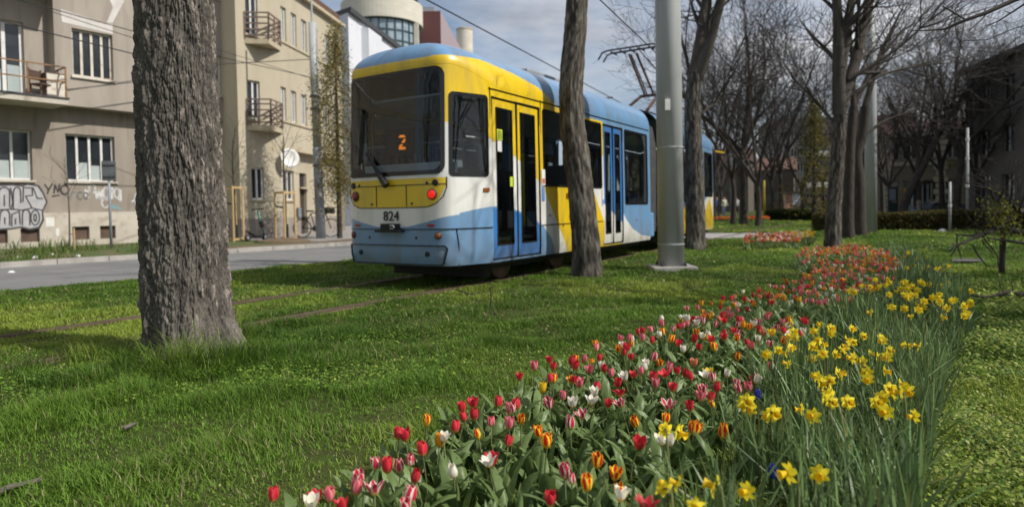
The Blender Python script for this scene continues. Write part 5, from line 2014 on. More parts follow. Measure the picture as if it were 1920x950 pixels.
# ---- sapling with crooked boughs at the right margin
def sapling():
    base = G(1879, 514)
    Y = base.y
    t = thing('tree', 'young crooked tree with drooping dark boughs at the right margin', 'tree', base)
    tr, br = MB(), MB()
    def pl(mb, px, ra, rb, dy=0.0, y0=0.0):
        n = len(px)
        mb.tube([D(x, y, Y + y0 + dy * i / (n - 1)) - base for i, (x, y) in enumerate(px)], [ra + (rb - ra) * i / (n - 1) for i in range(n)], 7)
    pl(tr, [(1879, 520), (1879, 500), (1880, 470), (1881, 430), (1888, 415), (1905, 400), (1925, 392)], .042, .034)
    pl(tr, [(1960, 445), (1920, 438), (1900, 432), (1884, 425), (1868, 428), (1850, 437), (1835, 441), (1812, 441), (1790, 439)], .05, .009, -.7)
    pl(tr, [(1850, 437), (1825, 446), (1805, 456), (1790, 460), (1782, 470)], .028, .008, -.4, -.5)
    pl(tr, [(1960, 458), (1915, 455), (1880, 450), (1852, 446)], .032, .009, -.5, -.2)
    pl(tr, [(1885, 425), (1876, 408), (1870, 390), (1862, 370), (1855, 355)], .026, .008, -.3)
    pl(tr, [(1915, 400), (1900, 385), (1885, 372), (1870, 362), (1850, 353), (1830, 349), (1808, 342)], .03, .008, -.5)
    for px in ([(1838, 441), (1845, 458), (1862, 475)], [(1795, 440), (1794, 455), (1800, 475), (1803, 486)], [(1824, 460), (1835, 480), (1850, 498), (1866, 500)], [(1825, 446), (1832, 438), (1826, 428)],
               [(1870, 380), (1880, 360), (1884, 345)], [(1876, 395), (1868, 400), (1858, 408)], [(1795, 458), (1788, 472), (1782, 480)], [(1845, 448), (1858, 462), (1870, 480), (1872, 500)],
               [(1868, 428), (1858, 418), (1848, 405)], [(1910, 395), (1920, 370), (1925, 340)], [(1893, 380), (1898, 350), (1905, 325)]):
        pl(br, px, .012, .005, -.2, -.4)
    rg_ = np.random.default_rng(12)
    tw = {}
    for k in range(46):
        x, y = rg_.uniform(1835, 1930), rg_.uniform(345, 470)
        p = np.array(D(x, y, Y - rg_.uniform(0, .7)) - base)
        branch(rg_, tw, p, rot_about(np.array([-.3, 0, .5]), R(rg_.uniform(10, 80)), rg_.uniform(0, 6.28)), rg_.uniform(.25, .6), .006, 1, 2, [0, 3], .12, .04, .003)
    Vt, Ft = tubes_np(tw[1] + tw[2], 4)
    link('twigs', mesh_np('twigs', Vt, Ft, M_barkdark), t)
    # low bough nearer the camera
    low = MB()
    Y2 = 6.6
    def pl2(px, ra, rb):
        n = len(px)
        low.tube([D(x, y, Y2) - base for x, y in px], [ra + (rb - ra) * i / (n - 1) for i in range(n)], 7)
    pl2([(2080, 575), (1960, 556), (1920, 553), (1898, 549), (1885, 548), (1862, 555), (1845, 556), (1820, 553)], .04, .010)
    pl2([(1960, 560), (1912, 558), (1870, 556), (1848, 556)], .012, .006)
    pl2([(1884, 548), (1876, 538), (1872, 525), (1880, 522)], .006, .003); pl2([(1848, 557), (1838, 563), (1832, 568)], .006, .003); pl2([(1900, 549), (1898, 535), (1890, 524)], .005, .003)
    tr.build('trunk', M_barkdark, t, smooth=True)
    br.build('twig', M_barkdark, t, smooth=True)
    low.build('bough', M_barkdark, t, smooth=True)
    # a tuft of yellow-green young leaves
    rng = np.random.default_rng(3)
    V, F, C = [], [], []
    for k in range(320):
        px, py = rng.normal(1878, 22), rng.normal(402, 24)
        c = D(px, py, Y - .35 + rng.normal(0, .12)) - base
        d = rot_about(np.array([0, 0, -1.]), R(rng.uniform(10, 80)), rng.uniform(0, 6.28)) * rng.uniform(.04, .09)
        n_ = np.cross(d, rng.normal(size=3)); n_ = n_ / np.linalg.norm(n_) * .014
        o = len(V)
        V += [np.array(c), np.array(c) + d * .5 + n_, np.array(c) + d, np.array(c) + d * .5 - n_]
        F.append((o, o + 1, o + 2, o + 3)); C.append(np.array([.24, .25, .045]) * rng.uniform(.6, 1.2))
    C = np.repeat(np.array(C), 4, 0)
    link('leaves', mesh_np('leaves', V, F, M_leafattr, col=C), t)


M_leafattr = leafmat('young_leaf', (1, 1, 1), attr=True, trans=.45)
sapling()


# ---- trees with thin yellow-green leaves
def leafy(name, label, base, h, w, z0, n, leaf, cols, seed, trunk_r=.12, droop=0.0, shape='cone', lean=0):
    rng = np.random.default_rng(seed)
    t = thing(name, label, 'tree', base)
    out = {}
    nb = 46
    P = np.array([[lean * z / h, 0, z] for z in np.linspace(-.1, h * .97, 10)])
    out[0] = [(P, np.linspace(trunk_r, .015, 10))]
    ctr = []
    for k in range(nb):
        f = (k + rng.uniform(0, 1)) / nb
        z = z0 + (h - z0) * f
        rad = w * (math.sin(math.pi * min(.98, .12 + .86 * f)) if shape == 'oval' else (1.05 - f))
        a = k * 2.4
        L_ = rad * rng.uniform(.55, 1.1)
        d = np.array([math.cos(a), math.sin(a), .5 - droop])
        p = np.array([lean * z / h, 0, z])
        pts = [p]
        for i in range(6):
            d = d + rng.normal(0, .12, 3); d[2] -= droop * .35
            pts.append(pts[-1] + d / np.linalg.norm(d) * L_ / 5)
        out.setdefault(1, []).append((np.array(pts), np.linspace(.022, .005, 7)))
        ctr += pts[2:]
    V, F = tubes_np(out[0] + out[1], 5)
    link('trunk', mesh_np('trunk', V, F, M_barkdark, smooth=True), t)
    ctr = np.array(ctr)
    c = ctr[rng.integers(0, len(ctr), n)] + rng.normal(0, .16, (n, 3)) - np.array([0, 0, droop]) * rng.exponential(.45, (n, 1))
    d = rng.normal(size=(n, 3)); d[:, 2] -= droop * 2; d /= np.linalg.norm(d, axis=1, keepdims=True)
    s = np.cross(d, rng.normal(size=(n, 3))); s /= np.linalg.norm(s, axis=1, keepdims=True)
    ln = leaf * rng.uniform(.6, 1.3, (n, 1))
    V = np.stack([c, c + d * ln * .5 + s * ln * .28, c + d * ln, c + d * ln * .5 - s * ln * .28], 1).reshape(-1, 3)
    F = np.arange(4 * n).reshape(n, 4)
    cc = np.array(cols)[rng.integers(0, len(cols), n)] * rng.uniform(.7, 1.25, (n, 1))
    link('crown', mesh_np('crown', V, F, M_leafattr, col=np.repeat(cc, 4, 0)), t)


p = D(637, 440, 22.5); p.z = 0
leafy('tree', 'drooping tree with sparse yellow-brown spring leaves between the beige house and the tram', p, 7.6, 1.35, 2.1, 17000, .065, [(.26, .23, .06), (.18, .17, .045), (.20, .14, .05)], 31, .10, droop=.7, shape='oval')
p = G(1527, 421)
leafy('tree', 'slender yellow-green conifer behind the clipped hedge corner', p, 6.2, 1.35, .7, 4200, .11, [(.15, .14, .03), (.10, .10, .025), (.20, .16, .04)], 32, .13, droop=.25)
# ================================================================== buildings across the park
M_block = pm('grey_block_render', (0.165, 0.15, 0.14), (0.125, 0.113, 0.106), scale=.4, rough=.95)
M_stone = pm('ornate_stone', (0.12, 0.105, 0.085), (0.09, 0.08, 0.062), scale=.8, rough=.95)
M_quoin = pm('pale_quoin', (0.26, 0.235, 0.19), (0.19, 0.175, 0.14), scale=1, rough=.95)
M_redroof = pm('brown_red_roof', (0.085, 0.042, 0.034), (0.06, 0.038, 0.032), scale=1.5, rough=.9)
M_tower = pm('tower_panel', (0.25, 0.245, 0.24), (0.19, 0.185, 0.18), scale=.3, rough=.9)
M_ochre = pm('ochre_wall', (0.15, 0.11, 0.07), (0.11, 0.085, 0.06), scale=.5, rough=.95)
M_brick = pm('pink_brick', (0.50, 0.30, 0.21), (0.40, 0.23, 0.16), scale=3, rough=.9)

pA, pB = D(1812, 140, 40), D(1925, 98, 33.8)
pA.z = pB.z = 0
dAB = (pA - pB).normalized()
azb = math.degrees(math.atan2(dAB.x, dAB.y))
pN = pA - dAB * 34
FB = Facade(pN, azb, flip=-1)
LBk = thing('apartment_block', 'long dark grey apartment block along the right side of the park', 'apartment block', FB.p, FB.rz)
hB = D(1812, 140, 40).z
ops = []
for k in range(13):
    for z in (1.0, 3.7, 6.4):
        ops.append((1.2 + k * 2.5, 2.5 + k * 2.5, z, z + 1.5))
ops = [o for o in ops if o[2] + 1.5 < hB - .3]
mb = MB()
wall_grid(mb, 0, 34, 0, hB, 0, ops, .2, fl=-1)
mb.quad((34, 0, 0), (34, -9, 0), (34, -9, hB), (34, 0, hB))
mb.quad((0, 0, 0), (0, 0, hB), (0, -9, hB), (0, -9, 0))
mb.build('wall', M_block, LBk)
for o_ in ops:
    window(LBk, *o_, 0, panes=2, rev=.2, fl=-1, mat=M_quoin, fw=.05)
mb = MB(); mb.bx((-.1, .45, hB), (34.2, -9, hB + .28)); mb.build('eaves', M_dark, LBk)
mb = MB()
mb.add([(0, .3, hB + .28), (34.1, .3, hB + .28), (34.1, -4.5, hB + 1.7), (0, -4.5, hB + 1.7), (0, -9, hB + .28), (34.1, -9, hB + .28)], [(0, 1, 2, 3), (3, 2, 5, 4), (1, 5, 2), (0, 3, 4)])
mb.build('roof', M_tiles, LBk)

# ornate stone house behind the leaning tree
def front_house(name, label, x0, x1, ytop, Y, wallmat, roofmat, nx, storeys, sh=3.4, roofh=2.0, turn=-16, quoins=None, winmat=None, cat='house', z0w=1.1):
    a, b = D(x0, 350, Y), D(x1, 350, Y)
    a.z = 0
    wd = b.x - a.x
    top = D((x0 + x1) / 2, ytop, Y).z
    t = thing(name, label, cat, a, R(turn))
    ops = []
    for i in range(nx):
        for j in range(storeys):
            c = wd * (i + .5) / nx
            z = z0w + j * sh
            if z + 1.7 < top - .4:
                ops.append((c - .6, c + .6, z, z + 1.7))
    mb = MB()
    wall_grid(mb, 0, wd, 0, top, 0, ops, .25)
    mb.quad((0, 0, 0), (0, 0, top), (0, 8, top), (0, 8, 0)); mb.quad((wd, 0, 0), (wd, 8, 0), (wd, 8, top), (wd, 0, top))
    mb.build('wall', wallmat, t)
    for o in ops:
        window(t, *o, 0, panes=2, rev=.25, mat=winmat or M_quoin, fw=.07)
    mb = MB()
    mb.add([(-.3, -.3, top), (wd + .3, -.3, top), (wd + .3, 4, top + roofh), (-.3, 4, top + roofh), (wd + .3, 8, top), (-.3, 8, top)], [(0, 1, 2, 3), (3, 2, 4, 5), (1, 4, 2), (0, 3, 5)])
    mb.build('roof', roofmat, t)
    if quoins:
        mb = MB()
        for qx in quoins:
            z, k = .1, 0
            while z < top - .4:
                w_ = .5 if k % 2 else .34
                mb.bx((qx - w_, -.07, z), (qx + w_, -.004, z + .42)); z += .5; k += 1
        mb.bx((0, -.3, top - .35), (wd, -.004, top - .02)); mb.bx((0, -.12, 4.0), (wd, -.004, 4.3))
        mb.build('quoin', M_quoin, t)
    return t, wd, top


t, wd, top = front_house('stone_house', 'ornate stone house with pale quoins behind the hedge and the leaning tree', 1652, 1812, 250, 54, M_stone, M_redroof, 5, 3, turn=-27, quoins=(.4, 4.2, 6.4), roofh=1.3)
bal = MB().bx((4.6, -1.0, 4.25), (6.2, -.004, 4.45)).build('balcony', M_stone, t)
mb = MB()
for k in range(9):
    mb.bar((4.6 + k * .2, -.97, 4.45), (4.6 + k * .2, -.97, 5.35), .05)
mb.bar((4.6, -.97, 5.35), (6.2, -.97, 5.35), .07)
mb.build('railing', M_dark, bal)
front_house('house', 'ochre house with a red roof beside the ornate stone house', 1592, 1652, 268, 66, M_ochre, M_redroof, 3, 3, turn=-27)
front_house('house', 'low brown house at the end of the park, left of the tower block', 1215, 1392, 308, 92, M_stone, M_redroof, 9, 3, turn=-26)
front_house('house', 'tan house at the end of the park, right beside the tower block', 1560, 1602, 300, 84, M_ochre, M_redroof, 3, 3, turn=-26)
front_house('house', 'broad brown house at the end of the park, just below the tower block', 1390, 1480, 320, 98, M_stone, M_tiles, 5, 2, turn=-26)
front_house('house', 'tall grey house behind the ochre house and the masts', 1600, 1700, 238, 96, M_tower, M_redroof, 6, 5, turn=-27)
# tower block
a = D(1452, 350, 118); a.z = 0
b = D(1562, 350, 118); top = D(1500, 222, 118).z
wd = b.x - a.x
t = thing('tower_block', 'grey concrete tower block with rows of balconies beyond the park', 'tower block', a, R(-8))
ops = []
for j in range(6):
    for i in range(7):
        ops.append((wd * .28 + i * wd * .098, wd * .28 + i * wd * .098 + 1.0, 1.2 + j * 2.8, 2.7 + j * 2.8))
ops = [o for o in ops if o[3] < top - .3]
mb = MB(); wall_grid(mb, 0, wd, 0, top, 0, ops, .3); mb.quad((0, 0, 0), (0, 0, top), (0, 12, top), (0, 12, 0)); mb.quad((wd, 0, 0), (wd, 12, 0), (wd, 12, top), (wd, 0, top)); mb.quad((0, 0, top), (wd, 0, top), (wd, 12, top), (0, 12, top))
mb.build('wall', M_tower, t)
for o in ops:
    window(t, *o, 0, panes=2, rev=.3, fw=.08)
for j in range(6):
    z = 1.0 + j * 2.8
    if z < top - 3:
        MB().bx((wd * .5, -1.1, z), (wd * .98, -.004, z + .95)).build('balcony', M_white if j % 2 else M_ochre, t)

# kiosk with a poster window
p = D(1474, 400, 58); p.z = 0
q = D(1501, 400, 58)
kw = q.x - p.x
t = thing('kiosk', 'small pink brick kiosk with a bright poster behind the far hedge', 'kiosk', p, R(-4))
MB().bx((0, 0, 0), (kw, 2, 1.95)).build('wall', M_brick, t)
MB().bx((-.15, -.3, 1.95), (kw + .15, 2.1, 2.1)).build('roof', M_dark, t)
MB().bx((kw * .42, -.05, .9), (kw * .95, -.003, 1.9)).build('poster', pm('pale_poster', (.55, .60, .75), (.75, .72, .75), scale=3), t)
MB().bx((kw * .55, -.02, 0), (kw * .85, -.003, .85)).build('door', M_quoin, t)

# ---- hedges
def hedge(name, label, p, q, depth, h, mat_cols, n, seed):
    p, q = Vector(p), Vector(q)
    p.z = q.z = 0
    d = (q - p); L_ = d.length
    t = thing(name, label, 'hedge', p, math.atan2(d.y, d.x))
    rng = np.random.default_rng(seed)
    MB().bx((.06, .06, 0), (L_ - .06, depth - .06, h - .07)).build('branches', pm('hedge_inside', (.028, .022, .014), rough=1), t)
    # leaves on the front, top and ends
    f = rng.uniform(0, 1, n)
    c = np.stack([rng.uniform(0, L_, n), rng.uniform(0, depth, n), h + rng.normal(0, .02, n)], -1)
    front = f < .5
    c[front, 1] = rng.normal(0, .03, front.sum()); c[front, 2] = rng.uniform(.02, h, front.sum())
    end = f > .93
    c[end, 0] = np.where(rng.uniform(size=end.sum()) < .5, 0, L_) + rng.normal(0, .03, end.sum()); c[end, 2] = rng.uniform(.02, h, end.sum())
    c[:, 2] += .04 * np.sin(c[:, 0] * 1.7) * (c[:, 2] > h * .8)
    dr = rng.normal(size=(n, 3)); dr /= np.linalg.norm(dr, axis=1, keepdims=True)
    s = np.cross(dr, rng.normal(size=(n, 3))); s /= np.linalg.norm(s, axis=1, keepdims=True)
    ln = rng.uniform(.05, .10, (n, 1))
    V = np.stack([c, c + dr * ln * .5 + s * ln * .3, c + dr * ln, c + dr * ln * .5 - s * ln * .3], 1).reshape(-1, 3)
    cc = np.array(mat_cols)[rng.integers(0, len(mat_cols), n)] * rng.uniform(.7, 1.2, (n, 1))
    link('leaves', mesh_np('leaves', V, np.arange(4 * n).reshape(n, 4), M_leafattr, col=np.repeat(cc, 4, 0)), t)


hc = [(.065, .075, .02), (.10, .10, .028), (.08, .06, .026), (.13, .11, .032)]
h0, h1 = G(1537, 433), G(1800, 431)
hedge('hedge', 'long clipped hedge running to the right behind the trees and thin posts', h0, h1 + (h1 - h0) * 1.1, 1.0, .64, hc, 26000, 51)
hedge('hedge', 'far clipped hedge in front of the pink kiosk', G(1436, 414), G(1537, 413.5), .9, .62, [(.04, .06, .016), (.05, .07, .02)], 9000, 52)

# ---- masts and posts
def mast(label, base, r, h, mat, lean=(0, 0), steps=(), plate=None, cat='mast', extra_top=None):
    t = thing('mast', label, cat, base)
    pts, rr = [], []
    prof = [(0, r), (h * .5, r * .97)] + [(h, r * .8)]
    for a, b in steps:
        prof.append((a, b))
    prof = sorted(prof)
    for z, q in prof:
        pts.append((lean[0] * z, lean[1] * z, z)); rr.append(q)
    MB().tube(pts, rr, 28).build('shaft', mat, t, smooth=True)
    if plate:
        MB().bx((-plate, -plate * .9, -.02), (plate, plate * .9, .07)).build('footing', M_kerb, t, bevel=.015)
    return t


M_mast = pm('grey_mast_paint', (0.43, 0.445, 0.445), (0.36, 0.38, 0.38), scale=2.5, rough=.45, stretch=(2, 2, .25), extra=((.24, .25, .25), 1.5, .6, .8))
M_mastblue = pm('blue_grey_paint', (0.30, 0.325, 0.365), (0.24, 0.265, 0.30), scale=2.5, rough=.5)
b = G(1258.5, 505)
t = mast('thick grey tram mast on a concrete footing in the middle of the lawn', b, .215, 9.0, M_mast, plate=.36, lean=(-.0035, 0))
MB().lathe([(.218, .42), (.222, .42), (.222, .44), (.218, .44)], n=28).build('weld_ring', M_mast, t)
MB().lathe([(.212, 2.02), (.219, 2.02), (.219, 2.04), (.212, 2.04)], n=28).build('weld_ring', M_mast, t)
MB().bx((-.13, -.235, 2.62), (-.05, -.195, 2.80)).build('number_plate', M_white, t)
for k_ in range(4):
    a_ = R(45 + 90 * k_)
    MB().lathe([(.028, .07), (.028, .10), (.02, .105), (.012, .14)], (.27 * math.cos(a_), .25 * math.sin(a_), 0), 6).build('anchor_bolt', M_dark, t)
b = G(1633, 437)
mast('grey tram mast behind the slim trees of the park', b, .19, 9.5, M_mast, lean=(-.003, 0))
b = G(602, 452.5); b.z = .1
t = thing('mast', 'leaning grey tram mast at the kerb in front of the beige house', 'mast', b)
hm = D(585, 43, b.y).z - .1
lx = (D(585, 43, b.y).x - b.x) / hm
MB().tube([(0, 0, 0), (lx * hm * .42, 0, hm * .42), (lx * hm * .421, 0, hm * .421)], [.165, .155, .14], 20).build('base_shaft', M_mastblue, t, smooth=True)
MB().tube([(lx * hm * .421, 0, hm * .42), (lx * hm, 0, hm)], [.14, .125], 20).build('shaft', M_mast, t, smooth=True)
MB().tube([(lx * hm, 0, hm), (lx * hm - .02, 0, hm + 2.2)], .035, 8).build('top_rod', M_mast, t)
for z in (.60, .66, .34):
    MB().lathe([(.15, -.03), (.175, -.03), (.175, .03), (.15, .03)], (lx * hm * z, 0, hm * z), 20).build('clamp', M_dark, t)
MB().bx((.03, -.165, 1.48), (.11, -.14, 1.64)).build('sticker', M_white, t)
mast_top = b + Vector((lx * hm, 0, hm))


def post(label, px, ytop, r, mat, bands=(), cat='post', name='post'):
    b = G(*px)
    h = D(px[0], ytop, b.y).z
    t = thing(name, label, cat, b)
    MB().tube([(0, 0, -.05), (0, 0, h)], [r, r * .85], 12).build('shaft', mat, t, smooth=True)
    for z in bands:
        MB().lathe([(r, z - .05), (r * 1.25, z - .05), (r * 1.25, z + .05), (r, z + .05)], n=12).build('band', M_white, t)
    return t, h


M_post = pm('pale_grey_post', (.42, .43, .43), (.34, .35, .35), rough=.5)
post('taller thin grey post with white bands in front of the hedge', (1813.5, 430), 240, .05, M_post, (1.6, 2.6, 3.3))
post('shorter thin grey post in front of the hedge', (1781, 434), 341, .045, M_post, (.9,))
t, h = post('thin blue-grey lamp post among the bare trees', (1372, 411), 200, .09, M_mastblue, cat='lamp post', name='lamp_post')
MB().tube([(0, 0, h), (.2, -.1, h + .3), (.9, -.4, h + .4)], .04, 8).build('arm', M_mastblue, t)
MB().box((1.1, -.5, h + .38), (.55, .25, .1)).build('lamp_head', M_dark, t)
post('yellow pole with a blue foot beyond the wavy trunk', (1433, 409), 338, .09, pm('yellow_pole', (.48, .36, .04), rough=.6))
t, h = post('slim dark post carrying a black traffic signal right of the tram nose', (1347, 412), 285, .045, M_dark, cat='traffic signal', name='traffic_signal')
MB().box((-.12, -.1, h - .35), (.3, .26, .8)).build('signal_box', M_black, t, bevel=.03)
for k in range(3):
    MB().lathe([(.085, 0), (.1, -.12), (.09, -.12), (.02, -.02)], (-.12, -.23, h - .6 + k * .25), 12, ax='y').build('visor', M_dark, t)

# ---- overhead wires
M_wire = pm('black_wire', (.03, .03, .033), rough=.6)
def wire(label, p, q, sag=.0, r=.012, n=14, ext=(0, 0)):
    p, q = Vector(p), Vector(q)
    d = q - p
    p, q = p - d * ext[0], q + d * ext[1]
    pts = []
    for i in range(n + 1):
        t = i / n
        e = p.lerp(q, t)
        e.z -= sag * 4 * t * (1 - t)
        pts.append(e)
    o = MB().tube(pts, r, 5).build('overhead_wire', M_wire)
    tag(o, label, 'wire', 'overhead wires')


def at_h(px, py, z):
    return G(px, py, z)


wire('overhead wire crossing the sky above the tram roof, left of the slim trunk', at_h(800, 0, 5.3), at_h(1045, 130, 5.3), ext=(2, 4), r=.016)
wire('contact wire running to the pantograph, left of the thick grey mast', at_h(1125, 0, 4.9), at_h(1203, 74, 4.9), ext=(3, 6), r=.013)
f0 = D(54, -2, 17.5)
wire('topmost of the cables before the upper window of the grey house', D(50, 0, 17), D(255, 58, 20), ext=(1.5, 0.9), r=.014, sag=.05)
wire('middle cable before the upper window of the grey house', D(70, 10, 17.2), D(255, 71, 20.2), ext=(1.5, 0.85), r=.010, sag=.05)
wire('lowest and thickest cable before the upper window of the grey house', D(53, 49, 17), D(255, 100, 20), ext=(1.5, 0.9), r=.018, sag=.05)
wire('cable tied to the leaning mast, across the lower beige balcony', D(425, 120, 20.5), D(589, 111, b.y), ext=(.6, 0), r=.013)
wire('cable from the leaning mast toward the tram, dipping past the row of windows', D(515, 130, 20.5), D(592, 147, b.y), ext=(1.2, 1.5), r=.011)
wire('thin cable below the tied one on the leaning mast', D(430, 100, 20.5), D(592, 150, b.y), ext=(.4, .9), r=.009)

# ---- street things on the left
b = G(209, 466, .1); b.z = .1
t = thing('road_sign', 'square road sign seen from its dark back on a thin grey post', 'road sign', b)
hs = D(208, 302, b.y).z - .1
MB().tube([(0, 0, 0), (-.01, 0, hs)], .035, 10).build('post', M_mastblue, t, smooth=True)
w_ = 25 / 1200 * b.y
MB().box((0.02, -.03, hs - .28), (w_, .02, .56), rz=.15).build('panel', pm('sign_back', (.14, .15, .16), (.10, .105, .11), rough=.5), t, bevel=.01)
for z in (hs - .45, hs - .12):
    MB().box((.02, -.045, z), (w_ * .9, .02, .04), rz=.15).build('bracket', M_dark, t)
b = G(131, 470, .1); b.z = .1
rng = np.random.default_rng(9)
out = {0: [(np.array([[.0, 0, -.05], [.02, 0, 1.0], [-.01, .02, 2.2]]), np.array([.022, .02, .012]))]}
for k in range(7):
    branch(rng, out, np.array([.0, 0, 1.3 + k * .13]), rot_about(np.array([0, 0, 1.]), R(28), k * 2.4), .7, .008, 1, 2, [0, 3], .1, .05, .004)
t = tree_obj('sapling', out, b, 'thin leafless sapling tied to a short stake on the verge', split=0, cat='sapling')
MB().tube([(.13, 0, 0), (.13, 0, .62)], .02, 6).build('stake', M_woodstake, t)
MB().tube([(-.02, 0, .45), (.14, 0, .45)], .012, 6).build('tie', M_black, t)

def staked(px, label, w_, h_, seed):
    b = G(px[0], px[1], .1); b.z = .1
    t = thing('staked_sapling', label, 'sapling', b, R(-30))
    for sx in (-1, 1):
        for sy in (-1, 1):
            MB().tube([(sx * w_, sy * w_, -.05), (sx * w_, sy * w_, h_)], .035, 8).build('stake', M_woodstake, t)
    for z in (.08, h_ - .06):
        mb = MB()
        for sx in (-1, 1):
            mb.bar((sx * w_, -w_, z), (sx * w_, w_, z), .05, .07); mb.bar((-w_, sx * w_, z + .004), (w_, sx * w_, z + .004), .045, .06)
        mb.build('rail', M_woodstake, t)
    mb = MB()
    mb.bar((-w_, -w_, h_ * .7), (0, 0, h_ * .66), .02, .06); mb.bar((w_, -w_, h_ * .74), (0, 0, h_ * .68), .02, .06)
    mb.build('strap', M_black, t)
    rng = np.random.default_rng(seed)
    out = {}
    P = np.array([[0, 0, -.05], [.02, .01, 1.2], [0, -.02, 2.4], [.03, 0, 3.4]])
    out[0] = [(P, np.array([.035, .03, .025, .012]))]
    for k in range(9):
        branch(rng, out, np.array([0, 0, 1.9 + k * .16]), rot_about(np.array([0, 0, 1.]), R(32), k * 2.4), 1.0, .012, 1, 2, [0, 4], .1, .05, .004)
    V, F = tubes_np(out[0], 8); link('trunk', mesh_np('trunk', V, F, M_barkdark, smooth=True), t)
    V, F = tubes_np(out[1] + out[2], 4); link('crown', mesh_np('crown', V, F, M_twig), t)
    MB().tube([(.0, .06, 0), (.0, .06, .55)], .05, 10).build('water_bag', M_black, t)
staked((536, 451.5), 'sapling within a timber stake frame under the satellite dish', .22, 1.65, 1)
staked((441, 452.5), 'sapling within a timber stake frame half hidden by the big trunk', .19, 1.85, 2)
mb = MB()
mound = G(530, 453, .1)
mb.lathe([(.9, 0), (.75, .06), (.4, .11), (.02, .12)], (mound.x, mound.y, .1), 20)
tag(mb.build('soil_mound', M_soil, smooth=True), kind='structure')

# scooter
b = G(480, 451.5, .1); b.z = .1
t = thing('kick_scooter', 'teal electric kick scooter parked at the beige wall', 'kick scooter', b, R(-24))
M_teal = pm('teal_paint', (.10, .36, .30), (.08, .30, .26), rough=.4)
MB().box((0, 0, .15), (.16, .62, .06)).build('deck', M_black, t, bevel=.01)
MB().tube([(0, .36, .2), (-.0, .12, 1.02)], .032, 10).build('stem', M_teal, t, smooth=True)
MB().tube([(-.26, .11, 1.05), (.26, .11, 1.08)], .02, 8).build('handlebar', M_black, t)
for y in (-.36, .38):
    wh = MB().lathe([(.04, -.03), (.11, -.03), (.125, 0), (.11, .03), (.04, .03)], (0, y, .125), 20, ax='x').build('wheel', M_black, t, smooth=True)
    MB().lathe([(.01, -.035), (.06, -.035), (.06, .035), (.01, .035)], (0, y, .125), 14, ax='x').build('hub', M_steel, wh)
MB().bar((0, -.12, .2), (0, -.38, .34), .14, .02).build('mudguard', M_black, t)
MB().box((0, .27, .55), (.1, .1, .22), rx=.3).build('battery', M_black, t, bevel=.01)

# bicycle
b = G(594, 444.5, .1); b.z = .1
t = thing('bicycle', 'dark bicycle leaning at the beige wall behind the leaning mast', 'bicycle', b, R(0))
def wheel(x):
    mb = MB()
    ring = [(x + .33 * math.cos(a), 0, .34 + .33 * math.sin(a)) for a in np.linspace(0, 2 * math.pi, 33)]
    mb.tube(ring, .02, 6, cap=False)
    w_o = mb.build('wheel', M_black, t, smooth=True)
    mb = MB()
    for a in np.linspace(0, 2 * math.pi, 13)[:-1]:
        mb.tube([(x, 0, .34), (x + .32 * math.cos(a), 0, .34 + .32 * math.sin(a))], .0035, 3)
    mb.build('spokes', M_steel, w_o)
wheel(-.53); wheel(.53)
mb = MB()
bb_, hd_, st_, rr2 = (-.05, 0, .32), (.36, 0, .86), (-.2, 0, .88), (-.53, 0, .34)
for p, q in ((bb_, hd_), (st_, (.34, 0, .92)), (bb_, st_), (bb_, rr2), (st_, rr2), (hd_, (.53, 0, .34)), (hd_, (.33, 0, 1.0))):
    mb.tube([p, q], .018, 8)
mb.build('frame', M_black, t, smooth=True)
MB().tube([(.22, -.28, 1.04), (.34, -.2, 1.03), (.34, .2, 1.03), (.22, .28, 1.04)], .014, 8).build('handlebar', M_dark, t, smooth=True)
MB().box((-.23, 0, .97), (.26, .14, .06)).build('saddle', M_black, t, bevel=.02)
MB().lathe([(.02, -.02), (.1, -.02), (.1, .02), (.02, .02)], (-.05, -.05, .32), 16, ax='y').build('chainring', M_dark, t)
MB().box((.50, -.0, .98), (.3, .34, .24)).build('basket', M_black, t)

# litter
M_lit = pm('white_plastic', (.72, .72, .72), (.6, .6, .6), rough=.6)
for k, (px, s_, lb, z) in enumerate((((36, 482), .08, 'crumpled white paper scrap leftmost on the verge', .105), ((66, 484), .12, 'flat torn white paper on the verge near the kerb', .105), ((98, 477), .06, 'small white scrap under the thin sapling on the verge', .105),
                                     ((146, 481), .11, 'greyish crumpled wrapper by the road sign on the verge', .105), ((22, 511), .09, 'white scrap lying on the asphalt road', .006), ((1766, 434), .22, 'white plastic bag lying in front of the hedge', .0))):
    rng_ = random.Random(k)
    p = G(px[0], px[1], z)
    mb = MB()
    n = 9
    V = [(0, 0, s_ * .45)]
    for rr_i, hh in ((.55, .38), (1.0, .05)):
        for i in range(n):
            a = 2 * math.pi * i / n
            f = rng_.uniform(.7, 1.15) * s_ * .5 * rr_i
            V.append((math.cos(a) * f * 1.3, math.sin(a) * f, s_ * hh * rng_.uniform(.6, 1.2)))
    F = [(0, 1 + i, 1 + (i + 1) % n) for i in range(n)] + [(1 + i, 1 + n + i, 1 + n + (i + 1) % n, 1 + (i + 1) % n) for i in range(n)]
    mb.add(V, F)
    o = mb.build('litter', M_lit)
    o.location = p
    o.rotation_euler = (0, 0, k)
    tag(o, lb, 'litter', 'white litter' if k < 5 else None)

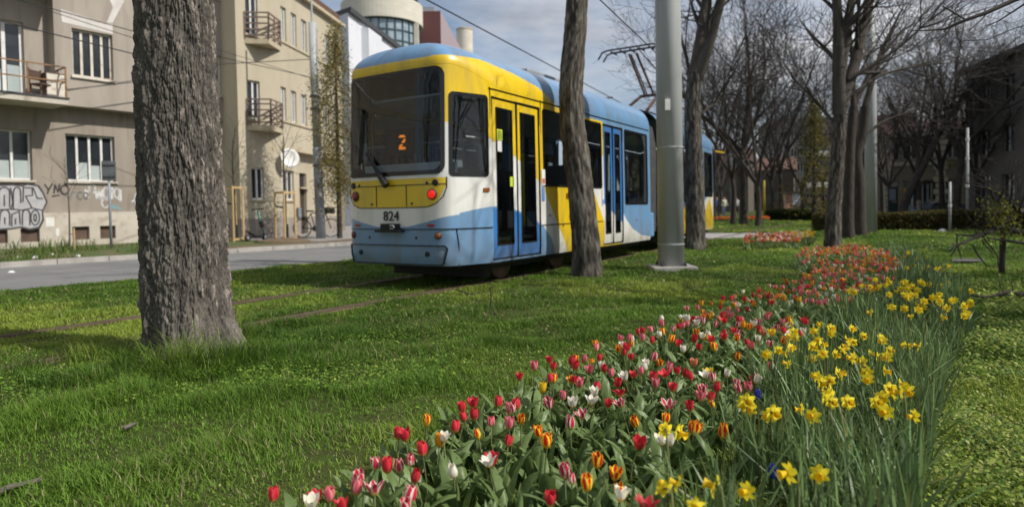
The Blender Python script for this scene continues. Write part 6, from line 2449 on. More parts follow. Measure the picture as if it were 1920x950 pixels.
# ---- things behind the hedge
t = thing('poster_board', 'poster board with a yellow upper and a blue lower half behind the hedge', 'poster board', D(1699.5, 395, 40).xy.to_3d(), R(-6))
w_ = 14 / 1200 * 40
MB().bx((-w_ / 2, -.04, .2), (w_ / 2, .04, 1.95)).build('panel', M_dark, t)
MB().bx((-w_ / 2 + .03, -.05, 1.25), (w_ / 2 - .03, -.043, 1.9)).build('yellow_poster', pm('yellow_poster', (.65, .40, .02), (.5, .28, .02), scale=5), t)
MB().bx((-w_ / 2 + .03, -.05, .3), (w_ / 2 - .03, -.043, 1.0)).build('blue_poster', pm('blue_poster', (.10, .24, .38), (.28, .38, .44), scale=4), t)
t = thing('bus_shelter', 'small glazed shelter with a pale frame behind the hedge', 'bus shelter', D(1711, 395, 42).xy.to_3d(), R(-6))
w_ = 26 / 1200 * 42
for x in (0, w_ * .33, w_ * .66, w_):
    MB().bx((x - .04, -.04, 0), (x + .04, .04, 2.2)).build('post', M_post, t)
MB().bx((-.1, -.6, 2.2), (w_ + .1, 1.2, 2.32)).build('roof', M_dark, t)
MB().bx((.0, -.01, .2), (w_, .01, 2.15)).build('glazing', glassmat('shelter_glass', (.5, .55, .6)), t)
b = D(1723, 397, 38); b.z = 0
t = thing('bollard', 'cream stone post behind the hedge beside the shelter', 'stone post', b)
MB().lathe([(.11, 0), (.11, .85), (.13, .9), (.13, 1.05), (.08, 1.1)], n=16).build('shaft', M_quoin, t)
MB().lathe([(.145, .0), (.15, .0), (.15, .12), (.112, .14)], n=16).build('foot', M_kerb, t)
b = D(1674, 396, 41); b.z = 0
t = thing('notice_board', 'dark notice board with a pale grey sheet behind the leaning tree', 'notice board', b, R(-6))
w_ = 16 / 1200 * 41
MB().bx((-w_ / 2, -.05, .35), (w_ / 2, .05, 1.0)).build('cabinet', pm('green_cabinet', (.03, .05, .045)), t)
MB().bx((-w_ / 2, -.05, 1.1), (w_ / 2, .05, 2.0)).build('board', M_dark, t)
MB().bx((-w_ / 2 + .05, -.06, 1.15), (w_ / 2 - .12, -.052, 1.85)).build('sheet', pm('pale_sheet', (.30, .33, .40), (.2, .22, .27), scale=3), t)
for x in (-w_ / 2, w_ / 2):
    MB().bx((x - .03, -.03, 0), (x + .03, .03, 2.1)).build('post', M_dark, t)

# parked car behind the hedge
def car_obj(p, rz, label, col):
    t = thing('parked_car', label, 'car', p, rz)
    m = pm('car_paint', col, tuple(x * .8 for x in col), rough=.25)
    prof = [(-2.1, .35), (-2.12, .75), (-1.9, .92), (-1.2, .98), (-.75, 1.38), (.75, 1.42), (1.45, 1.02), (2.0, .9), (2.1, .6), (2.05, .35)]
    V, F = [], []
    for yy, k in ((-.82, .0), (-.86, 1), (.86, 1), (.82, 0)):
        for x, z in prof:
            s_ = 1 - (.12 if z > 1.05 else 0)
            V.append((x, yy * s_, z))
    n = len(prof)
    for j in range(3):
        for i in range(n - 1):
            F.append((j * n + i, j * n + i + 1, (j + 1) * n + i + 1, (j + 1) * n + i))
    F += [tuple(range(n))[::-1], tuple(range(3 * n, 4 * n))]
    MB().add(V, F).build('body', m, t, bevel=.04)
    for sy in (-1, 1):
        y = sy * .775
        MB().add([(-1.05, y, 1.02), (-.68, y * .985, 1.33), (.05, y * .985, 1.35), (.05, y, 1.02)], [(0, 1, 2, 3)]).build('window', M_pane, t)
        MB().add([(.12, y, 1.02), (.12, y * .985, 1.35), (.7, y * .985, 1.35), (1.25, y, 1.03)], [(0, 1, 2, 3)]).build('window', M_pane, t)
        for x in (-1.3, 1.3):
            w_ = MB().lathe([(.2, -.1), (.32, -.1), (.33, 0), (.32, .1), (.2, .1)], (x, sy * .78, .33), 20, ax='y').build('wheel', M_black, t, smooth=True)
            MB().lathe([(.02, -.105), (.2, -.105), (.2, .105), (.02, .105)], (x, sy * .78, .33), 14, ax='y').build('rim', M_steel, w_)
    MB().bx((2.03, -.7, .62), (2.12, -.45, .78)).build('headlight', M_lens, t)
    MB().bx((2.03, .45, .62), (2.12, .7, .78)).build('headlight', M_lens, t)
pcar = D(1758, 392, 42); pcar.z = -.42
car_obj(pcar, R(4), 'dark grey parked car showing its roof above the hedge', (.10, .11, .13))

# people walking at the far end
def person(px, Y, label, h, top, trousers, hair, face_az):
    b = D(px, 410, Y); b.z = 0
    t = thing('person', label, 'person', b, face_az)
    k = h / 1.7
    J = [(0, 0, .95), (0, 0, 1.15), (0, .02, 1.38), (0, .02, 1.50), (0, .03, 1.62), (.10, 0, .9), (.11, .12, .5), (.12, .05, .09), (.12, .2, .04), (-.10, 0, .9), (-.11, -.02, .5), (-.12, -.2, .12), (-.12, -.08, .05),
         (.19, .02, 1.40), (.24, -.06, 1.12), (.23, .06, .88), (-.19, .02, 1.40), (-.24, .08, 1.12), (-.22, .22, .92), (0, .03, 1.70)]
    E = [(0, 1), (1, 2), (2, 3), (3, 4), (4, 19), (0, 5), (5, 6), (6, 7), (7, 8), (0, 9), (9, 10), (10, 11), (11, 12), (2, 13), (13, 14), (14, 15), (2, 16), (16, 17), (17, 18)]
    r = [.15, .14, .15, .06, .095, .10, .065, .05, .04, .10, .065, .05, .04, .065, .045, .035, .065, .045, .035, .07]
    me = bpy.data.meshes.new('body')
    me.from_pydata([tuple(c * k for c in j) for j in J], E, [])
    o = bpy.data.objects.new('body', me)
    COL.objects.link(o)
    md = o.modifiers.new('skin', 'SKIN')
    for v, rad in zip(me.skin_vertices[0].data, r):
        v.radius = (rad * k, rad * k)
    me.skin_vertices[0].data[0].use_root = True
    s2 = o.modifiers.new('sub', 'SUBSURF'); s2.levels = 1; s2.render_levels = 1
    bpy.context.view_layer.update()
    dg = bpy.context.evaluated_depsgraph_get()
    m2 = bpy.data.meshes.new_from_object(o.evaluated_get(dg))
    bpy.data.objects.remove(o)
    mats = [pm('skin_tone', (.45, .28, .2)), pm('top_cloth', top), pm('trouser_cloth', trousers), pm('hair_colour', hair)]
    m2.materials.clear()
    for m in mats:
        m2.materials.append(m)
    for p in m2.polygons:
        z = p.center.z / k
        p.material_index = 3 if z > 1.67 else (0 if z > 1.47 else (1 if z > .93 else 2))
        if abs(p.center.x) / k > .16 and z < .95:
            p.material_index = 0
        p.use_smooth = True
    link('body', m2, t)
person(1381.5, 62, 'person in a white top and dark trousers walking between the bare trees', 1.66, (.75, .75, .73), (.03, .03, .035), (.05, .03, .02), R(160))
person(1358, 56, 'person in a pale jacket and blue jeans left of the thin lamp post', 1.68, (.55, .52, .42), (.06, .11, .22), (.06, .04, .02), R(200))
person(1345, 56, 'person in a blue jacket and dark trousers by the tree at the tram nose', 1.7, (.10, .17, .36), (.03, .035, .05), (.05, .03, .02), R(90))
# ================================================================== lawn, flower bed
def inpoly(P, poly):
    x, y = P[:, 0], P[:, 1]
    res = np.zeros(len(P), bool)
    n = len(poly)
    j = n - 1
    for i in range(n):
        xi, yi = poly[i][:2]; xj, yj = poly[j][:2]
        c = ((yi > y) != (yj > y)) & (x < (xj - xi) * (y - yi) / (yj - yi + 1e-12) + xi)
        res ^= c
        j = i
    return res


def field(P, scale, seed, octs=3):
    rng = np.random.default_rng(seed)
    v = np.zeros(len(P)); amp = 1.0; tot = 0
    for o in range(octs):
        for k in range(5):
            a = rng.uniform(0, 6.28); ph = rng.uniform(0, 6.28); f = scale * 2 ** o * rng.uniform(.7, 1.4)
            v += amp * np.sin((P[:, 0] * math.cos(a) + P[:, 1] * math.sin(a)) * f + ph)
        tot += amp * 1.6
        amp *= .6
    return v / tot


HB_ = .19
TL = [(430, 1010), (500, 945), (560, 915), (640, 880), (690, 850), (735, 800), (860, 745), (1000, 692), (1090, 672), (1240, 608), (1330, 570), (1430, 545), (1530, 515), (1495, 482), (1505, 467), (1600, 462)]
BD = [(1235, 1010), (1235, 960), (1250, 860), (1300, 790), (1370, 745), (1430, 700), (1490, 640), (1570, 585), (1640, 545), (1692, 530), (1694, 495), (1655, 466)]
DRt = [(1725, 1010), (1725, 960), (1745, 800), (1770, 700), (1802, 620), (1826, 570), (1792, 530), (1742, 495), (1690, 468)]
g2 = lambda L_: [tuple(G(x, y, HB_).xy) for x, y in L_]
TUL = g2(TL) + g2(BD)[::-1]
DAF = g2(BD) + g2(DRt)[::-1]
SMALL_T = g2([(1394, 455), (1400, 440), (1500, 437), (1502, 452)])
SMALL_D = g2([(1480, 450), (1485, 438), (1528, 436), (1526, 447)])

# ------------------------------------------------------------------ grass
M_grass = leafmat('grass_blade', (1, 1, 1), attr=True, trans=.38, rough=.55, spec=.25)


def blades(base, azm, h, w_, lean, cols):
    n = len(base)
    d = np.stack([np.cos(azm), np.sin(azm), np.zeros(n)], -1)
    s = np.stack([-np.sin(azm), np.cos(azm), np.zeros(n)], -1)
    m = base + d * (lean * .3)[:, None] + np.array([0, 0, 1.]) * (h * .58)[:, None]
    t = base + d * lean[:, None] + np.array([0, 0, 1.]) * h[:, None]
    hw = (w_ / 2)[:, None]
    V = np.stack([base - s * hw, base + s * hw, m - s * hw * .8, m + s * hw * .8, t], 1).reshape(-1, 3)
    o = np.arange(n)[:, None] * 5
    F = np.stack([o + np.array([[0, 1, 3]]), o + np.array([[0, 3, 2]]), o + np.array([[2, 3, 4]])], 1).reshape(-1, 3)
    return V, F, np.repeat(cols, 5, 0)


def sample_lawn(n, seed, y0=1.3, y1=46.0, full=4.5, ex=2.0):
    rng = np.random.default_rng(seed)
    ys = np.linspace(y0, y1, 4000)
    dens = np.where(ys < full, 1.0, (full / ys) ** ex) * (1.75 * ys + 4.0)
    cdf = np.cumsum(dens); cdf /= cdf[-1]
    y = np.interp(rng.uniform(size=n), cdf, ys)
    x = rng.uniform(-1, 1, n) * (.86 * y + 2.0)
    return np.stack([x, y], -1), rng


TB = np.array(G(362, 668).xy)
nl_ = np.array([(p.x, p.y) for p in near_line])


def road_gap(P):
    """distance into the lawn from the near edge of the road (negative: on the road)"""
    best = np.full(len(P), 1e9)
    for a, b in zip(nl_[:-1], nl_[1:]):
        d = b - a; L_ = np.hypot(*d); d = d / L_
        r = P - a
        t = np.clip(r @ d, 0, L_)
        q = a + t[:, None] * d
        dist = np.hypot(*(P - q).T)
        sgn = np.sign(r[:, 0] * d[1] - r[:, 1] * d[0])
        k = dist < np.abs(best)
        best = np.where(k, dist * sgn, best)
    return best


def rail_dist(P, which=(0, 1)):
    best = np.full(len(P), 1e9)
    for pts in [track_pts[i] for i in which]:
        q = np.array([(p.x, p.y) for p in pts])
        for a, b in zip(q[:-1], q[1:]):
            d = b - a; L_ = np.hypot(*d); d = d / L_
            r = P - a
            t = np.clip(r @ d, 0, L_)
            best = np.minimum(best, np.hypot(*(P - a - t[:, None] * d).T))
    return best


PATHPOLY = [tuple(G(x, y).xy) for x, y in ((1240, 448), (1388, 447), (1442, 441.5), (1436, 437), (1240, 437))]
trunks = [(TB, .46), (np.array(G(1100, 516).xy), .26), (np.array(G(1304, 467).xy), .26), (np.array(G(1562, 463).xy), .22), (np.array(G(1258, 505).xy), .33)]


def lawn(n, seed):
    P, rng = sample_lawn(n, seed)
    rg = road_gap(P)
    keep = rg > .02 + .10 * (field(P, 3.0, 3) > .2)
    rd = rail_dist(P)
    keep &= ((rail_dist(P, (1,)) > .125 + .03 * field(P, 6, 17, 2)) & (rd > .05 + .03 * field(P, 6, 17, 2))) | (rng.uniform(size=n) < .05)
    keep &= ~inpoly(P, PATHPOLY)
    bed = inpoly(P, TUL) | inpoly(P, DAF)
    keep &= ~bed | (rng.uniform(size=n) < .35)
    for c, r in trunks:
        keep &= np.hypot(*(P - c).T) > r
    # the track bed under the tram stays bare
    bare = field(P, 1.7, 14, 3)
    keep &= (bare < .70) | (rng.uniform(size=n) < .5)
    keep &= (field(P, 9.0, 15, 2) > -.72) | (rng.uniform(size=n) < .3)
    P, rd, rg, bed = P[keep], rd[keep], rg[keep], bed[keep]
    m = len(P)
    Y = P[:, 1]
    tuft = field(P, 7.0, 5, 2)
    big = field(P, .8, 6, 3)
    dt = np.hypot(*(P - TB).T)
    longz = np.exp(-(np.clip(dt - .45, 0, 9) / .75) ** 2)
    h = .027 * (1 + .75 * tuft.clip(-.7, 2)) * rng.uniform(.5, 1.5, m)
    h *= 1 + 1.5 * longz
    h *= 1 + 1.6 * np.exp(-np.clip(dt - .46, 0, 9) / .10) * (tuft > -.3)
    h *= np.where(rd < .9, .85, 1.0)
    h *= np.where(Y > 9, 1 + (Y - 9) * .012, 1)
    h = np.where(rng.uniform(size=m) < .012, h * 2.0, h)
    w_ = np.maximum(.0036, .00095 * Y) * rng.uniform(.6, 1.6, m)
    lean = h * rng.uniform(.2, 1.7, m)
    azm = rng.uniform(0, 6.28, m)
    mid, dark, yel, straw = np.array([.148, .262, .032]), np.array([.072, .148, .019]), np.array([.30, .385, .058]), np.array([.38, .34, .17])
    f = np.clip(.5 + .55 * big + rng.normal(0, .22, m), 0, 1)[:, None]
    col = dark * (1 - f) + mid * f
    fy = np.clip(field(P, 1.3, 8, 3) * 1.3 - .08 + .5 * longz + rng.normal(0, .16, m), 0, .9)[:, None]
    col = col * (1 - fy) + yel * fy
    st_ = (rng.uniform(size=m) < .025 + .10 * np.clip(field(P, 2.6, 9, 2), 0, 1))[:, None]
    col = np.where(st_, straw * rng.uniform(.6, 1.1, (m, 1)), col)
    col = col * rng.uniform(.65, 1.4, (m, 1))
    nr = (np.clip(1 - (rd - .10) / .12, 0, 1) * .55)[:, None]
    col = col * (1 - nr) + np.array([.13, .10, .05]) * nr
    base = np.concatenate([P, np.zeros((m, 1))], 1)
    return blades(base, azm, h, w_, lean, col)


V, F, C = lawn(1250000, 101)
o = link('grass', mesh_np('grass', V, F, M_grass, col=C))
tag(o, 'short green spring lawn', 'grass', kind='stuff')
PW, rw = sample_lawn(60000, 202, ex=2.6)
kw_ = (field(PW, 2.2, 33, 3) + rw.normal(0, .25, len(PW)) > .25) & (rail_dist(PW) > .15) & (road_gap(PW) > .1) & ~inpoly(PW, PATHPOLY) & ~inpoly(PW, TUL) & ~inpoly(PW, DAF)
for c_, r_ in trunks:
    kw_ &= np.hypot(*(PW - c_).T) > r_
PW = PW[kw_]

# grass on the verge along the far kerb
rng = np.random.default_rng(8)
n = 26000
a_, b_ = np.array(far_line[0].xy), np.array(far_line[2].xy)
d_ = (b_ - a_) / np.hypot(*(b_ - a_)); nn_ = np.array([-d_[1], d_[0]])
s_ = rng.uniform(14, np.hypot(*(b_ - a_)) * 1.12, n); o_ = rng.uniform(.18, 7.2, n) ** 1.0
P = a_ + s_[:, None] * d_ + o_[:, None] * nn_
fl_ = field(P, 1.5, 21, 3)
soilness = np.clip((s_ - np.hypot(*(b_ - a_)) * .80) / 6, 0, 1)
wall_d = (P - np.array(FA.p.xy)) @ np.array(FA.n.xy)
k = (fl_ > -.35 + soilness * 1.3) & (wall_d > .12)
k &= ~((o_ > 1.7) & (soilness > .6))
P, fl_, wall_d = P[k], fl_[k], wall_d[k]
m = len(P)
h = .08 * (1 + .8 * fl_.clip(-.5, 1.5)) * rng.uniform(.5, 1.5, m) * (1 + 1.2 * (wall_d < .7))
col = np.array([.085, .145, .025]) * rng.uniform(.6, 1.5, (m, 1))
brown = (rng.uniform(size=m) < .22)[:, None]
col = np.where(brown, np.array([.22, .19, .09]), col)
V, F, C = blades(np.concatenate([P, np.full((m, 1), .105)], 1), rng.uniform(0, 6.28, m), h, .018 * rng.uniform(.6, 1.4, m), h * rng.uniform(.2, .9, m), col)
tag(link('verge_grass', mesh_np('verge_grass', V, F, M_grass, col=C)), 'rough grass on the verge in front of the grey house', 'grass', kind='stuff')

# ------------------------------------------------------------------ low leafy ground cover (right of the bed, and at the foot of the big trunk)
def cover(P, rng, size, hgt, cols):
    n = len(P)
    azm = rng.uniform(0, 6.28, n); tilt = rng.uniform(-.3, .9, n)
    z = hgt * rng.uniform(.15, 1.0, n)
    c = np.concatenate([P, z[:, None]], 1)
    d = np.stack([np.cos(azm) * np.cos(tilt), np.sin(azm) * np.cos(tilt), np.sin(tilt)], -1)
    s = np.stack([-np.sin(azm), np.cos(azm), np.zeros(n)], -1)
    L_ = (size * rng.uniform(.6, 1.3, n))[:, None]
    up = np.array([0, 0, 1.])
    V = np.stack([c, c + d * L_ * .45 + s * L_ * .33 + up * L_ * .06, c + d * L_, c + d * L_ * .45 - s * L_ * .33 + up * L_ * .06], 1).reshape(-1, 3)
    F = np.arange(4 * n).reshape(n, 4)
    cc = np.array(cols)[rng.integers(0, len(cols), n)] * rng.uniform(.7, 1.3, (n, 1))
    return V, F, np.repeat(cc, 4, 0)


V, F, C = cover(PW, rw, np.maximum(.013, .0042 * PW[:, 1]), np.full(len(PW), .034), [(.24, .34, .05), (.18, .29, .04), (.30, .37, .08), (.13, .23, .03), (.36, .34, .16)])
tag(link('clover', mesh_np('clover', V, F, M_grass, col=C)), 'small pale clover leaves scattered through the lawn', 'clover', kind='stuff')
rng = np.random.default_rng(31)
CV = [tuple(G(x, y, .03).xy) for x, y in ((1700, 1010), (1725, 960), (1752, 810), (1785, 710), (1815, 640), (1850, 590), (1840, 560), (1760, 500), (1730, 480), (1900, 500), (2300, 560), (2500, 1010))]
P = np.stack([rng.uniform(.6, 7.5, 330000), rng.uniform(1.6, 8, 330000)], -1)
dens = np.clip((3.0 / P[:, 1]) ** 1.6, 0, 1)
k = inpoly(P, CV) & (rng.uniform(size=len(P)) < dens) & (P[:, 0] < .86 * P[:, 1] + 1.8)
k &= (field(P, 4.5, 41, 3) > -.42) | (rng.uniform(size=len(P)) < .2)
P = P[k]
hg = .04 + .07 * np.clip(field(P, 5, 42, 2) + .4, 0, 1.4)
V, F, C = cover(P, rng, .020 * np.clip(P[:, 1] / 3, 1, 2), hg, [(.25, .34, .055), (.33, .41, .075), (.15, .25, .04), (.10, .17, .03), (.42, .45, .14)])
tag(link('ground_cover', mesh_np('ground_cover', V, F, M_grass, col=C)), 'low yellow-green leafy ground cover right of the daffodils', 'ground cover', kind='stuff')
n = 9000
P = TB + np.array([.45, -.75]) + rng.normal(0, 1, (n, 2)) * np.array([.95, .28])
P = np.concatenate([P, np.array(G(640, 640).xy) + rng.normal(0, 1, (2500, 2)) * np.array([.5, .25])])
k = np.hypot(*(P - TB).T) > .5
P = P[k & ((field(P, 6, 43, 2) > -.3))]
V, F, C = cover(P, rng, np.full(len(P), .022), np.full(len(P), .055), [(.17, .30, .04), (.25, .36, .055), (.11, .21, .03)])
tag(link('ground_cover', mesh_np('ground_cover', V, F, M_grass, col=C)), 'bright low weeds at the foot of the big trunk', 'ground cover', kind='stuff')

# ------------------------------------------------------------------ tulips
def ramp_uv(c_mid, c_edge, c_base, split=.55, soft=.12, c_tip=None):
    """petal pattern: stripe along the middle, edge colour, base colour"""
    def f(t):
        uv = t.nodes.new('ShaderNodeTexCoord')
        sp = t.nodes.new('ShaderNodeSeparateXYZ')
        t.links.new(uv.outputs['UV'], sp.inputs[0])
        a = t.nodes.new('ShaderNodeMath'); a.operation = 'SUBTRACT'; a.inputs[1].default_value = .5
        b = t.nodes.new('ShaderNodeMath'); b.operation = 'ABSOLUTE'
        t.links.new(sp.outputs['X'], a.inputs[0]); t.links.new(a.outputs[0], b.inputs[0])
        nz = t.nodes.new('ShaderNodeTexNoise'); nz.inputs['Scale'].default_value = 90; nz.inputs['Detail'].default_value = 2
        ob = t.nodes.new('ShaderNodeTexCoord'); t.links.new(ob.outputs['Object'], nz.inputs['Vector'])
        ad = t.nodes.new('ShaderNodeMath'); ad.operation = 'MULTIPLY_ADD'; ad.inputs[1].default_value = .12; ad.inputs[2].default_value = -.06
        t.links.new(nz.outputs[0], ad.inputs[0])
        a2 = t.nodes.new('ShaderNodeMath'); a2.operation = 'ADD'
        t.links.new(b.outputs[0], a2.inputs[0]); t.links.new(ad.outputs[0], a2.inputs[1])
        mr = t.nodes.new('ShaderNodeMapRange'); mr.inputs['From Min'].default_value = split / 2 - soft / 2; mr.inputs['From Max'].default_value = split / 2 + soft / 2
        t.links.new(a2.outputs[0], mr.inputs['Value'])
        m1 = t.nodes.new('ShaderNodeMixRGB'); m1.inputs['Color1'].default_value = (*c_mid, 1); m1.inputs['Color2'].default_value = (*c_edge, 1)
        t.links.new(mr.outputs[0], m1.inputs['Fac'])
        m2 = t.nodes.new('ShaderNodeMapRange'); m2.inputs['From Min'].default_value = .28; m2.inputs['From Max'].default_value = .10
        t.links.new(sp.outputs['Y'], m2.inputs['Value'])
        m3 = t.nodes.new('ShaderNodeMixRGB'); m3.inputs['Color2'].default_value = (*c_base, 1)
        t.links.new(m2.outputs[0], m3.inputs['Fac']); t.links.new(m1.outputs[0], m3.inputs['Color1'])
        return m3.outputs[0]
    return f


def petal_mat(name, *a, **k):
    return leafmat(name, (1, 1, 1), trans=.22, rough=.42, vary=.16, spec=.3, uvramp=ramp_uv(*a, **k))


YEL = (.78, .50, .02)
TM = {
    'red': petal_mat('red_petal', (.60, .022, .04), (.72, .10, .11), (.68, .36, .08), .7, .5),
    'redyellow': petal_mat('red_yellow_petal', (.68, .022, .014), (.90, .70, .05), (.80, .52, .03), .46, .10),
    'striped': petal_mat('striped_petal', (.56, .03, .07), (.80, .72, .62), (.76, .56, .14), .56, .12),
    'white': petal_mat('white_petal', (.78, .74, .62), (.80, .77, .66), (.80, .52, .05), .3, .2),
    'pink': petal_mat('pink_petal', (.66, .09, .14), (.80, .40, .38), (.70, .45, .15), .6, .35),
    'coral': petal_mat('coral_petal', (.68, .17, .09), (.80, .42, .22), (.75, .45, .15), .6, .4),
    'orange': petal_mat('orange_petal', (.72, .22, .02), (.80, .46, .03), (.78, .45, .03), .5, .25),
    'yellow': petal_mat('yellow_petal', (.80, .52, .02), (.80, .56, .03), (.78, .5, .02), .3, .2),
}
M_tleaf = leafmat('tulip_leaf', (.165, .245, .080), trans=.32, rough=.42, vary=.22, spec=.35)
M_tstem = leafmat('tulip_stem', (.16, .19, .075), trans=.1, rough=.5)
M_dleaf = leafmat('daffodil_leaf', (1, 1, 1), attr=True, trans=.25, rough=.4, spec=.35)
M_dpet = leafmat('daffodil_petal', (.90, .76, .04), trans=.4, rough=.5, vary=.10)
M_dtrum = leafmat('daffodil_trumpet', (.84, .57, .015), trans=.35, rough=.5, vary=.10)


def bloom_arrays(openness, seed, R0=.0188, H=.061):
    """six petals; openness 0 bud .. 1 star"""
    rng = np.random.default_rng(seed)
    nu, nv = 5, 8
    V, F, UV = [], [], []
    vv = np.linspace(0, 1, nv)
    for k in range(6):
        inner = k % 2
        ph = k * math.pi / 3 + rng.normal(0, .06)
        op = openness * rng.uniform(.75, 1.2)
        Hk = H * rng.uniform(.92, 1.05) * (.97 if inner else 1.0)
        o = len(V)
        # radial profile
        cup = np.interp(vv, [0, .12, .35, .6, .85, 1], [.14, .70, 1.0, .98, .84, .78]) * (1 + .10 * rng.normal())
        star = np.interp(vv, [0, .12, .35, .6, .85, 1], [.12, .60, 1.05, 1.5, 2.1, 2.45])
        rad = R0 * (cup * (1 - op) + star * op) * (.93 if inner else 1.03)
        zz = Hk * (vv ** .92 * (1 - op) + np.interp(vv, [0, .35, .6, .85, 1], [0, .33, .52, .66, .70]) * op)
        wid = R0 * 1.02 * np.interp(vv, [0, .1, .35, .6, .8, .93, 1], [.22, .58, .95, .92, .62, .30, .03]) * (1.0 if op < .5 else .85)
        for j in range(nv):
            for i in range(nu):
                u = (i / (nu - 1)) * 2 - 1
                ang = ph + u * wid[j] / max(rad[j], R0 * .55) * .95
                r = rad[j] * (1 + .05 * u * u * (1 if inner else -1)) + .0008 * (0 if inner else 1)
                V.append((r * math.cos(ang), r * math.sin(ang), zz[j] - .002 * u * u))
                UV.append(((u + 1) / 2, vv[j]))
        for j in range(nv - 1):
            for i in range(nu - 1):
                a = o + j * nu + i
                F.append((a, a + 1, a + nu + 1, a + nu))
    return np.array(V), np.array(F), np.array(UV)


def leaf_arrays(seed, n=3, L0=.20, W0=.046, arch=.8):
    """broad arching tulip leaves round the stem base"""
    rng = np.random.default_rng(seed)
    V, F = [], []
    ns, nu = 9, 5
    a0 = rng.uniform(0, 6.28)
    for k in range(n):
        a = a0 + k * 2.2 + rng.normal(0, .3)
        L_ = L0 * rng.uniform(.75, 1.2); W_ = W0 * rng.uniform(.75, 1.2)
        el = R(rng.uniform(62, 80)); bend = arch * rng.uniform(.5, 1.4)
        p = np.array([.006 * math.cos(a), .006 * math.sin(a), .005])
        tw = rng.normal(0, .5)
        o = len(V)
        for j in range(ns):
            t = j / (ns - 1)
            e = el - bend * t ** 1.6 * 1.3
            d = np.array([math.cos(a) * math.cos(e), math.sin(a) * math.cos(e), math.sin(e)])
            s = np.array([-math.sin(a), math.cos(a), 0])
            nrm = np.cross(s, d)
            s2 = s * math.cos(tw * t) + nrm * math.sin(tw * t)
            n2 = np.cross(s2, d)
            w_ = W_ / 2 * np.interp(t, [0, .15, .45, .75, .93, 1], [.5, .8, 1.0, .72, .28, .02])
            for i in range(nu):
                u = i / (nu - 1) * 2 - 1
                q = p + s2 * u * w_ - n2 * (.38 * w_ * (abs(u) ** 1.6)) * -1 + n2 * .004 * math.sin(t * 9 + u * 3 + k)
                V.append(q)
            p = p + d * L_ / (ns - 1)
        for j in range(ns - 1):
            for i in range(nu - 1):
                b_ = o + j * nu + i
                F.append((b_, b_ + 1, b_ + nu + 1, b_ + nu))
    return np.array(V), np.array(F)


BL = {'cup': [bloom_arrays(.02, 1), bloom_arrays(.10, 2), bloom_arrays(.18, 3)], 'wide': [bloom_arrays(.36, 4), bloom_arrays(.45, 5)],
      'star': [bloom_arrays(.75, 6), bloom_arrays(.9, 7)], 'bud': [bloom_arrays(-.06, 8, .0165, .056), bloom_arrays(-.08, 9, .016, .06)]}
LV = [leaf_arrays(10 + k, n=(3, 3, 4, 2)[k % 4]) for k in range(8)]
bloom_me, leaf_me, stem_me = {}, [], []
for sh, lst in BL.items():
    for i, (v, f, u) in enumerate(lst):
        for c, m in TM.items():
            bloom_me[(sh, i, c)] = mesh_np('bloom', v, f, m, uv=u, smooth=True)
for v, f in LV:
    leaf_me.append(mesh_np('leaves', v, f, M_tleaf, smooth=True))
def stem_arrays(seed):
    rng = np.random.default_rng(seed)
    b = rng.normal(0, .012, 2)
    P = np.array([[0, 0, 0], [b[0] * .4, b[1] * .4, .33], [b[0], b[1], .66], [0, 0, 1.0]])
    P[:, 2] *= .19
    return tubes_np([(P, np.array([.0034, .0032, .0029, .0027]))], 6)
STEMS = [stem_arrays(k) for k in range(4)]
for v, f in STEMS:
    stem_me.append(mesh_np('stem', v, f, M_tstem, smooth=True))

# the nearest heads as they stand in the photograph: pixel of the flower, colour, shape
near_t = """519,921,red,cup 563,934,white,wide 598,929,red,wide 625,924,pink,cup 640,951,red,wide 655,913,pink,bud 702,924,striped,star 743,930,striped,cup 781,930,striped,cup
677,881,striped,cup 712,868,striped,cup 729,868,red,cup 748,872,striped,bud 764,892,red,bud 785,845,striped,bud 802,835,red,cup 813,813,white,wide 825,824,orange,cup 791,788,redyellow,cup
734,812,red,cup 748,813,red,cup 768,812,red,wide 842,799,red,cup 880,758,red,cup 904,751,red,wide 905,774,red,cup 933,751,red,cup 929,782,pink,cup 954,764,pink,cup 914,810,redyellow,bud
935,825,red,cup 916,858,red,wide 940,850,white,star 859,868,white,bud 975,777,redyellow,cup 1022,799,redyellow,cup 1017,828,redyellow,cup 1007,721,yellow,cup 1025,703,red,cup 1065,706,red,wide
1095,711,pink,wide 1041,748,striped,cup 1056,738,pink,cup 1109,728,white,wide 1095,745,white,star 1126,720,red,cup 1127,742,red,wide 1108,765,striped,star 1071,791,striped,bud 1160,731,red,star
1190,748,striped,star 1243,741,striped,star 1265,721,red,wide 1233,780,redyellow,cup 1221,771,redyellow,cup 1282,794,redyellow,cup 1296,799,redyellow,cup 1176,816,red,wide 1238,819,white,wide 1264,822,white,wide
1123,865,redyellow,cup 1143,888,redyellow,wide 1186,906,redyellow,cup 1065,885,striped,cup 1082,892,striped,bud 1098,905,redyellow,cup 1032,923,red,cup 1146,934,white,wide 1210,946,red,star 1073,751,white,wide
956,790,pink,cup 968,760,striped,cup 1140,705,red,cup 1180,700,white,wide 1335,735,red,cup 1365,748,redyellow,bud 1290,755,red,cup 1320,725,striped,wide 1405,720,pink,cup 1390,725,striped,cup 1348,795,redyellow,bud
1220,700,red,cup 1232,712,pink,cup 1270,690,red,wide 1300,700,red,cup 1325,690,white,star 1375,715,striped,cup 980,752,red,cup 890,770,red,bud""".split()
tul = []
rt = np.random.default_rng(77)
for e in near_t:
    x, y, c, sh = e.split(',')
    hh = rt.uniform(.165, .215)
    p = G(float(x), float(y) + 12, hh)
    tul.append((p.x, p.y, hh, c, sh))
nexp = len(tul)
poly = np.array(TUL)
lo, hi = poly.min(0), poly.max(0)
cand = np.stack([rt.uniform(lo[0], hi[0], 30000), rt.uniform(lo[1], hi[1], 30000)], -1)
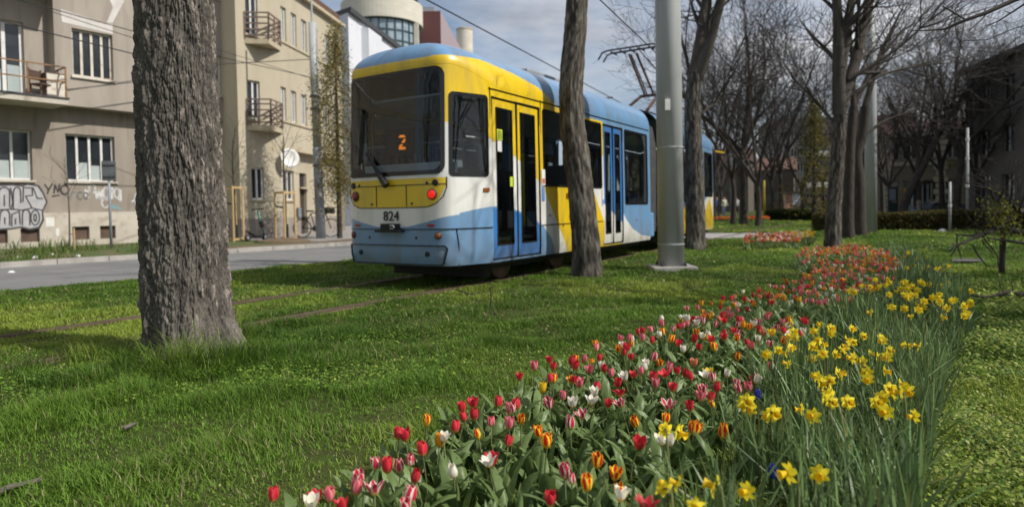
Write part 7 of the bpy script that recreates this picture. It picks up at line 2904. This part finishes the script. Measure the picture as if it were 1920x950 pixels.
cand = cand[inpoly(cand, TUL)]
pts = [(t[0], t[1]) for t in tul]
for c in cand:
    x, y = c
    px, py = proj((x, y, .2))
    if py > 705 and px < 1290:
        continue
    dmin = .080 + .05 * max(0, 3.2 - y)
    if y > 5:
        dmin = .098
    if field(c[None], 3.0, 61, 2)[0] < -.55:
        continue
    a = np.array(pts[-900:])
    if np.min((a[:, 0] - x) ** 2 + (a[:, 1] - y) ** 2) < dmin * dmin:
        continue
    pts.append((x, y))
    far = np.clip((y - 4.2) / 3.5, 0, 1)
    r = rt.uniform()
    wts = np.array([.24, .20, .17, .12, .18, .04, .03, .02]) * (1 - far) + np.array([.13, .05, .05, .05, .17, .38, .15, .02]) * far
    ccl = ['red', 'redyellow', 'striped', 'white', 'pink', 'coral', 'orange', 'yellow'][int(np.searchsorted(np.cumsum(wts / wts.sum()), r))]
    sh = ['cup', 'wide', 'star', 'bud'][int(np.searchsorted([.58, .80, .88, 1.0], rt.uniform()))]
    tul.append((x, y, rt.uniform(.16, .225), ccl, sh))
order = sorted(range(len(tul)), key=lambda i: tul[i][1])
print('tulips', len(tul), 'explicit', nexp)
CN = {'red': 'plain red tulip', 'redyellow': 'yellow-edged red tulip', 'striped': 'red-striped cream tulip', 'white': 'creamy white tulip', 'pink': 'pale-edged pink tulip',
      'coral': 'coral tulip', 'orange': 'orange tulip', 'yellow': 'yellow tulip'}
SN = {'cup': 'with upright closed petals', 'wide': 'with loosely opened petals', 'star': 'opened flat like a star', 'bud': 'still a slim bud'}


def zone(y):
    if y < 2.35:
        return 'at the near tip of the bed'
    if y < 3.1:
        return 'in the front third of the bed'
    if y < 4.3:
        return 'halfway along the bed'
    return 'far down the bed'


def put(name, me, parent, loc, rot, sc):
    o = bpy.data.objects.new(name, me)
    COL.objects.link(o)
    o.parent = parent
    o.location = loc; o.rotation_euler = rot; o.scale = sc
    return o


sv_ = {'V': [], 'F': [], 'U': [], 'M': [], 'o': 0}
mat_list = list(TM.values()) + [M_tleaf, M_tstem]
mat_ix = {c: i for i, c in enumerate(TM)}


def bake(v, f, u, m, mi):
    v4 = np.c_[v, np.ones(len(v))] @ np.array(m).T
    sv_['V'].append(v4[:, :3]); sv_['F'].append(f + sv_['o']); sv_['M'].append(np.full(len(f), mi))
    sv_['U'].append(u if u is not None else np.zeros((len(v), 2)))
    sv_['o'] += len(v)


def flush(name, label, cat):
    me = mesh_np(name, np.concatenate(sv_['V']), np.concatenate(sv_['F']), mat_list, uv=np.concatenate(sv_['U']), midx=np.concatenate(sv_['M']), smooth=True)
    o = tag(link(name, me), label, cat, kind='stuff')
    for k_ in ('V', 'F', 'U', 'M'):
        sv_[k_] = []
    sv_['o'] = 0
    return o


NIND = 296
for rank, i in enumerate(order):
    x, y, hh, c, sh = tul[i]
    nvr = len(BL[sh])
    bi = int(rt.integers(0, nvr))
    lean = (rt.normal(0, .13), rt.normal(0, .13))
    rz = rt.uniform(0, 6.28)
    s_ = rt.uniform(.78, 1.05) * (1.0 if y < 5 else .95)
    li = int(rt.integers(0, len(LV)))
    top = Vector((0, 0, hh))
    if rank < NIND:
        t = thing('tulip', f'{CN[c]} {SN[sh]} {zone(y)}', 'tulip', (x, y, 0), rz, 'tulips in the flower bed')
        t.rotation_euler = (lean[0], lean[1], rz)
        put('bloom', bloom_me[(sh, bi, c)], t, (0, 0, hh - .006), (rt.normal(0, .08), rt.normal(0, .08), rt.uniform(0, 6.28)), (s_, s_, s_))
        put('stem', stem_me[int(rt.integers(0, 4))], t, (0, 0, 0), (0, 0, 0), (1, 1, hh / .19))
        put('leaves', leaf_me[li], t, (0, 0, 0), (0, 0, 0), (rt.uniform(.85, 1.15),) * 3)
    else:
        m0 = Matrix.Translation((x, y, 0)) @ Euler((lean[0], lean[1], rz)).to_matrix().to_4x4()
        v, f, u = BL[sh][bi]
        bake(v, f, u, m0 @ Matrix.Translation((0, 0, hh - .006)) @ Matrix.Scale(s_, 4), mat_ix[c])
        v, f = STEMS[0]
        bake(v, f, None, m0 @ Matrix.Diagonal((1, 1, hh / .19, 1)), len(TM) + 1)
        v, f = LV[li]
        bake(v, f, None, m0, len(TM))
flush('tulips', 'coral, red and orange tulips massed at the far end of the flower bed', 'tulips')
# tulip leaves without flowers fill the bed
cand = cand[rt.permutation(len(cand))]
cnt = 0
for c in cand[:4000]:
    x, y = c
    px, py = proj((x, y, .1))
    if rt.uniform() > min(1.0, (3.2 / y) ** 1.0) * .34 or px < -200:
        continue
    v, f = LV[int(rt.integers(0, len(LV)))]
    bake(v, f, None, Matrix.Translation((x, y, 0)) @ Matrix.Rotation(rt.uniform(0, 6.28), 4, 'Z') @ Matrix.Scale(rt.uniform(.6, 1.05), 4), len(TM))
    cnt += 1
print('leaf plants', cnt)
flush('tulip_leaves', 'broad grey-green tulip leaves filling the flower bed', 'leaves')
# second, distant bed and the far beds beside the path
def far_bed(poly, n, cols, hgt, lbl, name='flowers', leafy_=.8, sc=1.0):
    P_ = np.array(poly); l_, h_ = P_.min(0), P_.max(0)
    q = np.stack([rt.uniform(l_[0], h_[0], n * 4), rt.uniform(l_[1], h_[1], n * 4)], -1)
    q = q[inpoly(q, poly)][:n]
    for x, y in q:
        hh = hgt * rt.uniform(.8, 1.15)
        c = cols[int(rt.integers(0, len(cols)))]
        m0 = Matrix.Translation((x, y, 0)) @ Matrix.Rotation(rt.uniform(0, 6.28), 4, 'Z')
        v, f, u = BL['wide'][0]
        bake(v, f, u, m0 @ Matrix.Translation((0, 0, hh)) @ Matrix.Scale(1.15 * sc, 4), mat_ix[c])
        v, f = STEMS[0]
        bake(v, f, None, m0 @ Matrix.Diagonal((1.3, 1.3, hh / .19, 1)), len(TM) + 1)
        v, f = LV[int(rt.integers(0, len(LV)))]
        bake(v, f, None, m0 @ Matrix.Scale(leafy_, 4), len(TM))
    flush(name, lbl, 'flowers')
far_bed(SMALL_T, 240, ['coral', 'coral', 'pink', 'pink', 'red', 'orange', 'white', 'white'], .19, 'far patch of coral and pink tulips on the lawn')
far_bed(SMALL_D, 110, ['yellow', 'yellow', 'yellow', 'white'], .21, 'far patch of yellow daffodils on the lawn', leafy_=.9)
far_bed([tuple(G(x, y).xy) for x, y in ((1335, 418), (1337, 414), (1375, 414), (1375, 418))], 200, ['coral', 'orange', 'red'], .2, 'row of orange flowers among the bare trees by the tram nose', sc=1.7)
far_bed([tuple(G(x, y).xy) for x, y in ((1398, 417), (1400, 413.5), (1442, 413.5), (1442, 417))], 200, ['coral', 'orange', 'red'], .2, 'row of orange flowers beside the wavy trunk', sc=1.7)

# ------------------------------------------------------------------ daffodils
def daff_petals():
    V, F = [], []
    nu, nv = 3, 6
    for k in range(6):
        ph = k * math.pi / 3
        o = len(V)
        for j in range(nv):
            t = j / (nv - 1)
            r = .005 + .0305 * t
            w_ = .0112 * np.interp(t, [0, .25, .5, .8, 1], [.4, .95, 1, .6, .05])
            for i in range(nu):
                u = i - 1
                V.append((r * math.cos(ph) - u * w_ * math.sin(ph), r * math.sin(ph) + u * w_ * math.cos(ph), -.004 + .006 * math.sin(t * 3 + k) - .002 * abs(u) + (.0015 if k % 2 else 0)))
        for j in range(nv - 1):
            for i in range(nu - 1):
                a = o + j * nu + i
                F.append((a, a + 1, a + nu + 1, a + nu))
    return np.array(V), np.array(F)


def daff_trumpet():
    V, F = [], []
    n = 14
    prof = [(.003, -.004), (.0085, 0), (.0105, .010), (.0115, .02), (.0150, .0265), (.0165, .028)]
    for j, (r, z) in enumerate(prof):
        for k in range(n):
            a = 2 * math.pi * k / n
            rr_ = r * (1 + (.12 * math.sin(k * math.pi) if j > 3 else 0) + (.10 * (k % 2) if j > 3 else 0))
            V.append((rr_ * math.cos(a), rr_ * math.sin(a), z))
    for j in range(len(prof) - 1):
        for k in range(n):
            F.append((j * n + k, j * n + (k + 1) % n, (j + 1) * n + (k + 1) % n, (j + 1) * n + k))
    return np.array(V), np.array(F)


def daff_stem():
    P = np.array([[0, 0, 0], [.004, 0, .4], [.002, 0, .8], [.006, 0, .97], [.018, 0, 1.0], [.034, 0, .985]])
    P[:, 2] *= .30
    return tubes_np([(P, np.array([.0040, .0038, .0034, .0030, .0032, .0042]))], 6)


dpm = mesh_np('petals', *daff_petals(), M_dpet, smooth=True)
dtm = mesh_np('trumpet', *daff_trumpet(), M_dtrum, smooth=True)
dsm = mesh_np('stem', *daff_stem(), M_tstem, smooth=True)
near_d = """1401,751 1395,744 1408,760 1450,766 1443,772 1521,765 1530,772 1541,740 1552,746 1573,735 1566,742 1582,746 1541,700 1552,706 1530,712 1564,694 1635,695 1628,704 1645,690 1675,714 1667,722 1700,726 1693,735 1706,732 1641,748
1649,738 1671,766 1732,776 1499,881 1533,876 1362,912 1419,912 1306,936 1261,919 1262,802 1252,808 1290,900""".split()
daf = []
for e in near_d:
    x, y = map(float, e.split(','))
    hh = rt.uniform(.27, .33)
    p = G(x, y, hh)
    daf.append((p.x, p.y, hh))
pd_ = np.array(DAF); lo, hi = pd_.min(0), pd_.max(0)
cd = np.stack([rt.uniform(lo[0], hi[0], 40000), rt.uniform(lo[1], hi[1], 40000)], -1)
cd = cd[inpoly(cd, DAF)]
dpts = []
for x, y in cd:
    px, py = proj((x, y, .3))
    if py > 672 or py < 470:
        continue
    dens = field(np.array([[x, y]]), 2.6, 71, 3)[0]
    lim = .42 if 520 < py else .75
    if dens < lim - .25:
        continue
    if dpts and np.min(np.sum((np.array(dpts) - (x, y)) ** 2, 1)) < (.10 if py > 520 else .15) ** 2:
        continue
    dpts.append((x, y))
    daf.append((x, y, rt.uniform(.25, .34)))
print('daffodils', len(daf))
daf = sorted(daf, key=lambda d: d[1])[:290]
for x, y, hh in daf:
    zn = 'at the near edge of the bed' if y < 2.35 else ('in the near clumps right of the tulips' if y < 3.2 else ('in the dense yellow clumps halfway along the bed' if y < 5.4 else 'in the far thin rows of the bed'))
    face = rt.normal(-2.0, 1.1)                      # towards the sun side and the camera
    t = thing('daffodil', f'yellow trumpet daffodil {zn}', 'daffodil', (x, y, 0), face, 'daffodils in the flower bed')
    sc = rt.uniform(.76, 1.0)
    put('stem', dsm, t, (0, 0, 0), (rt.normal(0, .05), rt.normal(0, .05), 0), (1, 1, hh / .30))
    hd_ = put('petals', dpm, t, (.036, 0, hh * .982), (0, R(rt.uniform(68, 105)), rt.normal(0, .2)), (sc, sc, sc))
    put('trumpet', dtm, hd_, (0, 0, 0), (0, 0, 0), (.88, .88, .9))
# strap leaves, a mass nobody could count
n = 15000
cd = np.stack([rt.uniform(lo[0], hi[0], n * 8), rt.uniform(lo[1], hi[1], n * 8)], -1)
cd = cd[inpoly(cd, DAF)]
cd = cd[rt.uniform(size=len(cd)) < np.clip((3.4 / cd[:, 1]) ** 1.0, 0, 1)]
clump = field(cd, 8, 81, 2)
cd = cd[(clump > -.35)][:n]
m = len(cd)
print('strap leaves', m)
azm = rt.uniform(0, 6.28, m)
h = rt.uniform(.20, .36, m) * (1 + .15 * field(cd, 2.5, 82, 2))
w_ = rt.uniform(.007, .012, m) * np.clip(cd[:, 1] / 4, 1, 2.2)
lean = np.abs(rt.normal(0, .09, m)) * (1 + 1.3 * (rt.uniform(size=m) < .14))
droop = (rt.uniform(size=m) < .16) * rt.uniform(.2, .6, m)
d = np.stack([np.cos(azm), np.sin(azm), np.zeros(m)], -1)
tw = azm + math.pi / 2 + rt.normal(0, .7, m)
s = np.stack([np.cos(tw), np.sin(tw), np.zeros(m)], -1)
base = np.c_[cd, np.zeros(m)]
V = []
ks = [0, .3, .6, .85, 1.0]
for k_, wk in zip(ks, (.75, 1, .95, .6, .08)):
    c = base + d * (lean * k_ ** 1.7 + droop * .16 * k_ ** 3)[:, None] + np.array([0, 0, 1.]) * (h * (k_ - droop * .55 * k_ ** 3))[:, None]
    V += [c - s * (w_ * wk / 2)[:, None], c + s * (w_ * wk / 2)[:, None]]
V = np.stack(V, 1).reshape(-1, 3)
o_ = np.arange(m)[:, None] * 10
F = np.stack([o_ + np.array([[2 * k_, 2 * k_ + 1, 2 * k_ + 3, 2 * k_ + 2]]) for k_ in range(4)], 1).reshape(-1, 4)
cc = np.array([.130, .205, .075]) * rt.uniform(.55, 1.5, (m, 1)) * np.array([1, 1, 1]) + np.c_[rt.uniform(0, .02, m), rt.uniform(0, .02, m), rt.uniform(-.01, .02, m)]
yl = (rt.uniform(size=m) < .03)[:, None]
cc = np.where(yl, np.array([.24, .22, .08]), cc)
tag(link('daffodil_leaves', mesh_np('daffodil_leaves', V, F, M_dleaf, col=np.repeat(cc, 10, 0), smooth=True)), 'dense upright strap leaves of the daffodils', 'leaves', kind='stuff')

# grape hyacinth
M_blue = leafmat('blue_floret', (.03, .035, .30), trans=.15)
for (px, py), lb in (((1449, 884), 'small deep blue grape hyacinth between the front daffodils'), ((1421, 740), 'dark blue grape hyacinth beside the drooping daffodil')):
    p = G(px, py, .2); p.z = 0
    t = thing('grape_hyacinth', lb, 'grape hyacinth', p)
    MB().tube([(0, 0, 0), (.004, 0, .1), (0, 0, .2)], .0028, 6).build('stem', M_tstem, t)
    mb = MB()
    for k in range(46):
        f = k / 46; a = k * 2.4
        r_ = .011 * math.sin(math.pi * (.15 + .8 * (1 - f))) + .001
        c = (r_ * math.cos(a), r_ * math.sin(a), .18 + .045 * f)
        mb.lathe([(.0008, -.004), (.0034, -.002), (.0036, .001), (.001, .004)], c, 6)
    mb.build('bloom', M_blue, t)

# fallen twigs on the lawn
def twig(label, pxs, r, z=.012, rise=None, mat=None):
    base = G(*pxs[0])
    pts = []
    for i, (x, y) in enumerate(pxs):
        if rise and rise[i] > 0:
            pts.append(D(x, y, base.y) - base)
        else:
            q = G(x, y, z); pts.append(q - base)
    o = MB().tube(pts, [r * (1 - .5 * i / len(pts)) for i in range(len(pts))], 6).build('fallen_twig', mat or M_twig, smooth=True)
    o.location = base
    tag(o, label, 'twig')
    return o


twig('pale bark-stripped stick lying on the grass at the lower left margin', [(-10, 924), (20, 912), (50, 905), (80, 897)], .014, .03, mat=M_woodstake if False else M_bark)
twig('short broken stick lying on the grass under the big trunk', [(232, 802), (240, 799), (254, 793)], .012, .03, mat=M_bark)
twig('thin crooked twig standing up from the grass in front of the tram', [(930, 590), (920, 575), (921, 552), (918, 540), (928, 535)], .009, rise=[0, 1, 1, 1, 1], mat=M_barkdark)
twig('dark twig sticking up among the tulips halfway along the bed', [(1545, 585), (1520, 560), (1500, 545), (1480, 540), (1466, 512)], .008, rise=[0, 1, 1, 1, 1], mat=M_barkdark)
twig('black stick lying between the front tulips', [(1130, 868), (1150, 838), (1163, 812)], .008, rise=[0, 1, 1], mat=M_barkdark)
twig('thin dark twig lying near the crooked standing twig', [(860, 545), (885, 552), (905, 548)], .008, .04, mat=M_barkdark)
